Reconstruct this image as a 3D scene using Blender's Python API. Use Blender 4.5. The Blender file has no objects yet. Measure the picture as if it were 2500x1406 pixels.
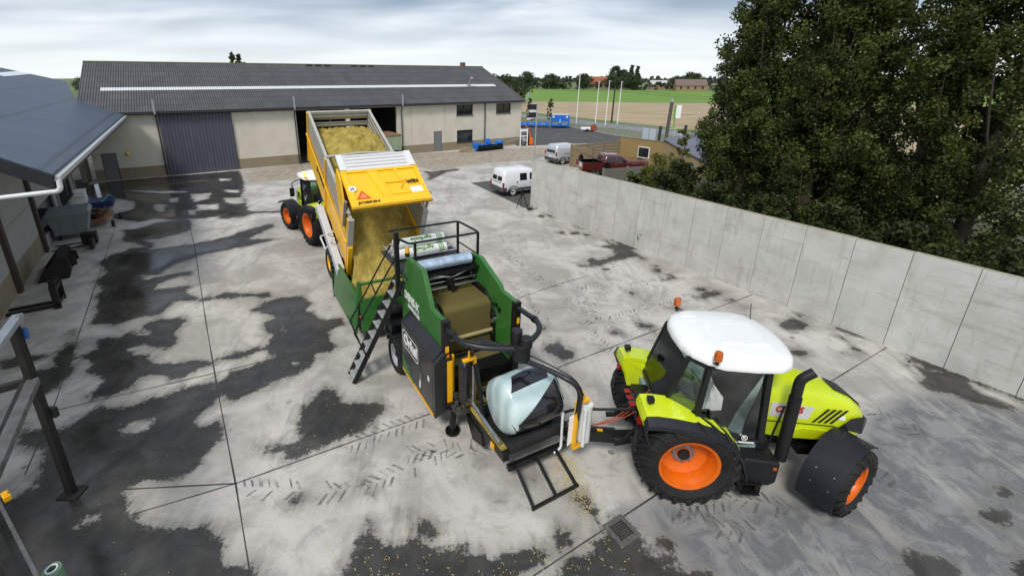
import bpy, bmesh, math, random
import numpy as np
from mathutils import Vector, Matrix
rad = math.radians
SC = bpy.context.scene
COL = SC.collection
# ---------------------------------------------------------------- camera
cam_d = bpy.data.cameras.new("camera"); cam = bpy.data.objects.new("camera", cam_d); COL.objects.link(cam)
cam.location = (0, 0, 7.7); cam.rotation_euler = (math.pi/2 - 0.3246, 0, 0)
cam_d.sensor_fit = 'HORIZONTAL'; cam_d.sensor_width = 36; cam_d.lens = 36*1105/2500
cam_d.shift_x = (1250-1119)/2500; cam_d.shift_y = -(703-561)/2500
cam_d.clip_start = 0.1; cam_d.clip_end = 4000
SC.camera = cam
# ---------------------------------------------------------------- sky: overcast, breaks of grey-blue
W = bpy.data.worlds.new("World"); SC.world = W; W.use_nodes = True
SUN_EL, SUN_AZ = rad(50), rad(205)
def build_world():
    nt = W.node_tree; nt.nodes.clear(); N = nt.nodes.new; L = nt.links.new
    out = N('ShaderNodeOutputWorld'); bg = N('ShaderNodeBackground'); bg.inputs[1].default_value = 0.1
    sky = N('ShaderNodeTexSky'); sky.sky_type = 'NISHITA'; sky.sun_disc = False; sky.sun_elevation = SUN_EL; sky.sun_rotation = SUN_AZ
    tc = N('ShaderNodeTexCoord'); sep = N('ShaderNodeSeparateXYZ'); L(tc.outputs['Generated'], sep.inputs[0])
    add = N('ShaderNodeMath'); add.operation = 'MAXIMUM'; L(sep.outputs[2], add.inputs[0]); add.inputs[1].default_value = 0.0
    add2 = N('ShaderNodeMath'); add2.operation = 'ADD'; L(add.outputs[0], add2.inputs[0]); add2.inputs[1].default_value = 0.12
    dx = N('ShaderNodeMath'); dx.operation = 'DIVIDE'; L(sep.outputs[0], dx.inputs[0]); L(add2.outputs[0], dx.inputs[1])
    dy = N('ShaderNodeMath'); dy.operation = 'DIVIDE'; L(sep.outputs[1], dy.inputs[0]); L(add2.outputs[0], dy.inputs[1])
    cmb = N('ShaderNodeCombineXYZ'); L(dx.outputs[0], cmb.inputs[0]); L(dy.outputs[0], cmb.inputs[1])
    mp = N('ShaderNodeMapping'); mp.inputs['Scale'].default_value = (0.55, 1.0, 1); mp.inputs['Location'].default_value = (1.3, 0.4, 0); L(cmb.outputs[0], mp.inputs[0])
    n1 = N('ShaderNodeTexNoise'); n1.inputs['Scale'].default_value = 0.9; n1.inputs['Detail'].default_value = 6; n1.inputs['Roughness'].default_value = 0.5; n1.inputs['Distortion'].default_value = 0.4
    L(mp.outputs[0], n1.inputs['Vector'])
    cr = N('ShaderNodeValToRGB'); e = cr.color_ramp.elements
    e[0].position = 0.33; e[0].color = (2.1, 2.75, 3.7, 1); e[1].position = 0.66; e[1].color = (7.2, 7.6, 8.0, 1)
    m_ = cr.color_ramp.elements.new(0.5); m_.color = (4.4, 5.0, 5.8, 1)
    L(n1.outputs[0], cr.inputs[0])
    # brighter, whiter band near the horizon
    hz = N('ShaderNodeMapRange'); hz.inputs[1].default_value = 0.0; hz.inputs[2].default_value = 0.14; hz.inputs[3].default_value = 1; hz.inputs[4].default_value = 0; L(sep.outputs[2], hz.inputs[0])
    mx = N('ShaderNodeMix'); mx.data_type = 'RGBA'; L(hz.outputs[0], mx.inputs[0]); L(cr.outputs[0], mx.inputs[6]); mx.inputs[7].default_value = (7.6, 8.0, 8.2, 1)
    mz = N('ShaderNodeMix'); mz.data_type = 'RGBA'; mz.inputs[0].default_value = 0.88; L(sky.outputs[0], mz.inputs[6]); L(mx.outputs[2], mz.inputs[7])
    L(mz.outputs[2], bg.inputs[0]); L(bg.outputs[0], out.inputs[0])
build_world()
sun_d = bpy.data.lights.new("sun", 'SUN'); sun = bpy.data.objects.new("sun", sun_d); COL.objects.link(sun)
sun_d.energy = 1.9; sun_d.angle = rad(13); sun_d.color = (1, 0.96, 0.9)
sd = Vector((math.sin(SUN_AZ)*math.cos(SUN_EL), math.cos(SUN_AZ)*math.cos(SUN_EL), math.sin(SUN_EL)))
sun.rotation_euler = sd.to_track_quat('Z', 'Y').to_euler(); sun.location = (0, 0, 60)
SC.view_settings.view_transform = 'Standard'; SC.view_settings.look = 'None'; SC.view_settings.gamma = 1
SC.view_settings.exposure = 0.42; SC.view_settings.use_curve_mapping = False
# ---------------------------------------------------------------- helpers
_M = {}
def srgb(h):
    c = [int(h[i:i+2], 16)/255 for i in (0, 2, 4)]
    return tuple(x/12.92 if x <= .04045 else ((x+.055)/1.055)**2.4 for x in c)
def mat(name, col, rough=0.6, metal=0.0, var=0.12, scale=6.0, bump=0.0, bscale=40.0, dirt=None, dirt_amt=0.0, dirt_scale=2.0, coat=0.0, spec=0.5, emit=0, stretch=None, wave=None, trans=0.0):
    """procedural material: base colour broken up by noise, optional dirt layer, bump, ribs"""
    if name in _M: return _M[name]
    m = bpy.data.materials.new(name); m.use_nodes = True; nt = m.node_tree; N = nt.nodes.new; L = nt.links.new
    b = nt.nodes['Principled BSDF']; b.inputs['Roughness'].default_value = rough; b.inputs['Metallic'].default_value = metal
    b.inputs['Specular IOR Level'].default_value = spec
    if coat: b.inputs['Coat Weight'].default_value = coat; b.inputs['Coat Roughness'].default_value = 0.08
    tc = N('ShaderNodeTexCoord'); vec = tc.outputs['Object']
    if stretch:
        mp = N('ShaderNodeMapping'); mp.inputs['Scale'].default_value = stretch; L(vec, mp.inputs[0]); vec = mp.outputs[0]
    n = N('ShaderNodeTexNoise'); n.inputs['Scale'].default_value = scale; n.inputs['Detail'].default_value = 6; n.inputs['Roughness'].default_value = 0.62; L(vec, n.inputs['Vector'])
    r = N('ShaderNodeValToRGB'); e = r.color_ramp.elements
    e[0].position = 0.28; e[1].position = 0.72
    e[0].color = (*[c*(1-var) for c in col], 1); e[1].color = (*[min(c*(1+var), 1) for c in col], 1)
    L(n.outputs[0], r.inputs[0]); colo = r.outputs[0]
    if dirt:
        n2 = N('ShaderNodeTexNoise'); n2.inputs['Scale'].default_value = dirt_scale; n2.inputs['Detail'].default_value = 8; n2.inputs['Roughness'].default_value = 0.7; L(vec, n2.inputs['Vector'])
        mr = N('ShaderNodeMapRange'); mr.inputs[1].default_value = 0.45; mr.inputs[2].default_value = 0.75; mr.inputs[4].default_value = dirt_amt; L(n2.outputs[0], mr.inputs[0])
        mx = N('ShaderNodeMix'); mx.data_type = 'RGBA'; L(mr.outputs[0], mx.inputs[0]); L(colo, mx.inputs[6]); mx.inputs[7].default_value = (*dirt, 1); colo = mx.outputs[2]
        ra = N('ShaderNodeMath'); ra.operation = 'MULTIPLY_ADD'; L(mr.outputs[0], ra.inputs[0]); ra.inputs[1].default_value = 0.3; ra.inputs[2].default_value = rough; L(ra.outputs[0], b.inputs['Roughness'])
    L(colo, b.inputs['Base Color'])
    hsrc = None
    if bump:
        n3 = N('ShaderNodeTexNoise'); n3.inputs['Scale'].default_value = bscale; n3.inputs['Detail'].default_value = 4; L(vec, n3.inputs['Vector'])
        bp = N('ShaderNodeBump'); bp.inputs['Strength'].default_value = bump; bp.inputs['Distance'].default_value = 0.02; L(n3.outputs[0], bp.inputs['Height']); L(bp.outputs[0], b.inputs['Normal'])
    if emit:
        b.inputs['Emission Color'].default_value = (*col, 1); b.inputs['Emission Strength'].default_value = emit
    if trans: b.inputs['Transmission Weight'].default_value = trans
    _M[name] = m; return m
def glass(name, tint=(0.55, 0.66, 0.64), alpha=0.45):
    """thin tinted pane: part clear, part reflecting"""
    if name in _M: return _M[name]
    m = bpy.data.materials.new(name); m.use_nodes = True; nt = m.node_tree; nt.nodes.clear(); N = nt.nodes.new; L = nt.links.new
    o = N('ShaderNodeOutputMaterial'); t = N('ShaderNodeBsdfTransparent'); t.inputs[0].default_value = (*tint, 1)
    g = N('ShaderNodeBsdfGlossy'); g.inputs['Roughness'].default_value = 0.04; g.inputs[0].default_value = (0.9, 0.95, 0.95, 1)
    f = N('ShaderNodeFresnel'); f.inputs[0].default_value = 1.5
    tc = N('ShaderNodeTexCoord'); n = N('ShaderNodeTexNoise'); n.inputs['Scale'].default_value = 3; L(tc.outputs['Object'], n.inputs[0])
    ma = N('ShaderNodeMath'); ma.operation = 'MULTIPLY_ADD'; L(n.outputs[0], ma.inputs[0]); ma.inputs[1].default_value = 0.1; L(f.outputs[0], ma.inputs[2])
    mx = N('ShaderNodeMixShader'); L(ma.outputs[0], mx.inputs[0]); L(t.outputs[0], mx.inputs[1]); L(g.outputs[0], mx.inputs[2]); L(mx.outputs[0], o.inputs[0])
    _M[name] = m; return m
class MB:
    """mesh builder; local axes u forward, v right, w up (y = -v)"""
    def __init__(s): s.v = []; s.f = []
    def add(s, vs, fs):
        o = len(s.v); s.v += [tuple(p) for p in vs]; s.f += [tuple(i+o for i in f) for f in fs]; return s
    def box(s, u0, u1, v0, v1, w0, w1):
        return s.add([(u, v, w) for w in (w0, w1) for v in (v0, v1) for u in (u0, u1)], [(0, 1, 3, 2), (4, 6, 7, 5), (0, 4, 5, 1), (2, 3, 7, 6), (0, 2, 6, 4), (1, 5, 7, 3)])
    def obox(s, c, size, rot=(0, 0, 0)):
        M = Matrix.LocRotScale(Vector(c), __import__('mathutils').Euler(rot), None); h = [x/2 for x in size]
        return s.add([M @ Vector((a*h[0], b*h[1], d*h[2])) for d in (-1, 1) for b in (-1, 1) for a in (-1, 1)], [(0, 1, 3, 2), (4, 6, 7, 5), (0, 4, 5, 1), (2, 3, 7, 6), (0, 2, 6, 4), (1, 5, 7, 3)])
    def bar(s, p, q, a, b=None, up=(0, 0, 1)):
        """square bar from p to q, section a x b"""
        b = b or a; p, q = Vector(p), Vector(q); d = (q-p).normalized(); up = Vector(up)
        if abs(d.dot(up)) > .98: up = Vector((1, 0, 0))
        x = d.cross(up).normalized()*a/2; y = x.cross(d).normalized()*b/2
        return s.add([p-x-y, p+x-y, p+x+y, p-x+y, q-x-y, q+x-y, q+x+y, q-x+y], [(0, 1, 2, 3), (4, 7, 6, 5), (0, 4, 5, 1), (1, 5, 6, 2), (2, 6, 7, 3), (3, 7, 4, 0)])
    def tube(s, pts, r, n=8, cap=True, close=False):
        pts = [Vector(p) for p in pts]; rs = r if isinstance(r, (list, tuple)) else [r]*len(pts); rings = []; prev = None
        for i, p in enumerate(pts):
            d = (pts[min(i+1, len(pts)-1)]-pts[max(i-1, 0)]).normalized()
            if prev is None:
                a = Vector((0, 0, 1)) if abs(d.z) < .9 else Vector((1, 0, 0)); x = d.cross(a).normalized()
            else: x = (prev-d*prev.dot(d)).normalized()
            prev = x; y = d.cross(x)
            rings.append([p+(x*math.cos(2*math.pi*k/n)+y*math.sin(2*math.pi*k/n))*rs[i] for k in range(n)])
        return s.loft(rings, cap)
    def loft(s, rings, cap=True, closed=True):
        n = len(rings[0]); vs = [p for r in rings for p in r]; fs = []
        for i in range(len(rings)-1):
            for k in range(n if closed else n-1):
                fs.append((i*n+k, i*n+(k+1) % n, (i+1)*n+(k+1) % n, (i+1)*n+k))
        if cap: fs += [tuple(range(n))[::-1], tuple((len(rings)-1)*n+k for k in range(n))]
        return s.add(vs, fs)
    def cyl(s, p, q, r, n=16, r2=None): return s.tube([p, q], [r, r if r2 is None else r2], n)
    def prism(s, poly, ax, a, b):
        """poly in the two axes other than ax, extruded from a to b along ax"""
        def P(p, t): return (t, p[0], p[1]) if ax == 0 else (p[0], t, p[1]) if ax == 1 else (p[0], p[1], t)
        n = len(poly); return s.add([P(p, a) for p in poly]+[P(p, b) for p in poly], [tuple(range(n)), tuple(range(2*n-1, n-1, -1))]+[(k, (k+1) % n, n+(k+1) % n, n+k) for k in range(n)])
    def lathe(s, prof, c, ax=1, n=32, closed=False):
        """prof = (radius, along-axis) pairs, revolved round the axis ax through c"""
        rings = []
        for r, t in prof:
            ring = []
            for k in range(n):
                A = 2*math.pi*k/n; x, y = r*math.cos(A), r*math.sin(A)
                ring.append((c[0]+t, c[1]+x, c[2]+y) if ax == 0 else (c[0]+x, c[1]+t, c[2]+y) if ax == 1 else (c[0]+x, c[1]+y, c[2]+t))
            rings.append(ring)
        if closed: rings.append(rings[0])
        return s.loft(rings, cap=not closed)
    def quad(s, *p): return s.add(p, [tuple(range(len(p)))])
    def sheet(s, pts, th):
        """flat polygon given thickness th along its normal"""
        P = [Vector(p) for p in pts]; nrm = Vector((0, 0, 0))
        for i in range(1, len(P)-1): nrm += (P[i]-P[0]).cross(P[i+1]-P[0])
        nrm.normalize(); n = len(P)
        return s.add(P+[p+nrm*th for p in P], [tuple(range(n))[::-1], tuple(range(n, 2*n))]+[(k, (k+1) % n, n+(k+1) % n, n+k) for k in range(n)])
    def sphere(s, c, r, n=12, m=8, sc=(1, 1, 1)):
        rings = [[(c[0]+r*sc[0]*math.sin(math.pi*j/m)*math.cos(2*math.pi*k/n), c[1]+r*sc[1]*math.sin(math.pi*j/m)*math.sin(2*math.pi*k/n), c[2]+r*sc[2]*math.cos(math.pi*j/m)) for k in range(n)] for j in range(m+1)]
        rings[0] = [(c[0], c[1], c[2]+r*sc[2]*.999+i*1e-6) for i in range(n)]; return s.loft(rings, False)
    def move(s, M, frm=0):
        s.v[frm:] = [tuple(M @ Vector(p)) for p in s.v[frm:]]; return s
    def mirror_v(s, frm=0, c=0):
        vs = s.v[frm:]; n0 = len(s.v); s.v += [(p[0], 2*c-p[1], p[2]) for p in vs]
        s.f += [tuple(i-frm+n0 for i in f) for f in s.f if min(f) >= frm and max(f) < n0]; return s
    def build(s, name, m, parent=None, smooth=None, bevel=0.0, seg=2):
        me = bpy.data.meshes.new(name); me.from_pydata([(p[0], -p[1], p[2]) for p in s.v], [], s.f); me.validate()
        bm = bmesh.new(); bm.from_mesh(me); bmesh.ops.recalc_face_normals(bm, faces=bm.faces); bm.to_mesh(me); bm.free()
        if smooth is not None:
            me.shade_smooth(); me.set_sharp_from_angle(angle=rad(smooth))
        me.materials.append(m); o = bpy.data.objects.new(name, me); COL.objects.link(o)
        if parent: o.parent = parent
        if bevel:
            b = o.modifiers.new('bevel', 'BEVEL'); b.width = bevel; b.segments = seg; b.limit_method = 'ANGLE'; b.angle_limit = rad(40)
        return o
def thing(name, label, cat, loc=(0, 0, 0), ang=0, group=None):
    o = bpy.data.objects.new(name, None); COL.objects.link(o); o.empty_display_size = .3
    o.location = (loc[0], loc[1], loc[2] if len(loc) > 2 else 0); o.rotation_euler = (0, 0, rad(ang))
    return tag(o, label, cat, group)
def tag(o, label, cat, group=None, kind=None):
    if label: o['label'] = label
    if cat: o['category'] = cat
    if group: o['group'] = group
    if kind: o['kind'] = kind
    return o
def struct(o, kind='structure'): o['kind'] = kind; return o
def place(o, loc, ang=0): o.location = (loc[0], loc[1], loc[2] if len(loc) > 2 else 0); o.rotation_euler = (0, 0, rad(ang)); return o
def dup(root, loc, ang, label=None):
    r = root.copy(); COL.objects.link(r); place(r, loc, ang)
    if label: r['label'] = label
    for ch in list(root.children):
        c = ch.copy(); COL.objects.link(c); c.parent = r
        for g in list(ch.children):
            d = g.copy(); COL.objects.link(d); d.parent = c
    return r
def text(s, size, org, xd, yd, m, parent, name='lettering', ext=0.004, bold=0.0, shear=0.0, width=None):
    """lettering laid on a local plane; org, xd, yd in (u, v, w)"""
    cu = bpy.data.curves.new('t', 'FONT'); cu.body = s; cu.size = size; cu.extrude = ext; cu.offset = bold; cu.shear = shear; cu.resolution_u = 3
    ob = bpy.data.objects.new('t', cu); COL.objects.link(ob); bpy.context.view_layer.update()
    me = bpy.data.meshes.new_from_object(ob.evaluated_get(bpy.context.evaluated_depsgraph_get())); bpy.data.objects.remove(ob)
    c = lambda p: Vector((p[0], -p[1], p[2]))
    X = c(xd).normalized(); Y = c(yd); Y = (Y-X*Y.dot(X)).normalized(); Z = X.cross(Y)
    kx = 1.0
    if width:
        w = max(v.co.x for v in me.vertices)-min(v.co.x for v in me.vertices); kx = width/w
    M = Matrix((X*kx, Y, Z)).transposed().to_4x4(); M.translation = c(org); me.transform(M); me.name = name
    me.materials.clear(); me.materials.append(m); o = bpy.data.objects.new(name, me); COL.objects.link(o); o.parent = parent; return o
def arc(c, r, a0, a1, n, f=lambda x, y: (x, y)):
    return [f(c[0]+r*math.cos(rad(a0+(a1-a0)*k/n)), c[1]+r*math.sin(rad(a0+(a1-a0)*k/n))) for k in range(n+1)]
def bend(pts, r, n=5):
    """round the corners of a polyline"""
    P = [Vector(p) for p in pts]; out = [P[0]]
    for i in range(1, len(P)-1):
        a = (P[i-1]-P[i]); b = (P[i+1]-P[i]); k = min(r, a.length*.45, b.length*.45); a = P[i]+a.normalized()*k; b = P[i]+b.normalized()*k
        out += [a*(1-t)**2+P[i]*2*t*(1-t)+b*t*t for t in [j/n for j in range(n+1)]]
    return out+[P[-1]]
LIME = mat('lime_paint', srgb('CCDD12'), 0.34, var=.04, coat=.3, dirt=srgb('9c9c60'), dirt_amt=.22, dirt_scale=3)
WHITE = mat('white_paint', srgb('F0F0EE'), 0.35, var=.03, coat=.3, dirt=srgb('b5b2aa'), dirt_amt=.12)
BLACK = mat('black_paint', (0.006, 0.006, 0.0065), 0.36, var=.3, dirt=(.045, .042, .036), dirt_amt=.22, spec=.4)
PLAST = mat('black_plastic', (0.0085, 0.009, 0.0105), 0.48, var=.25, bump=.08, bscale=90, dirt=(.045, .042, .036), dirt_amt=.2, spec=.4)
RUBBER = mat('tyre_rubber', (0.0095, 0.0095, 0.0095), 0.7, var=.3, bump=.2, bscale=60, dirt=(.05, .045, .038), dirt_amt=.42, dirt_scale=4, spec=.4)
ORANGE = mat('orange_rim_paint', srgb('DE6600'), 0.4, var=.06, dirt=srgb('7d4a22'), dirt_amt=.3, dirt_scale=5)
STEEL = mat('bare_steel', (0.4, 0.4, 0.4), 0.38, metal=.9, var=.2)
GALV = mat('galvanised_steel', (0.48, 0.5, 0.52), 0.45, metal=.6, var=.18, scale=12)
YEL = mat('yellow_paint', srgb('FFC312'), 0.36, var=.04, coat=.25, dirt=srgb('b08a2a'), dirt_amt=.2)
SAFY = mat('safety_yellow', srgb('F0B010'), 0.4, var=.05)
GREEN = mat('green_paint', srgb('2E6C29'), 0.4, var=.08, coat=.2, dirt=srgb('6b7048'), dirt_amt=.25)
AMBER = mat('amber_lens', srgb('B85604'), 0.2, var=.1, coat=.6)
REDL = mat('red_lens', srgb('A01208'), 0.2, var=.1, coat=.5)
TINT = glass('tinted_glass', (0.82, 0.91, 0.89))
DARKG = glass('dark_glass', (0.12, 0.15, 0.17))
PANE = mat('window_pane', (0.02, 0.025, 0.028), 0.06, var=.4, scale=2, spec=.8)
HOSE = mat('hose_rubber', (0.015, 0.015, 0.016), 0.45, var=.2)

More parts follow.
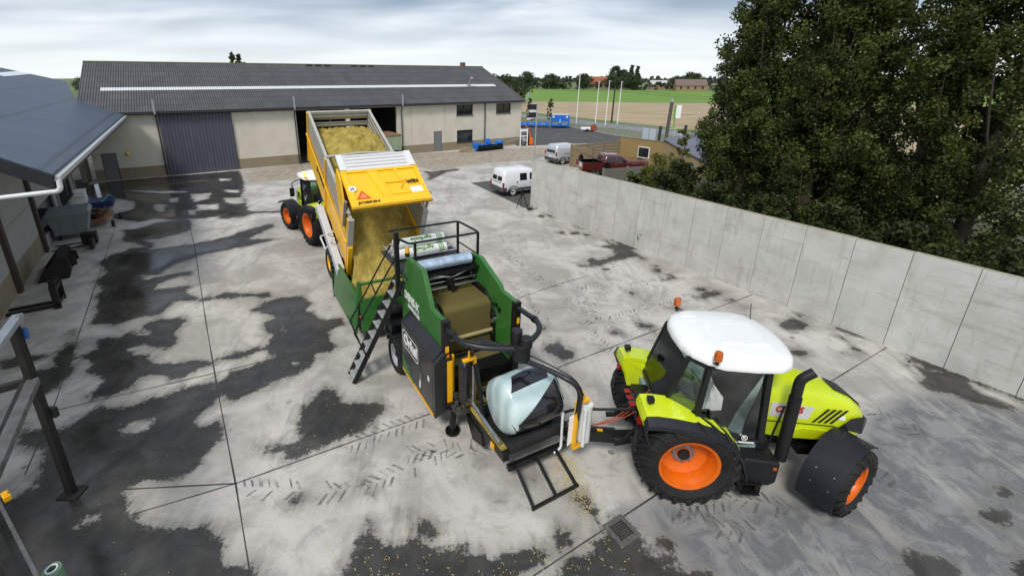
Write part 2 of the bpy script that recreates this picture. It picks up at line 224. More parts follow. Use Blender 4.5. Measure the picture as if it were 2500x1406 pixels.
# ================================================================= GROUND
WET=[[(-28.49,32.78),(-26.90,34.77),(-23.87,36.53),(-19.07,38.97),(-17.46,36.07),(-15.72,32.41),(-14.95,30.34),(-13.80,28.49),(-12.89,26.58),(-12.28,26.33),(-10.63,26.46),(-10.57,26.08),(-12.17,26.08),(-12.63,25.24),(-13.48,24.90),(-15.43,24.90),(-16.17,24.67),(-17.51,24.90),(-17.94,24.23),(-19.10,24.67),(-19.86,24.90),(-20.47,25.84),(-20.17,26.20),(-19.97,26.84),(-21.01,28.49),(-22.79,29.39),(-23.52,28.49),(-26.26,30.01)],[(-17.85,22.80),(-17.18,23.09),(-16.88,24.02),(-15.97,24.67),(-15.30,24.67),(-14.36,23.00),(-14.54,22.23),(-15.18,21.51),(-15.77,21.34),(-14.87,20.67),(-14.59,19.89),(-12.89,20.67),(-11.64,21.87),(-11.47,22.42),(-10.39,24.02),(-10.02,23.39),(-10.46,22.05),(-10.51,21.34),(-9.08,21.43),(-10.15,20.51),(-11.40,19.44),(-11.94,19.15),(-11.97,18.73),(-12.38,17.94),(-12.42,16.98),(-12.99,16.98),(-12.60,16.53),(-11.79,17.21),(-11.20,17.45),(-11.00,17.09),(-11.54,16.86),(-11.79,15.99),(-11.54,15.74),(-10.19,16.05),(-10.44,15.69),(-9.94,15.20),(-9.44,14.92),(-8.78,15.39),(-7.07,15.39),(-6.92,15.01),(-8.05,15.15),(-9.30,14.74),(-9.68,14.74),(-10.23,14.74),(-10.16,13.80),(-10.69,13.64),(-11.24,13.18),(-12.10,13.10),(-12.34,13.72),(-13.53,15.30),(-13.52,15.69),(-14.43,16.42),(-14.50,17.21),(-15.68,18.33),(-15.91,19.44),(-15.53,19.59),(-15.57,20.04),(-14.84,20.35),(-16.64,21.17),(-17.33,22.23)],[(-7.19,14.06),(-6.96,14.73),(-6.61,15.03),(-5.87,15.08),(-5.29,14.58),(-5.28,14.11),(-4.56,13.32),(-3.98,13.57),(-3.62,13.15),(-4.19,12.75),(-3.91,12.16),(-3.56,11.87),(-3.72,11.60),(-4.20,11.41),(-4.05,11.03),(-4.37,10.55),(-4.92,10.33),(-5.00,10.01),(-5.40,9.55),(-5.79,9.41),(-6.26,9.70),(-6.46,10.17),(-6.18,10.67),(-5.29,11.21),(-5.43,11.47),(-5.73,11.67),(-6.29,11.21),(-6.85,11.21),(-6.59,11.54),(-5.81,11.87),(-5.95,12.52),(-6.42,13.07),(-6.19,13.57),(-6.60,13.84)],[(-3.63,9.85),(-3.46,9.96),(-3.03,9.60),(-2.91,9.34),(-2.10,9.31),(-1.93,9.22),(-1.91,8.95),(-2.09,8.73),(-2.15,8.41),(-2.59,8.17),(-2.91,7.95),(-3.22,7.70),(-3.66,7.61),(-3.66,7.77),(-3.92,7.87),(-3.88,7.98),(-3.55,8.02),(-3.65,8.49),(-3.82,8.91),(-3.84,9.17),(-3.61,9.46)],[(-4.32,7.95),(-4.04,8.02),(-4.00,7.77),(-4.15,7.73)],[(-8.32,10.91),(-7.78,11.09),(-7.06,11.12),(-7.01,10.97),(-7.36,10.61),(-7.57,10.30),(-8.00,10.39)],[(-10.94,11.37),(-10.70,11.73),(-11.28,12.30),(-11.07,12.37),(-10.61,12.24),(-10.49,12.64),(-10.02,12.44),(-9.73,12.44),(-10.32,13.00),(-10.16,13.53),(-9.51,13.57),(-9.05,13.30),(-9.13,12.78),(-8.65,12.04),(-8.78,11.73),(-9.64,11.98),(-9.86,11.66),(-9.18,11.42),(-8.58,10.97),(-8.12,10.97),(-7.78,11.08),(-7.11,11.14),(-7.03,10.91),(-7.41,10.54),(-7.55,10.29),(-8.34,10.44),(-8.69,10.39),(-8.57,9.85),(-8.78,9.67),(-9.20,9.45),(-9.42,9.54),(-9.49,9.95),(-9.46,10.19),(-10.23,10.54),(-10.33,10.97)],[(-9.12,8.49),(-9.01,8.83),(-8.78,9.19),(-8.20,9.19),(-7.91,9.49),(-7.34,9.67),(-7.17,9.90),(-6.47,10.14),(-6.15,9.62),(-6.06,9.28),(-6.33,8.83),(-6.02,8.56),(-5.61,8.65),(-5.30,8.20),(-5.30,8.20),(-5.32,7.87),(-5.47,7.55),(-5.27,7.40),(-5.44,7.23),(-5.80,7.09),(-6.45,7.01),(-6.66,6.82),(-6.61,6.72),(-6.18,6.52),(-6.17,6.28),(-6.00,6.19),(-5.51,6.05),(-5.28,5.94),(-5.02,5.98),(-4.69,6.10),(-4.47,6.07),(-4.32,5.98),(-4.48,5.90),(-4.19,5.90),(-3.95,5.45),(-3.70,5.42),(-3.41,5.27),(-3.34,5.16),(-3.06,4.49),(-7.48,4.49),(-9.59,6.49),(-8.82,6.64),(-8.31,6.72),(-8.41,7.01),(-8.71,7.43),(-9.06,7.93),(-9.31,7.90),(-9.63,7.97),(-9.84,8.07),(-10.25,8.59),(-9.62,8.48),(-9.39,8.38)],[(-11.71,11.31),(-11.75,11.60),(-12.43,12.78),(-12.30,12.71),(-12.08,12.17),(-11.55,11.79),(-11.12,11.08),(-10.71,10.54),(-10.46,9.90),(-10.59,9.76),(-10.71,9.49),(-11.25,9.76),(-11.64,10.64),(-11.32,10.80)],[(-13.17,11.14),(-11.84,11.54),(-12.00,11.25),(-12.40,11.02),(-12.48,10.75),(-12.79,10.80)],[(-2.03,5.13),(-1.83,5.42),(-1.80,5.64),(-1.85,5.84),(-1.52,5.81),(-1.29,5.80),(-1.16,5.73),(-0.77,5.81),(-0.54,5.73),(-0.47,5.61),(-0.13,5.67),(0.09,5.67),(0.40,5.67),(0.59,5.53),(0.76,5.55),(1.14,5.64),(1.48,5.53),(1.43,5.39),(1.10,5.21),(0.93,5.10),(0.61,4.42),(-2.28,4.42)],[(1.61,5.21),(1.79,5.42),(2.22,5.58),(2.52,5.81),(2.74,6.16),(2.99,6.19),(3.17,5.94),(3.08,5.78),(3.23,5.64),(3.31,5.50),(3.56,5.31),(4.17,5.24),(3.98,4.42),(1.09,4.42),(1.56,5.10)],[(2.29,6.78),(2.54,6.74),(2.65,6.46),(2.67,6.32),(2.90,6.19),(2.74,6.17),(2.60,6.29),(2.38,6.49)],[(0.62,6.74),(0.87,6.72),(0.80,6.60),(0.67,6.63)],[(-3.29,6.56),(-3.07,6.65),(-3.01,6.56),(-3.15,6.51)],[(-1.07,6.35),(-0.93,6.19),(-0.99,6.19)],[(-0.74,6.09),(-0.59,6.12),(-0.37,5.94),(-0.49,5.87),(-0.67,5.97)],[(-1.80,6.03),(-1.70,6.12),(-1.51,5.91),(-1.53,5.84),(-1.74,5.87)],[(3.64,5.81),(3.81,5.80),(3.75,5.64),(3.59,5.70)],[(-1.93,7.01),(-1.73,6.80),(-1.99,6.97)],[(-2.30,6.71),(-2.24,6.69),(-2.18,6.53),(-2.24,6.51)],[(1.44,7.13),(1.66,7.21),(1.49,7.01)],[(1.76,5.94),(2.03,5.97),(1.95,5.76),(1.74,5.67)],[(3.66,5.50),(3.62,5.46),(3.58,5.45),(3.55,5.46),(3.55,5.50),(3.58,5.53),(3.62,5.55),(3.66,5.53)],[(0.56,7.49),(0.54,7.46),(0.51,7.45),(0.47,7.46),(0.46,7.49),(0.48,7.52),(0.51,7.53),(0.55,7.52)],[(-2.18,7.58),(-2.19,7.53),(-2.23,7.52),(-2.28,7.53),(-2.30,7.58),(-2.30,7.62),(-2.25,7.64),(-2.21,7.62)],[(6.56,20.58),(7.25,20.49),(7.66,20.66),(6.96,21.55),(7.16,21.37),(7.42,20.66),(7.75,20.58),(7.90,21.01),(7.68,21.46),(8.48,20.00),(7.91,20.00),(8.19,19.68),(8.19,19.07),(7.64,18.93),(6.89,18.64),(6.41,18.15),(5.82,17.95),(5.14,17.95),(6.15,18.36),(6.36,18.71),(6.97,19.07),(7.24,19.22),(7.39,20.00),(6.85,20.33)],[(6.11,18.64),(6.00,18.49),(5.82,18.43),(5.68,18.49),(5.65,18.64),(5.76,18.79),(5.94,18.85),(6.08,18.79)],[(6.30,22.31),(6.18,22.10),(6.00,22.02),(5.85,22.10),(5.83,22.31),(5.95,22.52),(6.14,22.60),(6.28,22.52)],[(5.51,22.35),(5.44,22.19),(5.33,22.13),(5.24,22.19),(5.23,22.35),(5.31,22.50),(5.42,22.56),(5.51,22.50)],[(5.04,25.38),(4.95,25.17),(4.79,25.09),(4.67,25.17),(4.64,25.38),(4.74,25.59),(4.90,25.68),(5.02,25.59)],[(8.60,17.50),(8.48,17.34),(8.31,17.28),(8.20,17.34),(8.21,17.50),(8.33,17.65),(8.50,17.71),(8.61,17.65)],[(8.62,17.95),(8.55,17.87),(8.46,17.83),(8.39,17.87),(8.39,17.95),(8.46,18.04),(8.55,18.07),(8.62,18.04)],[(6.40,17.62),(6.33,17.54),(6.24,17.51),(6.16,17.54),(6.15,17.62),(6.21,17.71),(6.31,17.74),(6.39,17.71)],[(9.57,15.73),(9.44,15.61),(9.26,15.55),(9.12,15.61),(9.12,15.73),(9.25,15.86),(9.44,15.91),(9.57,15.86)],[(10.12,14.86),(10.05,14.80),(9.94,14.77),(9.87,14.80),(9.87,14.86),(9.95,14.93),(10.05,14.96),(10.13,14.93)],[(7.85,14.20),(7.77,14.11),(7.64,14.07),(7.56,14.11),(7.55,14.20),(7.64,14.29),(7.77,14.33),(7.85,14.29)],[(10.32,14.31),(10.26,14.25),(10.18,14.23),(10.13,14.25),(10.14,14.31),(10.20,14.36),(10.28,14.39),(10.33,14.36)],[(4.97,12.61),(4.94,12.55),(4.88,12.53),(4.85,12.55),(4.85,12.61),(4.89,12.68),(4.94,12.70),(4.98,12.68)],[(3.06,12.07),(3.04,12.04),(3.00,12.02),(2.96,12.04),(2.95,12.07),(2.98,12.09),(3.02,12.11),(3.05,12.09)],[(2.93,12.94),(2.88,12.88),(2.79,12.85),(2.71,12.88),(2.69,12.94),(2.74,13.01),(2.83,13.03),(2.91,13.01)],[(6.38,15.57),(6.58,15.54),(6.67,15.14),(6.42,15.24)],[(8.52,17.18),(8.87,17.24),(8.76,16.88),(8.89,16.73),(8.69,16.61),(8.15,16.56),(8.58,16.82)],[(8.79,15.04),(9.07,15.14),(9.39,15.49),(9.97,15.54),(9.85,15.29),(9.50,15.19),(9.03,14.89)],[(5.87,13.16),(6.09,13.20),(6.18,13.12),(6.38,13.00),(6.25,12.89),(5.92,12.96)],[(2.60,11.67),(2.77,11.90),(3.07,11.93),(3.13,11.70),(3.48,11.64),(3.43,11.42),(3.12,11.14),(2.91,11.17),(2.82,11.42)],[(6.49,22.11),(6.80,22.07),(6.56,21.88)],[(8.16,19.00),(8.47,18.93),(8.22,18.71)],[(6.41,23.86),(6.79,23.01),(6.61,23.07),(6.41,23.32)],[(4.99,26.67),(5.63,25.38),(5.39,25.26)],[(10.63,13.23),(10.92,13.50),(11.31,13.57),(11.53,13.30),(11.38,12.90),(11.07,12.75),(10.56,12.78),(10.49,12.97)],[(11.67,13.92),(11.88,13.78),(11.76,13.61),(11.62,13.71)],[(11.79,12.47),(12.13,12.35),(12.18,12.06),(12.01,12.12)],[(9.91,11.57),(10.25,11.70),(10.33,11.49),(10.08,11.38),(9.89,11.41)],[(12.23,13.10),(12.53,12.84),(12.79,12.29),(12.46,12.35),(12.13,12.72)],[(13.12,11.41),(13.44,11.01),(14.30,9.48),(14.17,9.37),(14.12,9.76),(13.67,10.18),(13.43,10.01),(13.42,9.60),(13.82,9.07),(14.00,8.79),(13.83,8.66),(13.65,8.93),(13.08,9.29),(12.77,9.48),(12.74,9.76),(12.29,9.84),(12.29,10.01),(12.66,10.35),(12.81,10.63),(13.29,10.63),(13.16,10.72),(13.04,11.21)],[(10.65,6.90),(10.84,6.93),(10.80,6.71),(10.66,6.62),(10.48,6.71)],[(9.72,6.28),(10.28,6.47),(10.36,6.32),(10.02,6.07),(9.77,6.05),(9.71,6.19)],[(7.56,5.51),(7.91,5.55),(8.22,5.51),(8.36,5.31),(7.86,4.90),(7.12,4.90)],[(9.36,5.41),(9.64,5.55),(10.01,5.55),(9.22,4.90),(9.09,5.21)],[(11.51,11.44),(11.46,11.40),(11.39,11.39),(11.36,11.40),(11.36,11.44),(11.42,11.48),(11.48,11.49),(11.52,11.48)],[(11.95,11.67),(11.88,11.62),(11.80,11.60),(11.75,11.62),(11.77,11.67),(11.84,11.73),(11.92,11.75),(11.97,11.73)],[(12.86,10.93),(12.77,10.87),(12.67,10.84),(12.62,10.87),(12.65,10.93),(12.74,10.99),(12.84,11.02),(12.89,10.99)],[(-3.18,38.93),(-2.27,38.48),(-1.06,39.38),(0.10,39.85),(0.01,39.15),(-1.04,38.26),(-1.43,37.19),(-2.11,35.59),(-2.41,35.21),(-2.37,37.19)]]
DRY_AND_SHEEN=[[(-7.87,8.56),(-7.65,8.79),(-7.28,8.79),(-7.16,8.60),(-7.32,8.31),(-7.48,8.23),(-7.74,8.38)],[(-6.90,5.96),(-6.56,6.10),(-6.60,6.37),(-6.89,6.28),(-6.97,6.05)],[(-14.44,17.82),(-14.29,17.88),(-14.11,17.69),(-14.31,17.63)],[(-5.71,12.68),(-5.76,12.99),(-5.51,12.75),(-5.55,12.52)],[(-4.78,10.97),(-4.68,11.06),(-4.49,10.94),(-4.61,10.85)],[(-18.67,30.66),(-17.38,31.00),(-16.70,29.39),(-17.22,28.49)],[(-16.68,27.92),(-15.41,28.06),(-14.80,26.84),(-15.95,26.58)],[(-15.92,29.70),(-14.66,29.70),(-13.80,28.49),(-14.15,27.92),(-15.17,28.49)],[(-16.52,26.58),(-16.02,26.58),(-15.55,25.60),(-15.89,25.60)],[(-23.90,31.76),(-19.29,31.48),(-19.01,31.14),(-21.21,30.83)],[(-19.16,35.72),(-18.23,35.72),(-17.82,34.85),(-18.73,34.85)],[(-16.99,32.05),(-15.79,31.83),(-15.38,30.93),(-16.65,31.34)],[(-19.52,28.06),(-18.62,27.92),(-17.78,26.20),(-18.58,26.58)],[(-19.35,29.39),(-18.91,29.70),(-18.28,28.49),(-18.81,28.49)],[(-15.18,24.45),(-13.97,25.48),(-13.68,24.23),(-14.24,23.81),(-13.55,23.00),(-14.07,22.70)],[(-13.56,21.78),(-11.96,22.42),(-12.26,21.34),(-12.98,20.83)],[(-12.58,23.19),(-12.81,23.91),(-11.64,23.91)]]  # dry islands, plus sky-reflection streaks painted as pale dry concrete
DIRT=[[(-18.22,37.57),(-15.21,42.98),(-5.98,47.57),(-2.61,48.93),(8.13,52.85),(14.15,52.21),(7.25,44.11),(2.35,42.33),(-2.09,38.80),(-4.48,41.29),(-6.13,42.33),(-9.89,41.91),(-12.37,37.57),(-12.92,35.17),(-13.78,34.87),(-16.35,34.15)],[(-2.45,45.78),(1.22,43.43),(5.15,47.04),(7.60,49.21),(3.60,49.21),(-0.83,48.38)]]
DAMP=[[(3.22,6.34),(5.34,6.55),(7.22,6.97),(9.69,8.81),(11.39,9.70),(13.14,9.86),(14.42,8.04),(9.80,4.63),(3.97,4.63),(3.68,5.64)]]
JOINTS=[[(-2.97,4.63),(-3.41,5.23),(-4.46,6.97),(-6.08,9.54),(-8.17,12.92),(-12.74,20.46),(-16.31,26.04)],[(-6.83,5.97),(-4.46,6.97),(-0.68,8.95)],[(0.51,4.80),(1.28,5.23),(3.73,6.64),(6.98,8.54),(12.90,11.79)],[(-8.86,7.17),(-10.05,9.31),(-12.57,13.44),(-18.82,23.66)],[(-6.62,6.83),(-4.46,6.97)],[(-9.79,9.09),(-6.68,10.55),(-4.23,11.74)],[(2.76,10.77),(6.97,13.10),(11.02,15.29)],[(0.58,13.86),(3.87,16.13),(5.20,16.91)],[(-0.16,5.23),(0.06,5.68)]]
TRACKS=[[(-4.33,6.87),(-3.38,6.83),(-2.56,6.78),(-1.79,6.92),(-0.93,7.37),(-0.08,8.04)],[(-2.35,7.98),(-1.59,8.41),(-0.68,8.88)],[(7.29,15.09),(6.28,14.00),(5.10,13.44),(4.24,13.31)],[(4.17,13.31),(4.32,12.19),(4.55,11.32),(4.92,11.02)],[(8.30,17.53),(7.84,15.95),(7.28,14.76)],[(6.70,15.95),(7.72,16.51)],[(8.74,15.25),(7.83,14.60),(6.97,14.30)],[(10.03,9.09),(10.38,8.61),(10.68,8.04)],[(6.00,12.92),(6.10,12.19),(6.41,11.74)],[(4.49,13.72),(4.55,14.45),(5.22,15.25),(6.06,15.95)],[(4.03,6.42),(5.39,6.64),(6.39,6.38)],[(8.54,7.17),(8.52,6.69)],[(1.35,8.54),(0.74,8.04),(0.01,7.70)],[(2.09,19.39),(3.42,16.32),(4.31,15.95)],[(1.77,22.95),(2.54,18.42)],[(-0.73,32.77),(-0.61,29.98),(-0.24,28.18),(0.38,26.75)],[(2.13,16.32),(2.58,14.00),(2.99,13.17)],[(3.71,14.00),(4.79,15.95),(5.86,16.32)],[(4.14,6.34),(4.73,6.01),(5.42,5.94)],[(-1.05,7.70),(-0.35,7.92),(0.53,7.58)]]

def sdist(polys, X, Y, cap=1.0):
    """signed distance (metres, + inside) to a set of polygons on a grid, clipped to +-cap"""
    S = np.full(X.shape, -cap)
    for P in polys:
        P = np.array(P); lo = P.min(0)-cap; hi = P.max(0)+cap
        m = (X > lo[0]) & (X < hi[0]) & (Y > lo[1]) & (Y < hi[1])
        x, y = X[m], Y[m]
        if not len(x): continue
        d = np.full(x.shape, 1e9); ins = np.zeros(x.shape, bool)
        for a, b in zip(P, np.roll(P, -1, 0)):
            e = b-a; L2 = max(e@e, 1e-9); t = np.clip(((x-a[0])*e[0]+(y-a[1])*e[1])/L2, 0, 1)
            d = np.minimum(d, np.hypot(x-a[0]-t*e[0], y-a[1]-t*e[1]))
            if a[1] != b[1]:
                c = ((a[1] > y) != (b[1] > y)) & (x < (b[0]-a[0])*(y-a[1])/(b[1]-a[1])+a[0]); ins ^= c
        S[m] = np.maximum(S[m], np.clip(np.where(ins, d, -d), -cap, cap))
    return S
def nodes_of(m): return m.node_tree, m.node_tree.nodes.new, m.node_tree.links.new
def yard_material():
    m = bpy.data.materials.new('yard_concrete'); m.use_nodes = True; nt, N, L = nodes_of(m); b = nt.nodes['Principled BSDF']
    tc = N('ShaderNodeTexCoord'); V = tc.outputs['Object']
    def noise(sc, det=6, ro=.6, dist=0, vec=None, stretch=None, rot=0):
        n = N('ShaderNodeTexNoise'); n.inputs['Scale'].default_value = sc; n.inputs['Detail'].default_value = det; n.inputs['Roughness'].default_value = ro; n.inputs['Distortion'].default_value = dist
        v = vec or V
        if stretch:
            mp = N('ShaderNodeMapping'); mp.inputs['Scale'].default_value = stretch; mp.inputs['Rotation'].default_value = (0, 0, rot); L(v, mp.inputs[0]); v = mp.outputs[0]
        L(v, n.inputs['Vector']); return n.outputs[0]
    def attr(nm): a = N('ShaderNodeAttribute'); a.attribute_name = nm; return a.outputs['Fac']
    def madd(a, k, c):
        q = N('ShaderNodeMath'); q.operation = 'MULTIPLY_ADD'; L(a, q.inputs[0]); q.inputs[1].default_value = k
        if isinstance(c, (int, float)): q.inputs[2].default_value = c
        else: L(c, q.inputs[2])
        return q.outputs[0]
    def mul(a, c):
        q = N('ShaderNodeMath'); q.operation = 'MULTIPLY'; L(a, q.inputs[0])
        if isinstance(c, (int, float)): q.inputs[1].default_value = c
        else: L(c, q.inputs[1])
        return q.outputs[0]
    def rng(a, lo, hi, o0=0, o1=1):
        q = N('ShaderNodeMapRange'); q.interpolation_type = 'SMOOTHSTEP'; L(a, q.inputs[0]); q.inputs[1].default_value = lo; q.inputs[2].default_value = hi; q.inputs[3].default_value = o0; q.inputs[4].default_value = o1; return q.outputs[0]
    def mix(f, a, c):
        q = N('ShaderNodeMix'); q.data_type = 'RGBA'
        if isinstance(f, (int, float)): q.inputs[0].default_value = f
        else: L(f, q.inputs[0])
        for s_, k in ((a, 6), (c, 7)):
            if isinstance(s_, tuple): q.inputs[k].default_value = (*s_, 1)
            else: L(s_, q.inputs[k])
        return q.outputs[2]
    n1, n2, n3 = noise(.45, 7, .62, .6), noise(2.2, 8, .68, .8), noise(14, 6, .7)
    nf = noise(60, 4, .7); ns = noise(1.6, 6, .65, .5, stretch=(1, .16, 1), rot=rad(-28))
    ns2 = noise(5, 5, .6, .3, stretch=(.2, 1, 1), rot=rad(-32))
    # dry concrete: pale slab, greyer scrubbed areas, scuffs, fine grit
    c = mix(rng(n1, .36, .62), (.35, .325, .288), (.54, .508, .458))
    c = mix(rng(n2, .48, .7, 0, .6), c, (.27, .257, .238))
    c = mix(rng(ns, .52, .72, 0, .6), c, (.235, .228, .218))
    c = mix(rng(ns2, .55, .75, 0, .25), c, (.56, .545, .52))
    c = mix(rng(n3, .58, .75, 0, .35), c, (.24, .23, .215))
    c = mix(rng(nf, .6, .8, 0, .3), c, (.62, .6, .57))
    # damp blue-grey film with pale scraped patches
    da = rng(madd(n1, 1.6, madd(n2, .8, madd(attr('damp'), 1.0, -1.2))), -.35, .35)
    c = mix(mul(da, .92), c, mix(rng(n2, .42, .62), (.112, .117, .126), (.225, .223, .222)))
    c = mix(mul(rng(ns, .53, .66, 0, .55), da), c, (.42, .395, .35))
    # trodden soil in front of the barn
    di = rng(madd(n1, 1.3, madd(n2, .9, madd(attr('dirt'), 1.0, -1.1))), -.2, .5)
    c = mix(mul(di, .8), c, mix(rng(n2, .35, .65), (.2, .155, .1), (.4, .34, .25)))
    # wet patches; ragged edge from noise, crisp border
    e = madd(n2, .5, madd(n3, .34, madd(ns2, .3, madd(ns, .5, madd(nf, .14, -.89)))))
    w0 = N('ShaderNodeMath'); w0.operation = 'ADD'; L(attr('wet'), w0.inputs[0]); L(e, w0.inputs[1])
    wet = rng(w0.outputs[0], -.055, .05)
    # small drips and spots
    vo = N('ShaderNodeTexVoronoi'); vo.inputs['Scale'].default_value = .8; vo.inputs['Randomness'].default_value = 1; L(V, vo.inputs['Vector'])
    spot = mul(rng(vo.outputs['Distance'], .05, .075, 1, 0), rng(n1, .5, .56))
    halo = rng(madd(ns, .9, madd(n2, .5, madd(attr('wet'), 1.1, -.62))), -.3, .12)
    c = mix(mul(halo, .62), c, (.17, .157, .135))
    wetc = mix(rng(madd(n1, .6, madd(n2, .4, 0)), .38, .66), (.024, .0215, .018), (.075, .069, .06))
    c = mix(wet, c, wetc); c = mix(mul(spot, .7), c, (.10, .095, .085))
    L(c, b.inputs['Base Color'])
    pud = rng(madd(n1, .9, madd(attr('wet'), .5, -.45)), .05, .35)
    rw = N('ShaderNodeMapRange'); L(pud, rw.inputs[0]); rw.inputs[3].default_value = .42; rw.inputs[4].default_value = .1
    rr = N('ShaderNodeMix'); rr.data_type = 'FLOAT'; L(wet, rr.inputs[0]); rr.inputs[2].default_value = .82; L(rw.outputs[0], rr.inputs[3]); L(rr.outputs[0], b.inputs['Roughness'])
    b.inputs['Specular IOR Level'].default_value = .5
    bp = N('ShaderNodeBump'); bp.inputs['Distance'].default_value = .012; L(madd(n3, .6, nf), bp.inputs['Height'])
    bs = N('ShaderNodeMix'); bs.data_type = 'FLOAT'; L(wet, bs.inputs[0]); bs.inputs[2].default_value = .35; bs.inputs[3].default_value = .06; L(bs.outputs[0], bp.inputs['Strength']); L(bp.outputs[0], b.inputs['Normal'])
    return m
def build_yard():
    st = .17; xs = np.arange(-46, 22.01, st); ys = np.arange(-6, 62.01, st); X, Y = np.meshgrid(xs, ys); X, Y = X.ravel(), Y.ravel()
    nx, ny = len(xs), len(ys); me = bpy.data.meshes.new('yard')
    me.vertices.add(len(X)); co = np.zeros((len(X), 3), 'f'); co[:, 0] = X; co[:, 1] = Y; me.vertices.foreach_set('co', co.ravel())
    i, j = np.meshgrid(np.arange(nx-1), np.arange(ny-1)); q = (j*nx+i).ravel(); idx = np.stack([q, q+1, q+nx+1, q+nx], 1).astype('i')
    me.loops.add(idx.size); me.loops.foreach_set('vertex_index', idx.ravel()); me.polygons.add(len(idx)); me.polygons.foreach_set('loop_start', np.arange(0, idx.size, 4, dtype='i')); me.update(calc_edges=True)
    wet = np.minimum(sdist(WET, X, Y), -sdist(DRY_AND_SHEEN, X, Y, .6)*1.2)
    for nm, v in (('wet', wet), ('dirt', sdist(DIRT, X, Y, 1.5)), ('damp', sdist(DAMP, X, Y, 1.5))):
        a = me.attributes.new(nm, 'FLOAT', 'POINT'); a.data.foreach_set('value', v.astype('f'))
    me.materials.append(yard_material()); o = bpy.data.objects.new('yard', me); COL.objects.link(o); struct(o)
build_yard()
def flat(name, poly, z, m): 
    mb = MB().quad(*[(p[0], -p[1], z) for p in poly]); return struct(mb.build(name, m))
# ground sheet to the horizon, fields, road
flat('ground', [(-1500, -200), (1500, -200), (2500, 3000), (-2500, 3000)], -.05, mat('far_ground', (.13, .15, .06), .95, var=.35, scale=.02, dirt=(.3, .25, .15), dirt_amt=.5, dirt_scale=.006))
def rd(o, t): return (o*.877-t*.48, o*.48+t*.877)           # road frame: offset across, distance along
FIELD = mat('stubble', (.34, .25, .145), .95, var=.5, scale=.9, stretch=(.1, 1.2, 1), dirt=(.55, .46, .32), dirt_amt=.85, dirt_scale=.35, bump=.4, bscale=6)
flat('stubble_field', [rd(65.5, -90), rd(65.5, 70), (-12, 160), (21, 158.5), (75, 148), (190, 130), (240, 60)], -.03, FIELD)
flat('green_field', [(-12, 160), (21, 158.5), (75, 148), (190, 130), (420, 210), (128, 292), (35, 350), (-60, 370)], -.026, mat('crop_green', (.13, .24, .025), .9, var=.22, scale=.35, stretch=(.2, 1, 1), dirt=(.2, .27, .05), dirt_amt=.5, dirt_scale=.08))
flat('grass_verge', [rd(62.4, -60), rd(62.4, 95), rd(66.3, 95), rd(66.3, -60)], -.02, mat('verge_grass', (.09, .15, .03), .95, var=.4, scale=3, dirt=(.2, .2, .07), dirt_amt=.5, bump=.5, bscale=12))
flat('road', [rd(56.6, -60), rd(56.6, 100), rd(62.6, 100), rd(62.6, -60)], -.012, mat('road_asphalt', (.2, .2, .205), .85, var=.12, scale=4, dirt=(.28, .27, .26), dirt_amt=.4))
mk = MB()
for t in range(-50, 100, 9): mk.quad(*[(rd(o, t+d)[0], -rd(o, t+d)[1], -.006) for o, d in ((59.5, 0), (59.5, 3.2), (59.68, 3.2), (59.68, 0))])
struct(mk.build('road_marking', mat('road_paint', (.7, .7, .68), .7, var=.1)))
flat('asphalt_lot', [(7.2, 53.7), (13.5, 55.6), (19.5, 57.0), (24.0, 55.5), (25.5, 56.5), (17.9, 77.5), (8, 82), (2, 70)], .004, mat('lot_asphalt', (.06, .058, .058), .8, var=.3, scale=1.2, dirt=(.17, .15, .13), dirt_amt=.65, dirt_scale=.6, bump=.2, bscale=30))
flat('gravel_patch', [(4.35, 26.6), (1.0, 34.15), (3.3, 35.4), (9, 37.8), (13, 30.5)], .004, mat('dark_gravel', (.075, .07, .066), .9, var=.4, scale=9, dirt=(.2, .17, .11), dirt_amt=.5, bump=.6, bscale=40))
flat('soil_strip', [(15.3, 8.2), (30, 16), (30, 60), (24, 52), (9.4, 37.8), (5.2, 27.6)], .004, mat('tree_soil', (.05, .05, .025), .95, var=.4, scale=4, dirt=(.1, .12, .03), dirt_amt=.7, bump=.5, bscale=20))
flat('pavement', [rd(48.5, -26), rd(51, 14), rd(56.5, 14), rd(56.5, -26)], -.004, mat('pale_paving', (.38, .37, .35), .85, var=.12, scale=3))
# joints between the slabs
jm = MB(); rr = random.Random(4)
for Ln in JOINTS:
    for a, b in zip(Ln, Ln[1:]):
        a, b = Vector(a), Vector(b); n = max(1, int((b-a).length/.5)); d = (b-a).normalized(); pr = Vector((-d.y, d.x)); p0 = None
        for k in range(n+1):
            p = a+(b-a)*k/n; w = rr.uniform(.009, .02); q = ((p+pr*w)[:], (p-pr*w)[:])
            if p0: jm.quad(*[(s[0], -s[1], .003) for s in (p0[0], p0[1], q[1], q[0])])
            p0 = q
struct(jm.build('concrete_joints', mat('joint_dirt', (.05, .047, .04), .9, var=.4, scale=20)))
# tyre prints: rows of chevron smears
def print_mat():
    m = bpy.data.materials.new('tyre_print'); m.use_nodes = True; nt, N, L = nodes_of(m); b = nt.nodes['Principled BSDF']; b.inputs['Base Color'].default_value = (.10, .096, .088, 1); b.inputs['Roughness'].default_value = .9
    tc = N('ShaderNodeTexCoord'); n = N('ShaderNodeTexNoise'); n.inputs['Scale'].default_value = 3.2; n.inputs['Detail'].default_value = 9; n.inputs['Roughness'].default_value = .8; L(tc.outputs['Object'], n.inputs[0])
    r = N('ShaderNodeMapRange'); r.inputs[1].default_value = .38; r.inputs[2].default_value = .7; r.inputs[4].default_value = .8; L(n.outputs[0], r.inputs[0]); L(r.outputs[0], b.inputs['Alpha']); return m
tdr = thing('trench_drain', 'long rusty trench drain grating in the wet concrete before the sliding door', 'drain', (-23.63, 32.49), 35.5); tg = MB()
for k in range(62): tg.box(k*.075, k*.075+.03, -.12, .12, .004, .01)
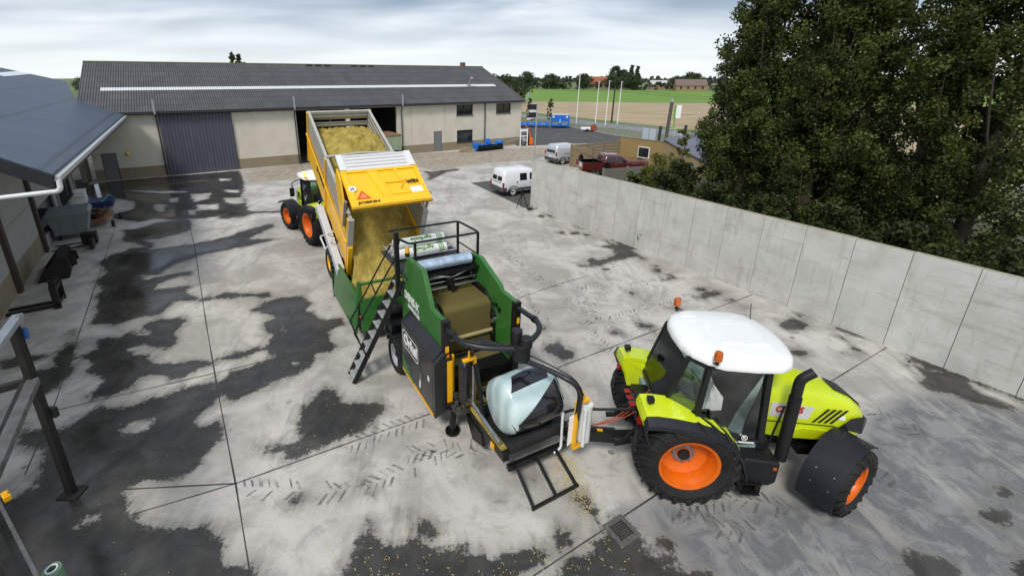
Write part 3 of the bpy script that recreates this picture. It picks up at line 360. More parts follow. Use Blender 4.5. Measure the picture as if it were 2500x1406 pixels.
tg.box(0, 4.66, -.16, -.12, .004, .012).box(0, 4.66, .12, .16, .004, .012); tg.build('grating', mat('rusty_grating', (.2, .15, .06), .7, var=.35, scale=9), tdr)
tm = MB(); rr = random.Random(7)
for Ln in TRACKS:
    pts = [Vector(p) for p in Ln]; s = 0
    for a, b in zip(pts, pts[1:]):
        d = (b-a).normalized(); pr = Vector((-d.y, d.x)); n = int((b-a).length/.17)
        for k in range(n):
            p = a+d*(k*.17)
            for sg in (-1, 1):
                if rr.random() < .12: continue
                q0 = p+pr*sg*.03+d*(.085 if sg > 0 else 0); q1 = q0+pr*sg*rr.uniform(.15, .27)-d*rr.uniform(.1, .18); w = d*rr.uniform(.014, .038)
                tm.quad(*[(z[0], -z[1], .0055) for z in (q0-w, q1-w, q1+w, q0+w)])
struct(tm.build('tyre_marks', print_mat()))
# chopped maize scattered on the concrete
sm = MB(); rr = random.Random(9)
def flecks(x0, x1, y0, y1, n, f=None, s=1):
    k = 0
    while k < n:
        x, y = rr.uniform(x0, x1), rr.uniform(y0, y1); k += 1
        if f and not f(x, y): continue
        a = rr.uniform(0, 3.14); l = rr.uniform(.008, .022)*s; w = rr.uniform(.003, .006)*s; z = .006
        c, q = math.cos(a), math.sin(a); sm.quad(*[(x+i*l*c-j*w*q, -(y+i*l*q+j*w*c), z+.003*rr.random()) for i, j in ((-1, -1), (1, -1), (1, 1), (-1, 1))])
flecks(-2.2, 3.2, 4.6, 6.1, 420)
flecks(1.5, 3.2, 6.2, 9.2, 7000, lambda x, y: rr.random() < math.exp(-((x-2.25-(7.4-y)*.12)/.28)**2-((y-7.3)/.85)**2))
flecks(-5, 0, 6, 10, 160); flecks(-10, 6, 4.6, 14, 260, None, .8)
tag(sm.build('spilled_maize', mat('maize_fleck', (.55, .42, .12), .8, var=.3)), 'yellow chopped maize flecks scattered over the wet concrete', 'spilled maize', kind='stuff')
# drain grate
t = thing('drain_grate', 'small square iron drain grate set in the wet concrete', 'drain', (2.93, 5.98, 0), 29)
g = MB().box(-.24, .24, -.24, .24, .001, .008); g.build('surround', mat('drain_concrete', (.1, .092, .08), .7, var=.3, scale=12), t)
g = MB()
for k in range(7): g.box(-.13, .13, -.14+k*.042, -.118+k*.042, .009, .022)
g.box(-.15, -.13, -.15, .15, .009, .024); g.box(.13, .15, -.15, .15, .009, .024); g.build('grate', mat('cast_iron', (.03, .028, .026), .6, var=.3), t)

# ================================================================= BUILDINGS AND WALLS
def ribbed(name, col, pitch, rough=.6, var=.15, axis=0, rows=0.0, rowcol=None, depth=.03, streak=None, metal=0.0, amt=.5):
    """corrugated / plank sheet: ribs along one local axis, optional overlapping rows, streaky weathering"""
    m = bpy.data.materials.new(name); m.use_nodes = True; nt, N, L = nodes_of(m); b = nt.nodes['Principled BSDF']; b.inputs['Metallic'].default_value = metal
    tc = N('ShaderNodeTexCoord'); V = tc.outputs['Object']; sp = N('ShaderNodeSeparateXYZ'); L(V, sp.inputs[0])
    def M(op, a, c, d=None):
        q = N('ShaderNodeMath'); q.operation = op
        for i, x in enumerate((a, c, d)):
            if x is None: continue
            if isinstance(x, (int, float)): q.inputs[i].default_value = x
            else: L(x, q.inputs[i])
        return q.outputs[0]
    wv = M('SINE', M('MULTIPLY', sp.outputs[axis], 2*math.pi/pitch), 0)
    mp = N('ShaderNodeMapping'); sc = [.35, .35, .35]; sc[axis] = 3.0; mp.inputs['Scale'].default_value = sc; L(V, mp.inputs[0])
    n = N('ShaderNodeTexNoise'); n.inputs['Scale'].default_value = 1.4; n.inputs['Detail'].default_value = 8; n.inputs['Roughness'].default_value = .7; L(mp.outputs[0], n.inputs[0])
    n2 = N('ShaderNodeTexNoise'); n2.inputs['Scale'].default_value = 9; n2.inputs['Detail'].default_value = 6; n2.inputs['Roughness'].default_value = .75; L(V, n2.inputs[0])
    r = N('ShaderNodeMapRange'); r.inputs[1].default_value = .3; r.inputs[2].default_value = .7; L(M('MULTIPLY_ADD', n2.outputs[0], .5, M('MULTIPLY', n.outputs[0], .5)), r.inputs[0])
    mx = N('ShaderNodeMix'); mx.data_type = 'RGBA'; L(r.outputs[0], mx.inputs[0]); mx.inputs[6].default_value = (*[c*(1-var) for c in col], 1); mx.inputs[7].default_value = (*[c*(1+var) for c in col], 1); colo = mx.outputs[2]
    if streak:
        r2 = N('ShaderNodeMapRange'); r2.inputs[1].default_value = .5; r2.inputs[2].default_value = .7; r2.inputs[4].default_value = amt; L(n.outputs[0], r2.inputs[0])
        m2 = N('ShaderNodeMix'); m2.data_type = 'RGBA'; L(r2.outputs[0], m2.inputs[0]); L(colo, m2.inputs[6]); m2.inputs[7].default_value = (*streak, 1); colo = m2.outputs[2]
    h = wv
    if rows:
        fr = M('FRACT', M('DIVIDE', sp.outputs[1 if axis == 0 else 0], rows), 0); ln = M('LESS_THAN', fr, .06)
        # every sheet of a row in a slightly different tone
        cell = N('ShaderNodeTexWhiteNoise'); cell.noise_dimensions = '2D'; cc = N('ShaderNodeCombineXYZ')
        L(M('FLOOR', M('DIVIDE', sp.outputs[1 if axis == 0 else 0], rows), 0), cc.inputs[0]); L(M('FLOOR', M('DIVIDE', sp.outputs[axis], 1.0), 0), cc.inputs[1]); L(cc.outputs[0], cell.inputs[0])
        m3 = N('ShaderNodeMix'); m3.data_type = 'RGBA'; m3.blend_type = 'MULTIPLY'; m3.inputs[0].default_value = 1; L(colo, m3.inputs[6])
        tone = M('MULTIPLY_ADD', cell.outputs[0], .22, .86); cb = N('ShaderNodeCombineXYZ'); [L(tone, cb.inputs[i]) for i in range(3)]; L(cb.outputs[0], m3.inputs[7]); colo = m3.outputs[2]
        m4 = N('ShaderNodeMix'); m4.data_type = 'RGBA'; L(M('MULTIPLY', ln, .7), m4.inputs[0]); L(colo, m4.inputs[6]); m4.inputs[7].default_value = (*(rowcol or [c*.35 for c in col]), 1); colo = m4.outputs[2]
        h = M('SUBTRACT', wv, M('MULTIPLY', fr, 1.2))
    L(colo, b.inputs['Base Color']); b.inputs['Roughness'].default_value = rough
    bp = N('ShaderNodeBump'); bp.inputs['Strength'].default_value = 1; bp.inputs['Distance'].default_value = depth; L(h, bp.inputs['Height']); L(bp.outputs[0], b.inputs['Normal'])
    return m
RENDER_W = mat('pebbledash_cream', (.64, .59, .49), .92, var=.2, scale=28, dirt=(.36, .32, .25), dirt_amt=.4, dirt_scale=.7, bump=.5, bscale=70)
RENDER_T = mat('pebbledash_tan', (.27, .22, .145), .92, var=.28, scale=28, dirt=(.16, .13, .085), dirt_amt=.6, dirt_scale=.9, bump=.5, bscale=70)
BFRAME = mat('brown_joinery', (.05, .042, .036), .5, var=.2)
CONC = mat('grey_concrete', (.36, .35, .33), .85, var=.15, scale=5, dirt=(.2, .19, .17), dirt_amt=.4, bump=.2)
PIPEC = mat('dark_pipe', (.03, .032, .036), .45, var=.2)
WPIPE = mat('white_plastic', (.72, .73, .74), .4, var=.06, dirt=(.4, .4, .38), dirt_amt=.3)
ZINC = mat('zinc', (.42, .43, .44), .4, metal=.5, var=.15)
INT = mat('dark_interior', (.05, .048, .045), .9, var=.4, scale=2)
# ---- long barn: local u along the front, v towards the yard
barn = thing('barn', 'long cream pebbledash barn with grey corrugated roof and two dark open doorways', 'barn', (-23.85, 37.07), 30.5)
EV, RV, RW, DB = 5.2, -9.0, 8.95, -18.0
U0, U1 = -4.9, 36.4
def wall(mb, u0, u1, w0, w1, th=.3): mb.box(u0, u1, -th, 0, w0, w1)
wm = MB()
ops = [(.02, 5.12, 0, 4.88), (10.5, 15.1, 0, 4.86), (15.5, 20.4, 0, 4.86), (27.45, 29.55, 3.72, 4.86), (27.5, 29.58, .78, 2.12), (24.6, 25.63, 0, 2.15), (32.72, 34.8, 3.74, 4.86), (-4.33, -3.36, 0, 2.1)]
def wallband(mb, w0, w1, inset=0):
    us = sorted({U0, U1} | {x for o in ops for x in o[:2]}); ws = sorted({w0, w1} | {y for o in ops for y in o[2:] if w0 < y < w1})
    for a, b in zip(us, us[1:]):
        for c, d in zip(ws, ws[1:]):
            if not any(o[0] <= a and b <= o[1] and o[2] <= c and d <= o[3] for o in ops): mb.box(a, b, -.3, inset, c, d)
wallband(wm, .88, EV); wm.box(U0, U0+.3, DB, -.3, 0, EV); wm.box(U1-.3, U1, DB, -.3, .0, EV); wm.box(U0, U1, DB-.3, DB, 0, EV)
for u in (U0, U1-.3): wm.prism([(-.0, EV), (DB, EV), (RV, RW-.1)], 0, u, u+.3)
wm.build('wall', RENDER_W, barn)
pu = [U0]+sorted(x for o in ops if o[2] < .85 for x in o[:2])+[U1]
for a_, b_2 in zip(pu[::2], pu[1::2]):
    if b_2-a_ > .05: MB().box(a_, b_2, -.3, .025, 0, .876).build('plinth', RENDER_T, barn)
MB().box(27.5, 29.58, -.3, .025, 0, .777).build('plinth', RENDER_T, barn)
ROOF = ribbed('grey_fibre_cement', (.105, .105, .112), .177, .8, .22, 0, rows=1.15, streak=(.16, .145, .11), depth=.05)
sl = math.hypot(-RV+.45, RW-EV+.1)
def roof_side(sign):
    o = bpy.data.objects
    mb = MB(); n = 1
    v0 = .45 if sign > 0 else 2*RV-.45
    mb.add([(0, 0, 0), (U1-U0+.5, 0, 0), (U1-U0+.5, -sl, 0), (0, -sl, 0), (0, 0, .06), (U1-U0+.5, 0, .06), (U1-U0+.5, -sl, .06), (0, -sl, .06)], [(0, 1, 2, 3), (4, 7, 6, 5), (0, 4, 5, 1), (1, 5, 6, 2), (2, 6, 7, 3), (3, 7, 4, 0)])
    ob = mb.build('roof', ROOF, barn); th = math.atan2(RW-EV+.1, -RV+.45)
    X = Vector((1, 0, 0)); Yv = Vector((0, math.cos(th)*(1 if sign > 0 else -1), math.sin(th))); Z = X.cross(Yv)
    M = Matrix((X, Yv, Z)).transposed().to_4x4(); M.translation = (U0-.25, -v0, EV-.12); ob.matrix_local = M; return ob, M
rf, RM = roof_side(1); roof_side(-1)
def on_roof(mb, name, m):
    o = mb.build(name, m, rf); return o
sk = MB().box(1.4, 40.1, -4.62, -4.02, .075, .085); on_roof(sk, 'skylight_strip', ribbed('skylight_sheet', (.78, .8, .8), .177, .4, .05, 0, depth=.03, streak=(.6, .6, .56)))
rc = MB().tube([(0, -sl, .05), (U1-U0+.5, -sl, .05)], .11, 8); on_roof(rc, 'ridge_cap', mat('mossy_ridge', (.12, .13, .07), .9, var=.35, scale=5))
for u in (19.0, 20.0, 21.0, 24, 25, 26): on_roof(MB().box(u, u+.6, -sl+.15, -sl+.45, .07, .16), 'roof_vent', BLACK)
ch = MB().cyl((36.3, -4.25, .05), (36.3, -4.0, .95), .11, 12); ch.cyl((36.3, -4.0, .95), (36.3, -3.96, 1.15), .19, 12); ch.box(36.0, 36.6, -4.5, -3.9, .09, .11); on_roof(ch, 'flue', ZINC)
gt = MB().box(U0, U1+.25, .34, .5, EV-.22, EV-.1); gt.build('gutter', PIPEC, barn)
fa = MB().box(U0, U1, .004, .03, EV-.3, EV-.24); fa.build('fascia', PIPEC, barn)
for u, top in ((-.22, 6.1), (10.36, 6.15), (20.88, 6.15)):
    MB().tube([(u, .12, 0), (u, .12, 4.3), (u, .34, 4.95)], .055).build('downpipe', PIPEC, barn, 40)
    MB().tube([(u, .56, 4.95), (u, .56, top-.05)], .075).build('vent_pipe', ZINC, barn, 40)
MB().tube([(31.15, .09, .1), (31.15, .09, 4.95)], .06).build('downpipe', PIPEC, barn, 40)
MB().tube([(36.6, .5, 4.95), (36.95, .62, 6.05)], .085).build('vent_pipe', ZINC, barn, 40)
for u in (13.6, 22.0, 26.0): MB().box(u-.012, u+.012, -.1, .006, .95, 4.85).build('wall_joint', mat('mortar_joint', (.3, .28, .24), .9), barn)
# lintel band over the left part
MB().box(-.1, 10.3, .006, .05, 4.86, 4.93).build('door_track', PIPEC, barn)
MB().box(-.1, 5.2, .03, .11, .03, 4.86).build('sliding_door', ribbed('plum_grey_sheet', (.085, .083, .115), .25, .5, .12, 0, depth=.03, streak=(.13, .13, .15)), barn)
for w in ops[3:5]+ops[6:7]:
    f = MB(); u0, u1, w0, w1 = w; mid = u0+(u1-u0)*(.48 if w0 > 3 and u0 < 30 else .55)
    for a in (u0, u1-.07): f.box(a, a+.07, -.2, -.06, w0, w1)
    f.box(u0+.07, u1-.07, -.2, -.06, w0, w0+.07); f.box(u0+.07, u1-.07, -.2, -.06, w1-.07, w1)
    if w0 > 3: f.box(mid-.04, mid+.04, -.2, -.06, w0+.07, w1-.07)
    fo = f.build('window', BFRAME, barn); MB().box(u0+.07, u1-.07, -.15, -.14, w0+.07, w1-.07).build('pane', PANE, fo); MB().box(u0-.05, u1+.05, -.05, .08, w0-.06, w0-.003).build('sill', BFRAME, fo)
for u0, u1, h in ((24.6, 25.63, 2.15), (-4.33, -3.36, 2.1)):
    d = MB().box(u0+.04, u1-.04, -.12, -.05, .02, h-.04).build('door', mat('grey_door', (.17, .175, .185), .5, var=.1), barn); MB().box(u1-.22, u1-.12, -.05, -.01, .98, 1.06).build('handle', STEEL, d)
MB().box(15.1, 15.5, -.31, .03, 0, 4.86).build('pillar', RENDER_W, barn)
# interior: floor slab and a back partition so the openings read as deep dark halls
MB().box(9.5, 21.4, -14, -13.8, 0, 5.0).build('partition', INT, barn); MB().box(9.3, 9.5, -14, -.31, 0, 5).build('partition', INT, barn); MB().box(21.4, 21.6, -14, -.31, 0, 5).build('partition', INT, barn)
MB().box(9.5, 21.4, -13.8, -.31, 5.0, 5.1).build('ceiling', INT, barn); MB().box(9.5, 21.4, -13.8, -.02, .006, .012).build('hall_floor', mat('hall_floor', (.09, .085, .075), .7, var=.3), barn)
wl = thing('wall_lamp', 'small round yellow lamp on the pebbledash wall beside the sliding door', 'lamp', (-25.93, 35.55, 2.05), 30.5)
MB().lathe([(.0, .0), (.13, .0), (.15, .08), (.06, .2), (0, .2)], (0, .28, 0), 1, 16).build('shade', SAFY, wl, 40); MB().bar((0, 0, 0), (0, .28, 0), .04).build('bracket', BLACK, wl)
# green farm wagon inside the right doorway
wg = thing('wagon', 'pale green wooden farm wagon parked inside the right doorway of the barn', 'wagon', (-7.0, 45.5), 30.5)
MB().box(-.9, .9, -2.2, 1.2, .9, 2.3).build('body', mat('pale_green_boards', (.25, .33, .22), .7, var=.2, dirt=(.3, .2, .12), dirt_amt=.4), wg); MB().box(-.95, .95, -2.25, 1.25, 2.3, 2.42).build('top_rail', mat('rusty_rail', (.22, .13, .07), .8, var=.3), wg)
for x in (-.8, .8):
    for y in (-1.6, .6): MB().lathe([(.2, -.1), (.42, -.1), (.45, 0), (.42, .1), (.2, .1)], (x, y, .45), 0, 20).build('wheel', RUBBER, wg)
# ---- left workshop under a dark blue-grey sheet roof: local u along the wall, v towards the yard
ws_ = thing('workshop', 'low workshop with blue grey sheet roof and brown posts along its wall', 'workshop', (-16.59, 15.42), 122)
m = MB()
def seg(a, b, w0, w1, mm): mm.box(a, b, -.25, 0, w0, w1)
lw, lp = MB(), MB(); wins = [(5.55, 9.4, .55, 1.92), (10.75, 14.8, .6, 1.85)]
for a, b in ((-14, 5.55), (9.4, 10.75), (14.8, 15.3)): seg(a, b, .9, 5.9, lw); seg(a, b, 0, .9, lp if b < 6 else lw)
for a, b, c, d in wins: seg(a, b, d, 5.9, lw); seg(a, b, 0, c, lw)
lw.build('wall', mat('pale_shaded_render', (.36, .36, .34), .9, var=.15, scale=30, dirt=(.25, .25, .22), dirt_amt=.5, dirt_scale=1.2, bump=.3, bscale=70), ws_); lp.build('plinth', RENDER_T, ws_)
MB().box(-14, 4.9, .0, .015, 2.3, 2.33).build('wall_joint', mat('mortar_joint', (.2, .19, .17), .9), ws_)
for u in (-10, -5, .05, 5.0): MB().box(u-.16, u+.16, -.02, .14, 0, 5.9).build('post', mat('brown_steel', (.05, .036, .028), .6, var=.3, scale=8), ws_)
for u in (10.1, 15.35): MB().box(u-.09, u+.09, -.02, .1, 0, 5.8).build('trim', mat('grey_trim', (.3, .29, .27), .7), ws_)
for a, b, c, d in wins:
    f = MB(); f.box(a, b, -.2, -.08, c, c+.08).box(a, b, -.2, -.08, d-.08, d).box(a, a+.08, -.2, -.08, c+.08, d-.08).box(b-.08, b, -.2, -.08, c+.08, d-.08)
    fo = f.build('window', BFRAME, ws_); MB().box(a+.08, b-.08, -.15, -.14, c+.08, d-.08).build('pane', PANE, fo)
# end of the workshop: dark opening, posts against the barn
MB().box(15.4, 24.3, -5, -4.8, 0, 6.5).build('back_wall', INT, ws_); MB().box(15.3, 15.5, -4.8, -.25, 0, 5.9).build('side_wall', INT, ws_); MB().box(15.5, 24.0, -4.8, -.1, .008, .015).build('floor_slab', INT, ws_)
for u, v in ((22.6, -.35), (23.2, -.15)): MB().box(u-.16, u+.16, v-.16, v+.16, 0, 5.6).build('post', mat('pale_post', (.3, .27, .22), .8, var=.2), ws_)
SHEET = ribbed('blue_grey_sheet', (.055, .078, .115), .25, .42, .18, 0, rows=2.6, rowcol=(.025, .033, .045), depth=.012, streak=(.08, .105, .145), metal=.1)
th = rad(19); N0, E0 = (-4.95, 2.82), (22.35, 3.08)
def roofpt(u, v, dz=0): return (u, v, 4.98+(2.9-v)*math.tan(th)+dz)
edge = [N0, E0, (27.5, -.35), (29.5, -.6), (49.0, -3.4), (42, -8), (42, -16), (10, -16), (5, -8)]
ed2 = edge[:1]+edge[1:]
r_ = MB(); n_ = len(ed2); r_.add([roofpt(*p) for p in ed2]+[roofpt(*p, .09) for p in ed2], [tuple(range(n_)), tuple(range(2*n_-1, n_-1, -1))]+[(k, (k+1) % n_, n_+(k+1) % n_, n_+k) for k in range(n_)])
rb = r_.build('roof', SHEET, ws_)
s_ = MB(); sv = [(31, -4.9), (44.6, -5.6), (44.2, -6.4), (31, -5.6)]; s_.add([roofpt(*p, .1) for p in sv]+[roofpt(*p, .115) for p in sv], [(0, 1, 2, 3), (7, 6, 5, 4), (0, 4, 5, 1), (1, 5, 6, 2), (2, 6, 7, 3), (3, 7, 4, 0)]); s_.build('skylight_strip', mat('skylight_white', (.78, .8, .82), .4, var=.05), rb)
g = MB(); a, b = Vector(roofpt(*N0)), Vector(roofpt(*E0)); off = Vector((0, .09, -.06)); g.bar(a+off, b+off, .16, .13); g.build('gutter', mat('gutter_grey', (.55, .57, .58), .35, metal=.3, var=.1), ws_)
g = MB(); g.bar(a+Vector((.05, .02, -.2)), b+Vector((0, .02, -.2)), .05, .24); a2 = Vector(roofpt(5, -8)); g.bar(a+Vector((0, 0, -.16)), a2+Vector((0, 0, -.16)), .06, .42); g.build('fascia', mat('black_fascia', (.022, .023, .027), .5, var=.2), ws_)
g = MB(); g.tube(bend([a+Vector((.05, .1, -.1)), a+Vector((.0, .1, -.42)), a+Vector((.35, -1.6, -.52)), a+Vector((.8, -3.5, -.62))], .14), .07, 10); g.build('downpipe', WPIPE, ws_, 40)
# ---- concrete retaining wall of upright panels
wall_t = thing('retaining_wall', 'tall grey concrete wall of upright panels along the yard', 'wall', (4.54, 27.15), 118.9+180)
def wall_mat():
    m = bpy.data.materials.new('cast_concrete'); m.use_nodes = True; nt, N, L = nodes_of(m); b = nt.nodes['Principled BSDF']; b.inputs['Roughness'].default_value = .85
    oi = N('ShaderNodeObjectInfo'); tc = N('ShaderNodeTexCoord'); V = N('ShaderNodeVectorMath'); L(tc.outputs['Object'], V.inputs[0]); sc = N('ShaderNodeVectorMath'); sc.operation = 'SCALE'; sc.inputs[0].default_value = (17, 5, 0); L(oi.outputs['Random'], sc.inputs['Scale'])
    def ns(scale, st=(1, 1, 1), det=7, rnd=True):
        mp = N('ShaderNodeMapping'); mp.inputs['Scale'].default_value = st; L(V.outputs[0] if rnd else tc.outputs['Object'], mp.inputs[0]); n = N('ShaderNodeTexNoise'); n.inputs['Scale'].default_value = scale; n.inputs['Detail'].default_value = det; n.inputs['Roughness'].default_value = .68; n.inputs['Distortion'].default_value = .5; L(mp.outputs[0], n.inputs[0]); return n.outputs[0]
    L(sc.outputs[0], V.inputs[1])
    def rg(a, lo, hi, o): q = N('ShaderNodeMapRange'); q.inputs[1].default_value = lo; q.inputs[2].default_value = hi; q.inputs[4].default_value = o; L(a, q.inputs[0]); return q.outputs[0]
    def mx(f, a, c):
        q = N('ShaderNodeMix'); q.data_type = 'RGBA'; L(f, q.inputs[0])
        for s_, k in ((a, 6), (c, 7)):
            if isinstance(s_, tuple): q.inputs[k].default_value = (*s_, 1)
            else: L(s_, q.inputs[k])
        return q.outputs[2]
    c = mx(rg(ns(.9), .3, .7, 1), (.44, .43, .395), (.62, .61, .575)); c = mx(rg(ns(2.2, (.25, .25, 2.4)), .54, .74, .5), c, (.25, .23, .19)); c = mx(rg(ns(2.5, (2.2, 2.2, .22)), .54, .72, .6), c, (.28, .26, .22)); c = mx(rg(ns(9), .62, .78, .5), c, (.24, .22, .19))
    # pour lines: thin wavy level stains
    sp = N('ShaderNodeSeparateXYZ'); L(tc.outputs['Object'], sp.inputs[0])
    for z0, wdt in ((2.35, .05), (.72, .07), (1.65, .035)):
        a = N('ShaderNodeMath'); a.operation = 'MULTIPLY_ADD'; L(ns(.7, rnd=False), a.inputs[0]); a.inputs[1].default_value = .9; L(sp.outputs[2], a.inputs[2]); d = N('ShaderNodeMath'); d.operation = 'SUBTRACT'; L(a.outputs[0], d.inputs[0]); d.inputs[1].default_value = z0+.45; ab = N('ShaderNodeMath'); ab.operation = 'ABSOLUTE'; L(d.outputs[0], ab.inputs[0])
        q = N('ShaderNodeMapRange'); q.inputs[1].default_value = 0; q.inputs[2].default_value = wdt; q.inputs[3].default_value = .38; q.inputs[4].default_value = 0; L(ab.outputs[0], q.inputs[0]); k = N('ShaderNodeMath'); k.operation = 'MULTIPLY'; L(q.outputs[0], k.inputs[0]); L(rg(ns(3), .48, .66, 1), k.inputs[1]); c = mx(k.outputs[0], c, (.22, .205, .18))
    L(c, b.inputs['Base Color']); bp = N('ShaderNodeBump'); bp.inputs['Strength'].default_value = .25; bp.inputs['Distance'].default_value = .01; L(ns(30), bp.inputs['Height']); L(bp.outputs[0], b.inputs['Normal']); return m
WM = wall_mat(); TOPM = mat('mossy_edge', (.33, .31, .22), .9, var=.3, scale=8)
pw = 1.345; rr = random.Random(3)
for k in range(18):
    u = k*pw-.13; dz = rr.uniform(-.012, .012); p = MB().box(u+.008, u+pw-.008, -.2+rr.uniform(-.004, .004), 0, 0, 2.98+dz).build('wall_panel', WM, wall_t)
    MB().box(u+.008, u+pw-.008, -.18, -.02, 2.98+dz, 2.99+dz).build('coping', TOPM, p)
MB().box(-.1, 17.8*pw, -.14, -.05, 0, 2.9).build('joint_filler', mat('dark_joint', (.06, .052, .045), .9), wall_t)
# ---- brick outhouse and fences behind the wall
FB = (15.35, 43.43)
bt = thing('brick_outhouse', 'yellow brick outhouse with a small window and grey tiled roof', 'outhouse', FB, -58)
BRK = mat('yellow_brick', (.36, .25, .1), .9, var=.3, scale=20, dirt=(.2, .13, .06), dirt_amt=.5, dirt_scale=3, bump=.4, bscale=50, stretch=(1, 1, 3))
b_ = MB(); b_.box(0, 4.6, -.3, 0, 0, 2.35).box(0, .3, -3.0, -.3, 0, 1.9).box(0, 4.6, -3.0, -2.75, 0, 1.9)
b_.build('wall', BRK, bt); 
b2 = MB(); b2.prism([(4.6, 0), (8.8, 0), (8.8, 1.0), (5.2, 2.45), (4.6, 2.45)], 1, -3, -.02); b2.build('gable_wall', mat('weathered_brick', (.3, .23, .12), .9, var=.3, scale=20, dirt=(.2, .17, .1), dirt_amt=.6, dirt_scale=2, bump=.4, bscale=50), bt)
rt = MB(); rt.add([(4.5, .1, 2.62), (9.4, .1, .9), (9.4, -5, .9), (4.5, -5, 2.62), (4.5, .1, 2.72), (9.4, .1, 1.0), (9.4, -5, 1.0), (4.5, -5, 2.72)], [(0, 1, 2, 3), (7, 6, 5, 4), (0, 4, 5, 1), (1, 5, 6, 2), (2, 6, 7, 3), (3, 7, 4, 0)])
rt.build('roof', ribbed('grey_pantile', (.17, .18, .24), .3, .5, .2, 1, rows=.34, rowcol=(.05, .05, .07), depth=.08), bt); MB().box(-.05, 4.65, -.33, .03, 2.352, 2.4).build('coping', mat('brick_coping', (.2, .17, .12), .9, var=.2), bt)
w_ = MB().box(2.15, 3.35, .003, .05, .75, 1.75).build('window', WHITE, bt); MB().box(2.23, 3.27, .052, .06, .83, 1.67).build('pane', PANE, w_)
def plank_fence(name, label, p0, p1, n, h, col, postcol, planks=3):
    p0, p1 = Vector(p0), Vector(p1); L_ = (p1-p0).length; t = thing(name, label, 'fence', p0, math.degrees(math.atan2(p1.y-p0.y, p1.x-p0.x))); s = L_/n; pm = mat(name+'_post', postcol, .85, var=.2); bm_ = mat(name+'_board', col, .85, var=.22, scale=5, stretch=(1, 1, 4), dirt=[c*.5 for c in col], dirt_amt=.4)
    for k in range(n+1): MB().box(k*s-.06, k*s+.06, -.07, .07, 0, h+.06).build('post', pm, t, bevel=.01)
    for k in range(n):
        b = MB()
        for j in range(planks): b.box(k*s+.06, (k+1)*s-.06, -.025, .025, j*h/planks+.01, (j+1)*h/planks-.012)
        b.build('panel', bm_, t)
    return t
plank_fence('timber_fence', 'brown timber fence panels behind the silver van and pickup', (10.2, 41.0), FB, 3, 1.95, (.25, .19, .11), (.22, .17, .1), 7)
plank_fence('timber_fence', 'short brown timber fence end panel facing the van', (10.2, 40.9), (11.6, 39.2), 1, 1.9, (.27, .21, .12), (.22, .17, .1), 7)
plank_fence('concrete_fence', 'grey concrete plank fence in front of the dark red pickup', (10.9, 33.6), (19.0, 36.3), 4, 1.2, (.19, .175, .15), (.24, .22, .18), 4)
# ---- mesh fence, sliding gate, poles beyond the lot
fA, fB = Vector((17.9, 75.8)), Vector((24.3, 56.4)); dfn = (fB-fA); fl = dfn.length; fang = math.degrees(math.atan2(dfn.y, dfn.x))
def mesh_mat():
    m = bpy.data.materials.new('wire_mesh'); m.use_nodes = True; nt, N, L = nodes_of(m); b = nt.nodes['Principled BSDF']; b.inputs['Base Color'].default_value = (.5, .53, .55, 1); b.inputs['Metallic'].default_value = .4
    tc = N('ShaderNodeTexCoord'); sp = N('ShaderNodeSeparateXYZ'); L(tc.outputs['Object'], sp.inputs[0]); o = None
    for i, f in ((0, .06), (2, .2)):
        d = N('ShaderNodeMath'); d.operation = 'DIVIDE'; L(sp.outputs[i], d.inputs[0]); d.inputs[1].default_value = f; fr = N('ShaderNodeMath'); fr.operation = 'FRACT'; L(d.outputs[0], fr.inputs[0]); lt = N('ShaderNodeMath'); lt.operation = 'LESS_THAN'; L(fr.outputs[0], lt.inputs[0]); lt.inputs[1].default_value = .09 if i == 0 else .05
        if o is None: o = lt.outputs[0]
        else: a = N('ShaderNodeMath'); a.operation = 'MAXIMUM'; L(o, a.inputs[0]); L(lt.outputs[0], a.inputs[1]); o = a.outputs[0]
    L(o, b.inputs['Alpha']); return m
MESH = mesh_mat()
mf = thing('mesh_fence', 'low grey wire mesh fence along the edge of the asphalt lot', 'fence', fA, fang)
kL = fl*.62
for k in range(7): MB().box(k*kL/6-.035, k*kL/6+.035, -.035, .035, 0, 1.55).build('post', GALV, mf)
for k in range(6): MB().box(k*kL/6+.035, (k+1)*kL/6-.035, -.006, .006, .15, 1.5).build('mesh_panel', MESH, mf)
MB().box(0, fl, -.08, .08, -.03, .14).build('kerb', CONC, mf)
sg = thing('sliding_gate', 'silver grey sliding gate with pale solid end panels beside the lot', 'gate', fA+dfn*.63, fang); gl = fl*.37
g = MB()
for z in (.12, 1.75): g.box(0, gl, -.05, .05, z, z+.1)
for k in range(7): g.box(gl*k/6-.035, gl*k/6+.035, -.045, .045, .22, 1.75)
g.build('frame', GALV, sg); g = MB()
for k in range(4): g.box(gl*k/6+.06, gl*(k+1)/6-.06, -.01, .01, .25, 1.72)
g.build('mesh_panel', MESH, sg); g = MB()
for k in (4, 5): g.box(gl*k/6+.06, gl*(k+1)/6-.06, -.015, .015, .25, 1.72)
g.build('solid_panel', mat('pale_blue_sheet', (.55, .6, .66), .5, var=.1), sg)
for q, (x, y) in enumerate(((24.5, 55.9), (28.2, 57.2))): 
    t = thing('gate_post', ('dark blue gate post at the left of the driveway opening', 'dark and yellow gate post at the right of the driveway')[q], 'gate post', (x, y), 30); MB().box(-.12, .12, -.12, .12, 0, 2.1).build('post', mat('navy_paint', (.03, .035, .07), .4, var=.1), t, bevel=.01); MB().box(-.13, .13, -.13, .13, .1, .5 if q else .2).build('band', SAFY, t)
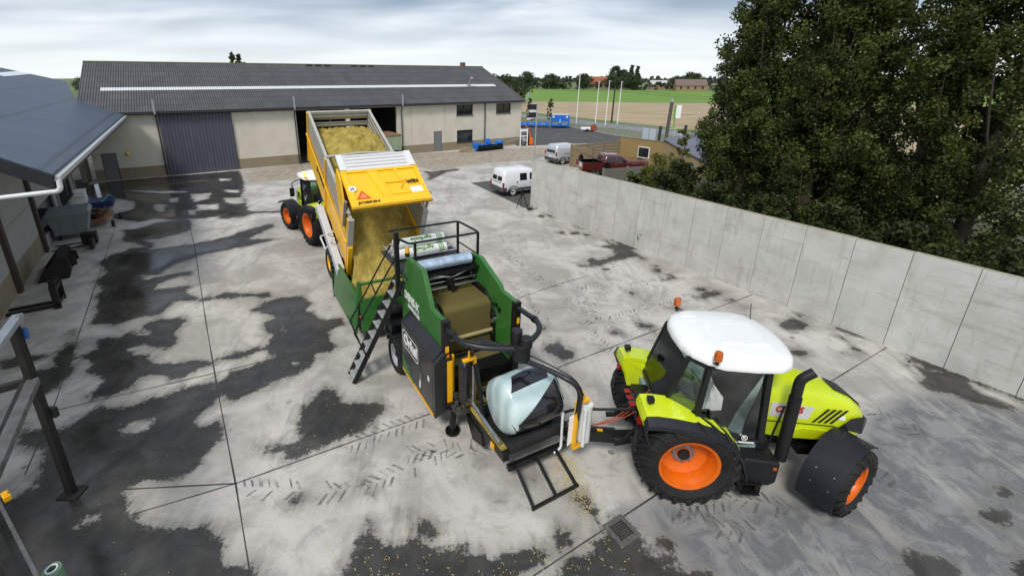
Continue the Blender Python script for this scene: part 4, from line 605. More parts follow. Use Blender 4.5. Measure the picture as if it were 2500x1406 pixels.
t = thing('wicket_gate', 'narrow pale framed gate leaf between the two gate posts', 'gate', (25.2, 56.1), 20); g = MB().box(0, 2.6, -.03, .03, .1, .18).box(0, 2.6, -.03, .03, 1.7, 1.8).box(0, .08, -.03, .03, .18, 1.7).box(2.52, 2.6, -.03, .03, .18, 1.7).box(1.5, 1.56, -.03, .03, .18, 1.7); g.build('frame', mat('cream_paint', (.6, .62, .5), .5, var=.1), t); MB().box(.1, 1.48, -.008, .008, .2, 1.68).build('mesh_panel', MESH, t)
for k, (x, y, h, lb) in enumerate(((20.5, 80.5, 8.4, 'leftmost tall white flagpole beyond the blue machine'), (23.2, 78.4, 7.05, 'white flagpole, second from the left by the road'), (24.5, 77.1, 7.2, 'white flagpole just left of the dark utility pole'), (25.9, 75.4, 7.1, 'rightmost white flagpole standing by the road'))):
    t = thing('flagpole', lb, 'flagpole', (x, y), 60, 'bare white flagpoles by the road'); MB().cyl((0, 0, 0), (0, 0, h), .085, 10, .05).build('pole', WHITE, t, 40); MB().bar((0, 0, h-.08), (1.3 if k else .5, 0, h-.14), .06).build('arm', WHITE, t)
t = thing('utility_pole', 'dark wooden utility pole on the far verge of the road', 'utility pole', (27.4, 82.9)); MB().cyl((0, 0, 0), (0, 0, 6.2), .15, 10, .11).build('pole', mat('tarred_wood', (.035, .03, .025), .8, var=.3), t, 40); MB().bar((-.3, 0, 5.9), (.3, 0, 5.9), .08).build('crossarm', BLACK, t)
t = thing('power_line', 'thin dark power lines crossing over the green field', 'power line', (27.4, 82.9, 5.9)); w_ = MB()
for dz in (0, .4): 
    for P_, Q_ in (((0, 0, 0), (-22, -55, 1.6)), ((0, 0, 0), (42, 14, -1.2))): w_.tube([tuple(P_[i]+(Q_[i]-P_[i])*s/10 for i in range(2))+(P_[2]+(Q_[2]-P_[2])*s/10-1.0*4*(s/10)*(1-s/10)-dz,) for s in range(11)], .018, 4)
w_.build('wire', BLACK, t)
t = thing('leaning_pole', 'leaning dark wooden pole standing before the brick outhouse', 'pole', (18.05, 39.92)); MB().tube([(0, 0, 0), (.05, 0, 3), (.12, 0, 5.7)], [.16, .15, .14], 12).build('pole', mat('old_pole', (.1, .09, .08), .8, var=.35, scale=8, stretch=(3, 3, .3)), t, 40); MB().cyl((.12, 0, 5.7), (.12, 0, 5.95), .15, 12, .1).build('cap', ZINC, t, 40)
t = thing('roadside_sign', 'green and white rectangular sign on a green post by the road', 'sign', (33.1, 71), 0); MB().box(-.08, .08, -.05, .05, 0, 1.9).build('post', mat('sign_green', (.14, .36, .05), .5, var=.1), t); MB().box(-.25, .0, -.06, .06, 1.7, 3.7).build('side_band', mat('sign_green', (.2, .4, .1), .5), t); MB().box(.003, .8, -.05, .05, 1.75, 3.7).build('panel', WHITE, t)
# ---- far farms
def house(name, label, loc, ang, L_, D_, h, rh, wc, rc_, group=None, chim=True):
    t = thing(name, label, 'farmhouse' if 'house' in name else 'farm building', loc, ang, group); b = MB().box(0, L_, -D_, 0, 0, h)
    for u in (0, L_-.2): b.prism([(0, h), (-D_, h), (-D_/2, h+rh)], 0, u, u+.2)
    b.build('wall', mat(name+'_wall', wc, .9, var=.15, scale=1), t); r = MB(); e = .4
    for s in (1, -1): r.add([(-e, (e if s > 0 else -D_-e), h-.1), (L_+e, (e if s > 0 else -D_-e), h-.1), (L_+e, -D_/2, h+rh+.15), (-e, -D_/2, h+rh+.15)], [(0, 1, 2, 3)])
    ro = r.build('roof', mat(name+'_roof%d' % int(rc_[0]*100), rc_, .85, var=.2, scale=1.5), t)
    if chim: MB().box(L_*.8, L_*.8+.9, -D_/2-.45, -D_/2+.45, h+rh-.5, h+rh+.75).build('chimney', mat('chimney_brick', (.14, .07, .045), .9, var=.2), ro)
    w = MB()
    for k in range(max(2, int(L_/4))): w.box(2+k*4, 3.2+k*4, 0, .03, 1, 2.4)
    w.build('window', PANE, t); return t
house('farm_building', 'orange roof with a small chimney showing above the ridge of the long barn', (-3.4, 78), 0, 4.6, 6, 5.6, 3.7, (.3, .2, .12), (.32, .2, .05))
house('farmhouse', 'far farmhouse with red orange roof left of the flagpoles', (97, 345), 0, 15, 10, 3, 5, (.3, .2, .15), (.3, .1, .05))
house('farmhouse', 'far farmhouse with long red roof behind the flagpoles', (118, 372), 0, 17, 10, 3, 5, (.5, .45, .4), (.28, .09, .05))
house('farm_building', 'far brown farm shed with pale rooflight strip at the field edge', (131, 285), -12, 17, 10, 3, 3.4, (.2, .15, .11), (.17, .12, .1), None, False)
house('farm_building', 'far long white shed roof among the trees', (134, 330), -10, 18, 8, 3, 2.5, (.5, .5, .48), (.5, .5, .5), None, False)

# ================================================================= WHEELS AND TRACTORS
DGREY = mat('dark_fender_plastic', (.0095, .0115, .017), .46, var=.12, bump=.06, bscale=120, dirt=(.06, .057, .05), dirt_amt=.16, spec=.4)
def tyre_mb(R, w, rim_r, lugs=0, lug_h=.045, c=(0, 0, 0), bulge=.06):
    h = w/2; mb = MB(); r1 = R-(lug_h if lugs else 0)
    prof = [(rim_r, -h*.78), (rim_r+.03, -h*.86), (rim_r+(r1-rim_r)*.45, -h-bulge*.3), (r1-.1, -h*1.0), (r1-.025, -h*.9), (r1, -h*.72), (r1+.012, 0), (r1, h*.72), (r1-.025, h*.9), (r1-.1, h*1.0), (rim_r+(r1-rim_r)*.45, h+bulge*.3), (rim_r+.03, h*.86), (rim_r, h*.78)]
    mb.lathe(prof, c, 1, 56, closed=False); mb.f = [f for f in mb.f if len(f) <= 4]
    if lugs:
        st = 2*math.pi/lugs
        for k in range(lugs):
            for s in (-1, 1):
                a0 = k*st+(st/2 if s > 0 else 0); sweep = .42*(.9/R)*.6+.12; wd = st*.17; secs = []
                for t, rr_, up in ((-.04, r1+.005, lug_h), (.35, r1, lug_h), (.75, r1-.008, lug_h), (.98, r1-.04, lug_h*.9), (1.06, r1-.13, lug_h*.35)):
                    a = a0-sweep*t; v = s*h*t; q = []
                    for da, dr in ((-wd, -.02), (wd, -.02), (wd*.75, up), (-wd*.75, up)):
                        r = rr_+dr; q.append((c[0]+r*math.cos(a+da), c[1]+v+(s*.02 if t > 1 and dr > 0 else 0), c[2]+r*math.sin(a+da)))
                    secs.append(q)
                mb.loft(secs)
    return mb
def rim_mb(rr, w, c, side, depth=.22, hub_r=.16):
    """dished rim; side = +1 outer face towards +v"""
    h = w/2*.8; s = side
    return MB().lathe([(rr-.03, -s*h), (rr, -s*h*.98), (rr*.97, -s*h*.6), (rr*.97, s*h*.8), (rr+.025, s*h*1.0), (rr+.02, s*h*1.06), (rr-.035, s*h*.98), (rr*.9, s*(h-.07)), (rr*.84, s*(h-.11)), (rr*.8, s*(h-depth*.8)), (rr*.62, s*(h-depth)), (rr*.45, s*(h-depth*1.05)), (hub_r, s*(h-depth*.95)), (hub_r*.99, -s*h*.2)], c, 1, 48)
def wheel(parent, name, R, w, rim_r, c, side, rimmat, lugs=22, depth=.24, hub=.15, tyre=RUBBER, steer=0.0, lug_h=.045, bolts=8):
    M = Matrix.Translation(c) @ Matrix.Rotation(-steer, 4, 'Z'); z = (0, 0, 0); h = w/2*.8
    a = tyre_mb(R, w, rim_r, lugs, lug_h, z).move(M).build('wheel', tyre, parent, 35)
    rim_mb(rim_r, w, z, side, depth, hub).move(M).build('rim', rimmat, a, 40)
    hb = MB(); hh = side*(h-depth*.95); hb.cyl((0, hh-side*.02, 0), (0, hh+side*.07, 0), hub, 20, hub*.8)
    hb.move(M).build('hub', PLAST, a, 40)
    if bolts:
        b = MB().cyl((0, hh-side*.02, 0), (0, hh+side*.012, 0), hub+.075, 24)
        for k in range(bolts):
            A = 2*math.pi*k/bolts; p = ((hub+.045)*math.cos(A), (hub+.045)*math.sin(A)); b.cyl((p[0], hh-side*.02, p[1]), (p[0], hh+side*.045, p[1]), .02, 6)
        b.move(M).build('bolts', STEEL, a)
    return a
SEATM = mat('seat_cloth', (.03, .03, .032), .9, var=.3); CABIN = mat('cab_lining', (.26, .35, .35), .7, var=.15)
def make_tractor(label, loc, ang, steer, lit=False, dual=False):
    T = thing('tractor', label, 'tractor', loc, ang, None)
    for s in (1, -1):
        wheel(T, 'wheel', .93, .62, .525, (0, s*.94, .93), s, ORANGE, 20, .34, .13, lug_h=.06)
        wheel(T, 'wheel', .69, .5, .37, (2.86, s*.9, .69), s, ORANGE, 18, .20, .12, steer=steer, lug_h=.05)
    # ---- chassis and axles
    b = MB(); b.box(-.55, 1.4, -.3, .3, .62, 1.15); b.box(1.4, 3.2, -.2, .2, .72, 1.1); b.cyl((0, -.7, .93), (0, .7, .93), .19, 14); b.cyl((2.86, -.75, .69), (2.86, .75, .69), .1, 12); b.box(3.2, 3.42, -.3, .3, .75, 1.12); b.box(2.4, 3.2, -.32, .32, .6, .8)
    b.build('chassis', BLACK, T, bevel=.02)
    # ---- bonnet
    secs = []
    for u, top, hw, bot, sh in ((1.32, 2.2, .47, 1.22, .1), (1.8, 2.21, .47, 1.15, .1), (2.5, 2.16, .46, 1.12, .1), (3.0, 2.06, .45, 1.15, .12), (3.35, 1.93, .42, 1.2, .13), (3.6, 1.76, .37, 1.22, .13), (3.72, 1.58, .31, 1.24, .1)):
        secs.append([(u, -hw, bot), (u, -hw-.015, (bot+top)/2), (u, -hw+.02, top-sh*1.3), (u, -hw+sh*.7, top-sh*.35), (u, -hw*.45, top), (u, hw*.45, top), (u, hw-sh*.7, top-sh*.35), (u, hw-.02, top-sh*1.3), (u, hw+.015, (bot+top)/2), (u, hw, bot)])
    bon = MB().loft(secs).build('bonnet', LIME, T, 38)
    # black nose: top strip, grille, lamp recess
    g = MB(); g.add([(3.02, -.2, 2.078), (3.02, .2, 2.078), (3.36, .19, 1.955), (3.36, -.19, 1.955), (3.61, -.17, 1.785), (3.61, .17, 1.785), (3.735, .15, 1.59), (3.735, -.15, 1.59)], [(0, 1, 2, 3), (3, 2, 5, 4), (4, 5, 6, 7)]); g.build('nose_panel', PLAST, bon, 60)
    g = MB().sheet([(3.73, -.3, 1.25), (3.73, .3, 1.25), (3.73, .29, 1.54), (3.73, -.29, 1.54)], .03).build('grille', PLAST, bon)
    for s in (1, -1):
        g = MB(); g.add([(3.0, s*.468, 1.17), (3.7, s*.352, 1.24), (3.73, s*.335, 1.52), (3.58, s*.415, 1.68), (3.28, s*.475, 1.66), (3.08, s*.487, 1.45)], [(0, 1, 2, 3, 4, 5)]); g.build('headlight', mat('dark_lamp', (.008, .008, .009), .15, var=.3, coat=.5), bon)
        v_ = MB()
        for k in range(4): u = 2.52+k*.12; v_.sheet([(u, s*.481, 1.52), (u+.05, s*.481, 1.52), (u+.3, s*.479, 1.83), (u+.25, s*.479, 1.83)], .012*s)
        v_.build('vent', PLAST, bon)
        MB().sheet([(1.62, s*.487, 1.62), (2.42, s*.482, 1.58), (2.5, s*.482, 1.86), (1.62, s*.487, 1.92)], .008*s).build('badge_plate', mat('silver_decal', (.62, .62, .6), .4, var=.05), bon)
        xd = (1, 0, 0) if s > 0 else (-1, 0, 0)
        text('CLAAS', .185, (1.72 if s > 0 else 2.4, s*.497, 1.725), xd, (.06*0, 0, 1), mat('red_decal', srgb('C0220F'), .4), bon, bold=.006, shear=.15)
        text('630', .12, (1.98 if s > 0 else 2.25, s*.497, 1.6), xd, (0, 0, 1), BLACK, bon, bold=.002)
        MB().sheet([(3.02, s*.474, 1.62), (3.16, s*.474, 1.6), (3.16, s*.472, 1.69), (3.02, s*.472, 1.71)], .006*s).build('sticker', WHITE, bon)
        MB().sheet([(2.0, s*.49, 1.14), (3.05, s*.475, 1.14), (3.0, s*.51, 1.36), (2.35, s*.52, 1.4), (2.0, s*.5, 1.3)], .03*s).build('side_panel', LIME, bon)
    sm_ = MB()
    for s in (1, -1):
        sm_.bar((1.62, s*.488, 1.5), (3.0, s*.474, 1.46), .012, .012); sm_.bar((1.56, s*.485, 1.2), (1.56, s*.46, 2.05), .014, .014)
    sm_.bar((1.56, -.3, 2.215), (1.56, .3, 2.215), .014, .014); sm_.build('seam', BLACK, bon)
    # ---- cab
    def mir(f):
        for s in (1, -1): f(s)
    fl = MB(); fl.prism([(-.5, 1.1), (1.42, 1.1), (1.42, 1.2), (.9, 1.22), (.5, 1.4), (-.5, 1.55)], 1, -.78, .78); fl.build('cab_floor', CABIN, T)
    c = MB()
    A_t, A_b = (1.2, .80, 2.86), (1.32, .82, 1.3); B_t, B_b = (.14, .88, 2.86), (.08, .9, 1.86); C_t, C_b = (-.1, .6, 2.86), (-.4, .6, 1.8); F_t, F_b = (1.42, .5, 2.86), (1.5, .42, 1.75); D_b = (.93, .86, 1.28)
    for s in (1, -1):
        P = lambda p: (p[0], s*p[1], p[2])
        c.bar(P(A_b), P(A_t), .1, .09); c.bar(P(B_b), P(B_t), .12, .08); c.bar(P(C_b), P(C_t), .07); c.bar(P(F_b), P(F_t), .06); c.bar(P(A_t), P(B_t), .08); c.bar(P(B_t), P(C_t), .07); c.bar(P(A_t), P(F_t), .07)
        c.tube([P(x) for x in (B_b, (.38, .9, 1.76), (.68, .9, 1.54), D_b, A_b)], .045, 6); c.bar(P(A_b), P(F_b), .08); c.bar(P(B_b), P(C_b), .08)
    c.bar((-.42, -.6, 1.72), (-.42, .6, 1.72), .08); c.bar((1.5, -.42, 1.75), (1.5, .42, 1.75), .08); c.box(1.3, 1.5, -.8, .8, 1.1, 1.3)
    c.build('cab_frame', PLAST, T)
    for s in (1, -1):
        P = lambda p: (p[0], s*p[1], p[2])
        dr = MB().sheet([P(x) for x in (B_b, (.38, .905, 1.76), (.68, .905, 1.54), D_b, A_b, A_t, B_t)], .012).build('door', TINT, T)
        MB().bar((.3, s*.93, 1.75), (.3, s*.93, 1.95), .035).build('handle', BLACK, dr)
        if s > 0: text('®', .15, (.93, s*.925, 1.38), (1, 0, 0), (0, 0, 1), WHITE, dr); MB().box(.8, 1.18, .9, .905, 1.3, 1.33).build('sticker', WHITE, dr)
        MB().sheet([P(B_b), P(B_t), P(C_t), P(C_b)], .01).build('quarter_window', TINT, T); MB().sheet([P(A_b), P(A_t), P(F_t), P(F_b)], .01).build('front_quarter_window', TINT, T)
    MB().sheet([(-.44, -.6, 1.75), (-.44, .6, 1.75), (-.14, .6, 2.8), (-.14, -.6, 2.8)], .01).build('rear_window', TINT, T)
    MB().sheet([(1.52, -.42, 1.78), (1.52, .42, 1.78), (1.44, .5, 2.8), (1.44, -.5, 2.8)], .01).build('windscreen', TINT, T)
    # roof with raised hatch
    ol = [(-.2, 0), (-.18, .35), (-.06, .68), (.14, .88), (.38, .97), (.9, .99), (1.3, .96), (1.5, .86), (1.66, .62), (1.74, .3), (1.76, 0)]; ol = ol+[(u, -v) for u, v in ol[-2:0:-1]]
    cu = .75; R_ = [[(cu+(u-cu)*k, v*k, w) for u, v in ol] for k, w in ((.93, 2.85), (1.0, 2.87), (1.01, 2.94), (.97, 3.015), (.86, 3.055), (.5, 3.07))]
    ro = MB().loft(R_).build('roof', WHITE, T, 50)
    h = MB().prism([(.52, -.42), (1.36, -.42), (1.36, .42), (.52, .42)], 2, 3.055, 3.092).build('roof_hatch', WHITE, ro, bevel=.02, seg=3)
    rb = MB()
    for k in (-.6, -.2, .25): rb.box(.06 if abs(k) < .5 else .2, .44, k-.01, k+.01, 3.04, 3.066)
    for k in (-.7, .65): rb.box(.5, 1.3, k-.01, k+.01, 3.035, 3.06)
    rb.build('roof_ribs', WHITE, ro, bevel=.004)
    for s in (1, -1):
        bc = MB().cyl((.2, s*.9, 2.96), (.2, s*1.0, 3.02), .018, 8).cyl((.2, s*1.0, 3.0), (.2, s*1.0, 3.09), .03, 10).build('beacon', BLACK, T)
        lm = AMBER if not lit or s > 0 else mat('lit_amber', srgb('FF9A20'), .3, emit=14)
        MB().lathe([(.0, 0), (.07, 0), (.072, .12), (.06, .16), (0, .175)], (.2, s*1.0, 3.09), 2, 14).build('lens', lm, bc, 50)
    MB().cyl((1.5, -.6, 3.0), (1.45, -.61, 3.4), .008, 5).build('aerial', BLACK, T)
    for o in list(T.children):
        if o.name.split('.')[0] in ('cab_frame','door','quarter_window','front_quarter_window','rear_window','windscreen','roof','beacon','aerial','cab_floor'): o.location.x += .0
        if o.name.split('.')[0] == 'bonnet': o.location.x = .158; o.scale.x = .88
    # interior
    st = MB(); st.box(.05, .55, -.25, .25, 1.62, 1.74); st.obox((.02, 0, 2.05), (.12, .46, .7), (0, -.15, 0)); st.box(.15, .45, -.15, .15, 1.4, 1.62); st.build('seat', SEATM, T, bevel=.04, seg=3)
    sw = MB(); pts = [(1.0+.12*math.cos(a)*0-.07*math.sin(a)*1.2, .19*math.cos(a), 2.0+.19*math.sin(a)*.75) for a in [2*math.pi*k/18 for k in range(19)]]; sw.tube(pts, .018, 6, False); sw.tube([(1.0, 0, 2.0), (1.22, 0, 1.6)], .035, 8); sw.bar((1.0, -.18, 2.0), (1.0, .18, 2.0), .025); sw.build('steering_wheel', BLACK, T, 50)
    d = MB().prism([(1.1, 1.2), (1.42, 1.2), (1.42, 1.95), (1.2, 1.9)], 1, -.3, .3).build('dashboard', PLAST, T, bevel=.03); cs = MB().box(.1, .75, .32, .5, 1.5, 1.85).build('armrest', PLAST, T, bevel=.04); MB().sphere((.72, .42, 1.95), .05, 8, 6).tube([(.72, .42, 1.85), (.72, .42, 1.95)], .02).build('joystick', BLACK, cs)
    # ---- rear fenders: lime shell, black lip
    prof = [(.94, 1.08), (.84, 1.36), (.65, 1.61), (.36, 1.79), (.0, 1.88), (-.4, 1.94), (-.68, 1.96), (-.86, 1.94), (-.9, 1.82), (-.76, 1.48)]
    for s in (1, -1):
        inn = [.5, .5, .5, .52, .55, .58, .58, .58, .58, .58]
        rings = []
        for (u, w), i in zip(prof, inn): rings.append([(u, s*i, w-.05), (u, s*i, w+.04), (u, s*(i+.18), w+.03), (u, s*1.1, w-.02), (u, s*1.13, w-.07), (u, s*1.1, w-.1)])
        fe = MB().loft(rings).build('fender', LIME, T, 35)
        lip = MB().loft([[(u, s*1.07, w-.05), (u, s*1.12, w-.03), (u+.01, s*1.27, w-.12), (u, s*1.28, w-.2), (u, s*1.1, w-.13)] for u, w in [(.98, .95)]+prof+[(-.72, 1.28)]]).build('fender_lip', DGREY, fe, 40)
        MB().sheet([(-.85, s*.58, 1.92), (-.89, s*.58, 1.8), (-.74, s*.58, 1.3), (.0, s*.56, 1.3), (.6, s*.5, 1.2), (.95, s*.5, 1.0), (.6, s*.52, 1.55), (0, s*.56, 1.84)], .015).build('inner_fender', LIME, fe)
        bl = MB().obox((-.845, s*.84, 1.66), (.05, .14, .24), (0, .4, 0)).build('tail_lamp', REDL, fe); wk = MB().cyl((-.74, s*.85, 1.94), (-.74, s*.85, 2.06), .02, 6).box(-.8, -.68, s*.85-.06, s*.85+.06, 2.03, 2.13).build('work_lamp', BLACK, fe, bevel=.015)
        # front fender, turned with the wheel
        M = Matrix.Translation((2.86, s*.9, .69)) @ Matrix.Rotation(-steer, 4, 'Z'); rings = []
        for k in range(13):
            a = rad(52+k*(150/12)); r = .79; rings.append([(r*math.cos(a), v, r*math.sin(a)) for v in (-.38, .2)]+[((r-.03)*math.cos(a), v, (r-.03)*math.sin(a)) for v in (.2, -.38)])
        ff = MB().loft(rings).move(M).build('front_fender', DGREY, T, 50); sc = MB()
        for a in (62, 80, 150, 170):
            for v in (-.2, .08): sc.cyl((.79*math.cos(rad(a)), v, .79*math.sin(rad(a))), (.8*math.cos(rad(a)), v, .8*math.sin(rad(a))), .013, 6)
        sc.move(M).build('screws', STEEL, ff)
    # ---- exhaust, steps, tank, mirrors, linkage
    for s in (1,):
        e = MB(); e.tube(bend([(1.74, .84, .95), (1.7, .86, 2.35)], .1), .1, 14); e.tube(bend([(1.7, .86, 2.3), (1.69, .86, 2.72), (1.88, .87, 2.88)], .15, 6), .085, 12); e.build('exhaust', PLAST, T, 40)
    k = MB().tube(bend([(1.26, -.85, 2.75), (1.5, -1.15, 2.6), (1.5, -1.15, 2.2)], .1), .022, 6).build('mirror_arm', BLACK, T); MB().box(1.46, 1.55, -1.28, -1.08, 1.95, 2.35).build('mirror', BLACK, k, bevel=.02)
    for s in (1, -1):
        tk = MB().prism([(.92, .95), (.98, .55), (1.5, .5), (1.62, .6), (1.62, 1.05), (1.0, 1.1)], 1, s*.5, s*1.08).build('fuel_tank', PLAST, T, bevel=.04, seg=3)
        sp = MB()
        for w in (.32, .56): sp.box(1.02, 1.36, s*.98-.12, s*.98+.16, w, w+.03)
        for u in (1.02, 1.34): sp.bar((u, s*1.06, .32), (u, s*1.04, .7), .03, .1)
        sp.build('step', BLACK, T); MB().box(1.5, 1.56, s*1.085-.01, s*1.085+.01, .9, .95).build('side_marker', AMBER, tk)
    gr = MB().tube([(1.42, .9, 1.25), (1.5, .95, 2.2)], .018, 6).build('grab_rail', BLACK, T)
    l = MB()
    for s in (1, -1): l.bar((-.5, s*.35, .75), (-1.15, s*.42, .62), .07, .09); l.tube([(-.45, s*.35, 1.45), (-.95, s*.4, .7)], .035); l.cyl((-.55, s*.25, 1.3), (-.35, s*.3, .8), .06)
    l.bar((-.5, 0, .55), (-1.05, 0, .5), .12, .08); l.box(-.75, -.42, -.3, .3, 1.1, 1.55); l.bar((-.5, 0, 1.35), (-.95, 0, 1.2), .06); l.build('linkage', BLACK, T)
    v = MB()
    for k in range(6): v.cyl((-.78, -.25+k*.1, 1.42+.03*(k % 2)), (-.88, -.25+k*.1, 1.42+.03*(k % 2)), .025, 8)
    v.build('couplings', REDL, T)
    f = MB(); f.box(3.42, 3.58, -.4, .4, .75, .95); f.build('front_weight', BLACK, T, bevel=.03); return T
TR1 = make_tractor('lime green tractor with white roof standing before the concrete wall, front wheels turned', (4.37, 7.68), -6, rad(34))
TR2 = make_tractor('lime green tractor with lit amber beacon coupled in front of the yellow trailer', (-6.2, 21.35), 129.5, rad(6), lit=True)
TR2.scale = (1.08, 1.08, 1.08)

# ================================================================= BALE COMPACTOR  (frame: u away from camera, v right)
CO, CA = (-0.61, 8.39), 116.5
def cworld(u, v, w=0):
    a = rad(CA); return (CO[0]+u*math.cos(a)+v*math.sin(a), CO[1]+u*math.sin(a)-v*math.cos(a), w)
K = thing('bale_compactor', 'green and black bale compactor with black ladder, platform rail and wrapping arms', 'compactor', CO, CA)
BPANEL = mat('dark_grey_panel', (.009, .0095, .0115), .32, var=.15, coat=.2, dirt=(.05, .047, .04), dirt_amt=.18)
BELT = mat('maize_dusted_belt', (.125, .098, .022), .75, var=.3, scale=70, dirt=(.1, .08, .03), dirt_amt=.6, dirt_scale=1.2, bump=.4, bscale=160)
TANBAR = mat('dusty_roller', (.36, .29, .14), .7, var=.25, scale=20)
def maize_mat(name, a, b_, c_):
    m = bpy.data.materials.new(name); m.use_nodes = True; nt, N, L = nodes_of(m); b = nt.nodes['Principled BSDF']; b.inputs['Roughness'].default_value = .95; b.inputs['Specular IOR Level'].default_value = .15; tc = N('ShaderNodeTexCoord')
    n1 = N('ShaderNodeTexNoise'); n1.inputs['Scale'].default_value = 2.2; n1.inputs['Detail'].default_value = 5; L(tc.outputs['Object'], n1.inputs[0]); n2 = N('ShaderNodeTexVoronoi'); n2.inputs['Scale'].default_value = 34; L(tc.outputs['Object'], n2.inputs['Vector']); n3 = N('ShaderNodeTexNoise'); n3.inputs['Scale'].default_value = 30; n3.inputs['Detail'].default_value = 6; n3.inputs['Roughness'].default_value = .8; L(tc.outputs['Object'], n3.inputs[0])
    r = N('ShaderNodeValToRGB'); e = r.color_ramp.elements; e[0].position = .3; e[0].color = (*a, 1); e[1].position = .68; e[1].color = (*c_, 1); k = r.color_ramp.elements.new(.48); k.color = (*b_, 1); q = N('ShaderNodeMath'); q.operation = 'MULTIPLY_ADD'; L(n1.outputs[0], q.inputs[0]); q.inputs[1].default_value = .45; h = N('ShaderNodeMath'); h.operation = 'MULTIPLY'; L(n3.outputs[0], h.inputs[0]); h.inputs[1].default_value = .55; L(h.outputs[0], q.inputs[2]); L(q.outputs[0], r.inputs[0])
    sp = N('ShaderNodeMapRange'); sp.inputs[1].default_value = .86; sp.inputs[2].default_value = .93; L(n2.outputs['Color'], sp.inputs[0]); mx = N('ShaderNodeMix'); mx.data_type = 'RGBA'; L(sp.outputs[0], mx.inputs[0]); L(r.outputs[0], mx.inputs[6]); mx.inputs[7].default_value = (.6, .5, .2, 1); L(mx.outputs[2], b.inputs['Base Color'])
    bp = N('ShaderNodeBump'); bp.inputs['Strength'].default_value = .9; bp.inputs['Distance'].default_value = .03; L(n3.outputs[0], bp.inputs['Height']); L(bp.outputs[0], b.inputs['Normal']); return m
MAIZE = maize_mat('chopped_maize', (.13, .095, .018), (.36, .27, .06), (.6, .48, .15))
# side plates
pl_ = [(-.12, 1.3), (-.12, 2.8), (.0, 2.82), (.56, 2.82), (.6, 2.92), (1.0, 3.56), (2.0, 3.52), (2.5, 2.62), (2.5, 1.3)]
MB().prism(pl_, 1, .26, .38).build('side_plate', GREEN, K, bevel=.012)
pr_ = [(-.05, 1.2), (-.05, 2.84), (.58, 2.86), (.62, 2.95), (1.6, 3.34), (2.1, 3.3), (2.6, 2.6), (2.6, 1.2)]
MB().prism(pr_, 1, 2.09, 2.21).build('side_plate', GREEN, K, bevel=.012)
for v, u0 in ((.3, -.16), (2.12, -.1)): MB().box(u0-.02, u0+.12, v-.06, v+.12, .9, 2.84).build('corner_post', BLACK, K, bevel=.01)
text('DENS-X', .3, (2.24, .253, 2.36), (-1, 0, -.02), (0, 0, 1), WHITE, K, bold=.01, width=.98)
text('COMPACTOR', .13, (2.02, .253, 2.18), (-1, 0, -.02), (0, 0, 1), WHITE, K, bold=.004, width=.78)
# black cabinet
cab = MB().prism([(0, .56), (0, 1.93), (.25, 2.16), (.25, .56)], 0, -.1, 1.86).build('cabinet', BPANEL, K, bevel=.012)
cab.data.transform(Matrix.Identity(4))
MB().prism([(.0, .5), (.0, 1.9), (.25, 2.12), (.42, 2.0), (.42, .7)], 0, -.22, -.103).build('cabinet_end', BPANEL, cab, bevel=.01)
MB().box(-.1, 1.86, -.012, .03, .5, .555).build('stripe', SAFY, cab)
for u in (.6, 1.25): MB().box(u-.004, u+.004, -.004, .01, .6, 1.9).build('panel_gap', BLACK, cab)
MB().box(.52, .58, -.03, 0, 1.0, 1.2).build('latch', STEEL, cab); MB().box(.08, .17, -.006, 0, 1.28, 1.4).build('sticker', WHITE, cab); MB().prism([(.62, .75), (.7, .75), (.68, .95), (.6, .92)], 1, -.006, 0).build('sticker', WHITE, cab)
MB().prism([(1.05, .56), (1.86, .56), (1.86, .95)], 1, -.008, 0).build('green_patch', GREEN, cab)
# rounded emblem frame and word
def rrect(u0, u1, w0, w1, r, n=5):
    p = []
    for cx_, cy_, a in ((u1-r, w1-r, 0), (u0+r, w1-r, 90), (u0+r, w0+r, 180), (u1-r, w0+r, 270)): p += arc((cx_, cy_), r, a, a+90, n)
    return p
o_, i_ = rrect(.72, 1.76, 1.3, 1.78, .11), rrect(.75, 1.73, 1.33, 1.75, .085); em = MB(); n_ = len(o_)
em.add([(p[0], -.006, p[1]) for p in o_]+[(p[0], -.006, p[1]) for p in i_], [(k, (k+1) % n_, n_+(k+1) % n_, n_+k) for k in range(n_)]); em.build('emblem_frame', WHITE, cab)
text('Orkel', .38, (1.69, -.004, 1.415), (-1, 0, 0), (0, 0, 1), WHITE, cab, bold=.016, width=.88)
# frame and running gear
fr = MB()
for v in (.55, 1.95): fr.box(-.4, 4.2, v-.08, v+.08, .62, .86)
for u in (-.3, 1.2, 2.6, 4.1): fr.box(u-.06, u+.06, .63, 1.87, .64, .84)
fr.box(.0, 2.5, .5, 2.08, .87, 1.25); fr.cyl((2.55, .1, .52), (2.55, 2.35, .52), .07, 10); fr.build('chassis', BLACK, K)
GREYRIM = mat('pale_grey_rim', (.45, .46, .48), .45, var=.1)
wheel(K, 'wheel', .52, .36, .29, (2.52, .14, .52), -1, GREYRIM, 0, .1, .08, bolts=6); wheel(K, 'wheel', .52, .36, .29, (2.52, 2.3, .52), 1, GREYRIM, 0, .1, .08, bolts=6)
MB().loft([[(2.52+.6*math.cos(rad(a)), v, .52+.6*math.sin(rad(a))) for v in (-.05, .33)]+[(2.52+.57*math.cos(rad(a)), v, .52+.57*math.sin(rad(a))) for v in (.33, -.05)] for a in range(20, 161, 14)]).build('mudguard', PLAST, K, 40)
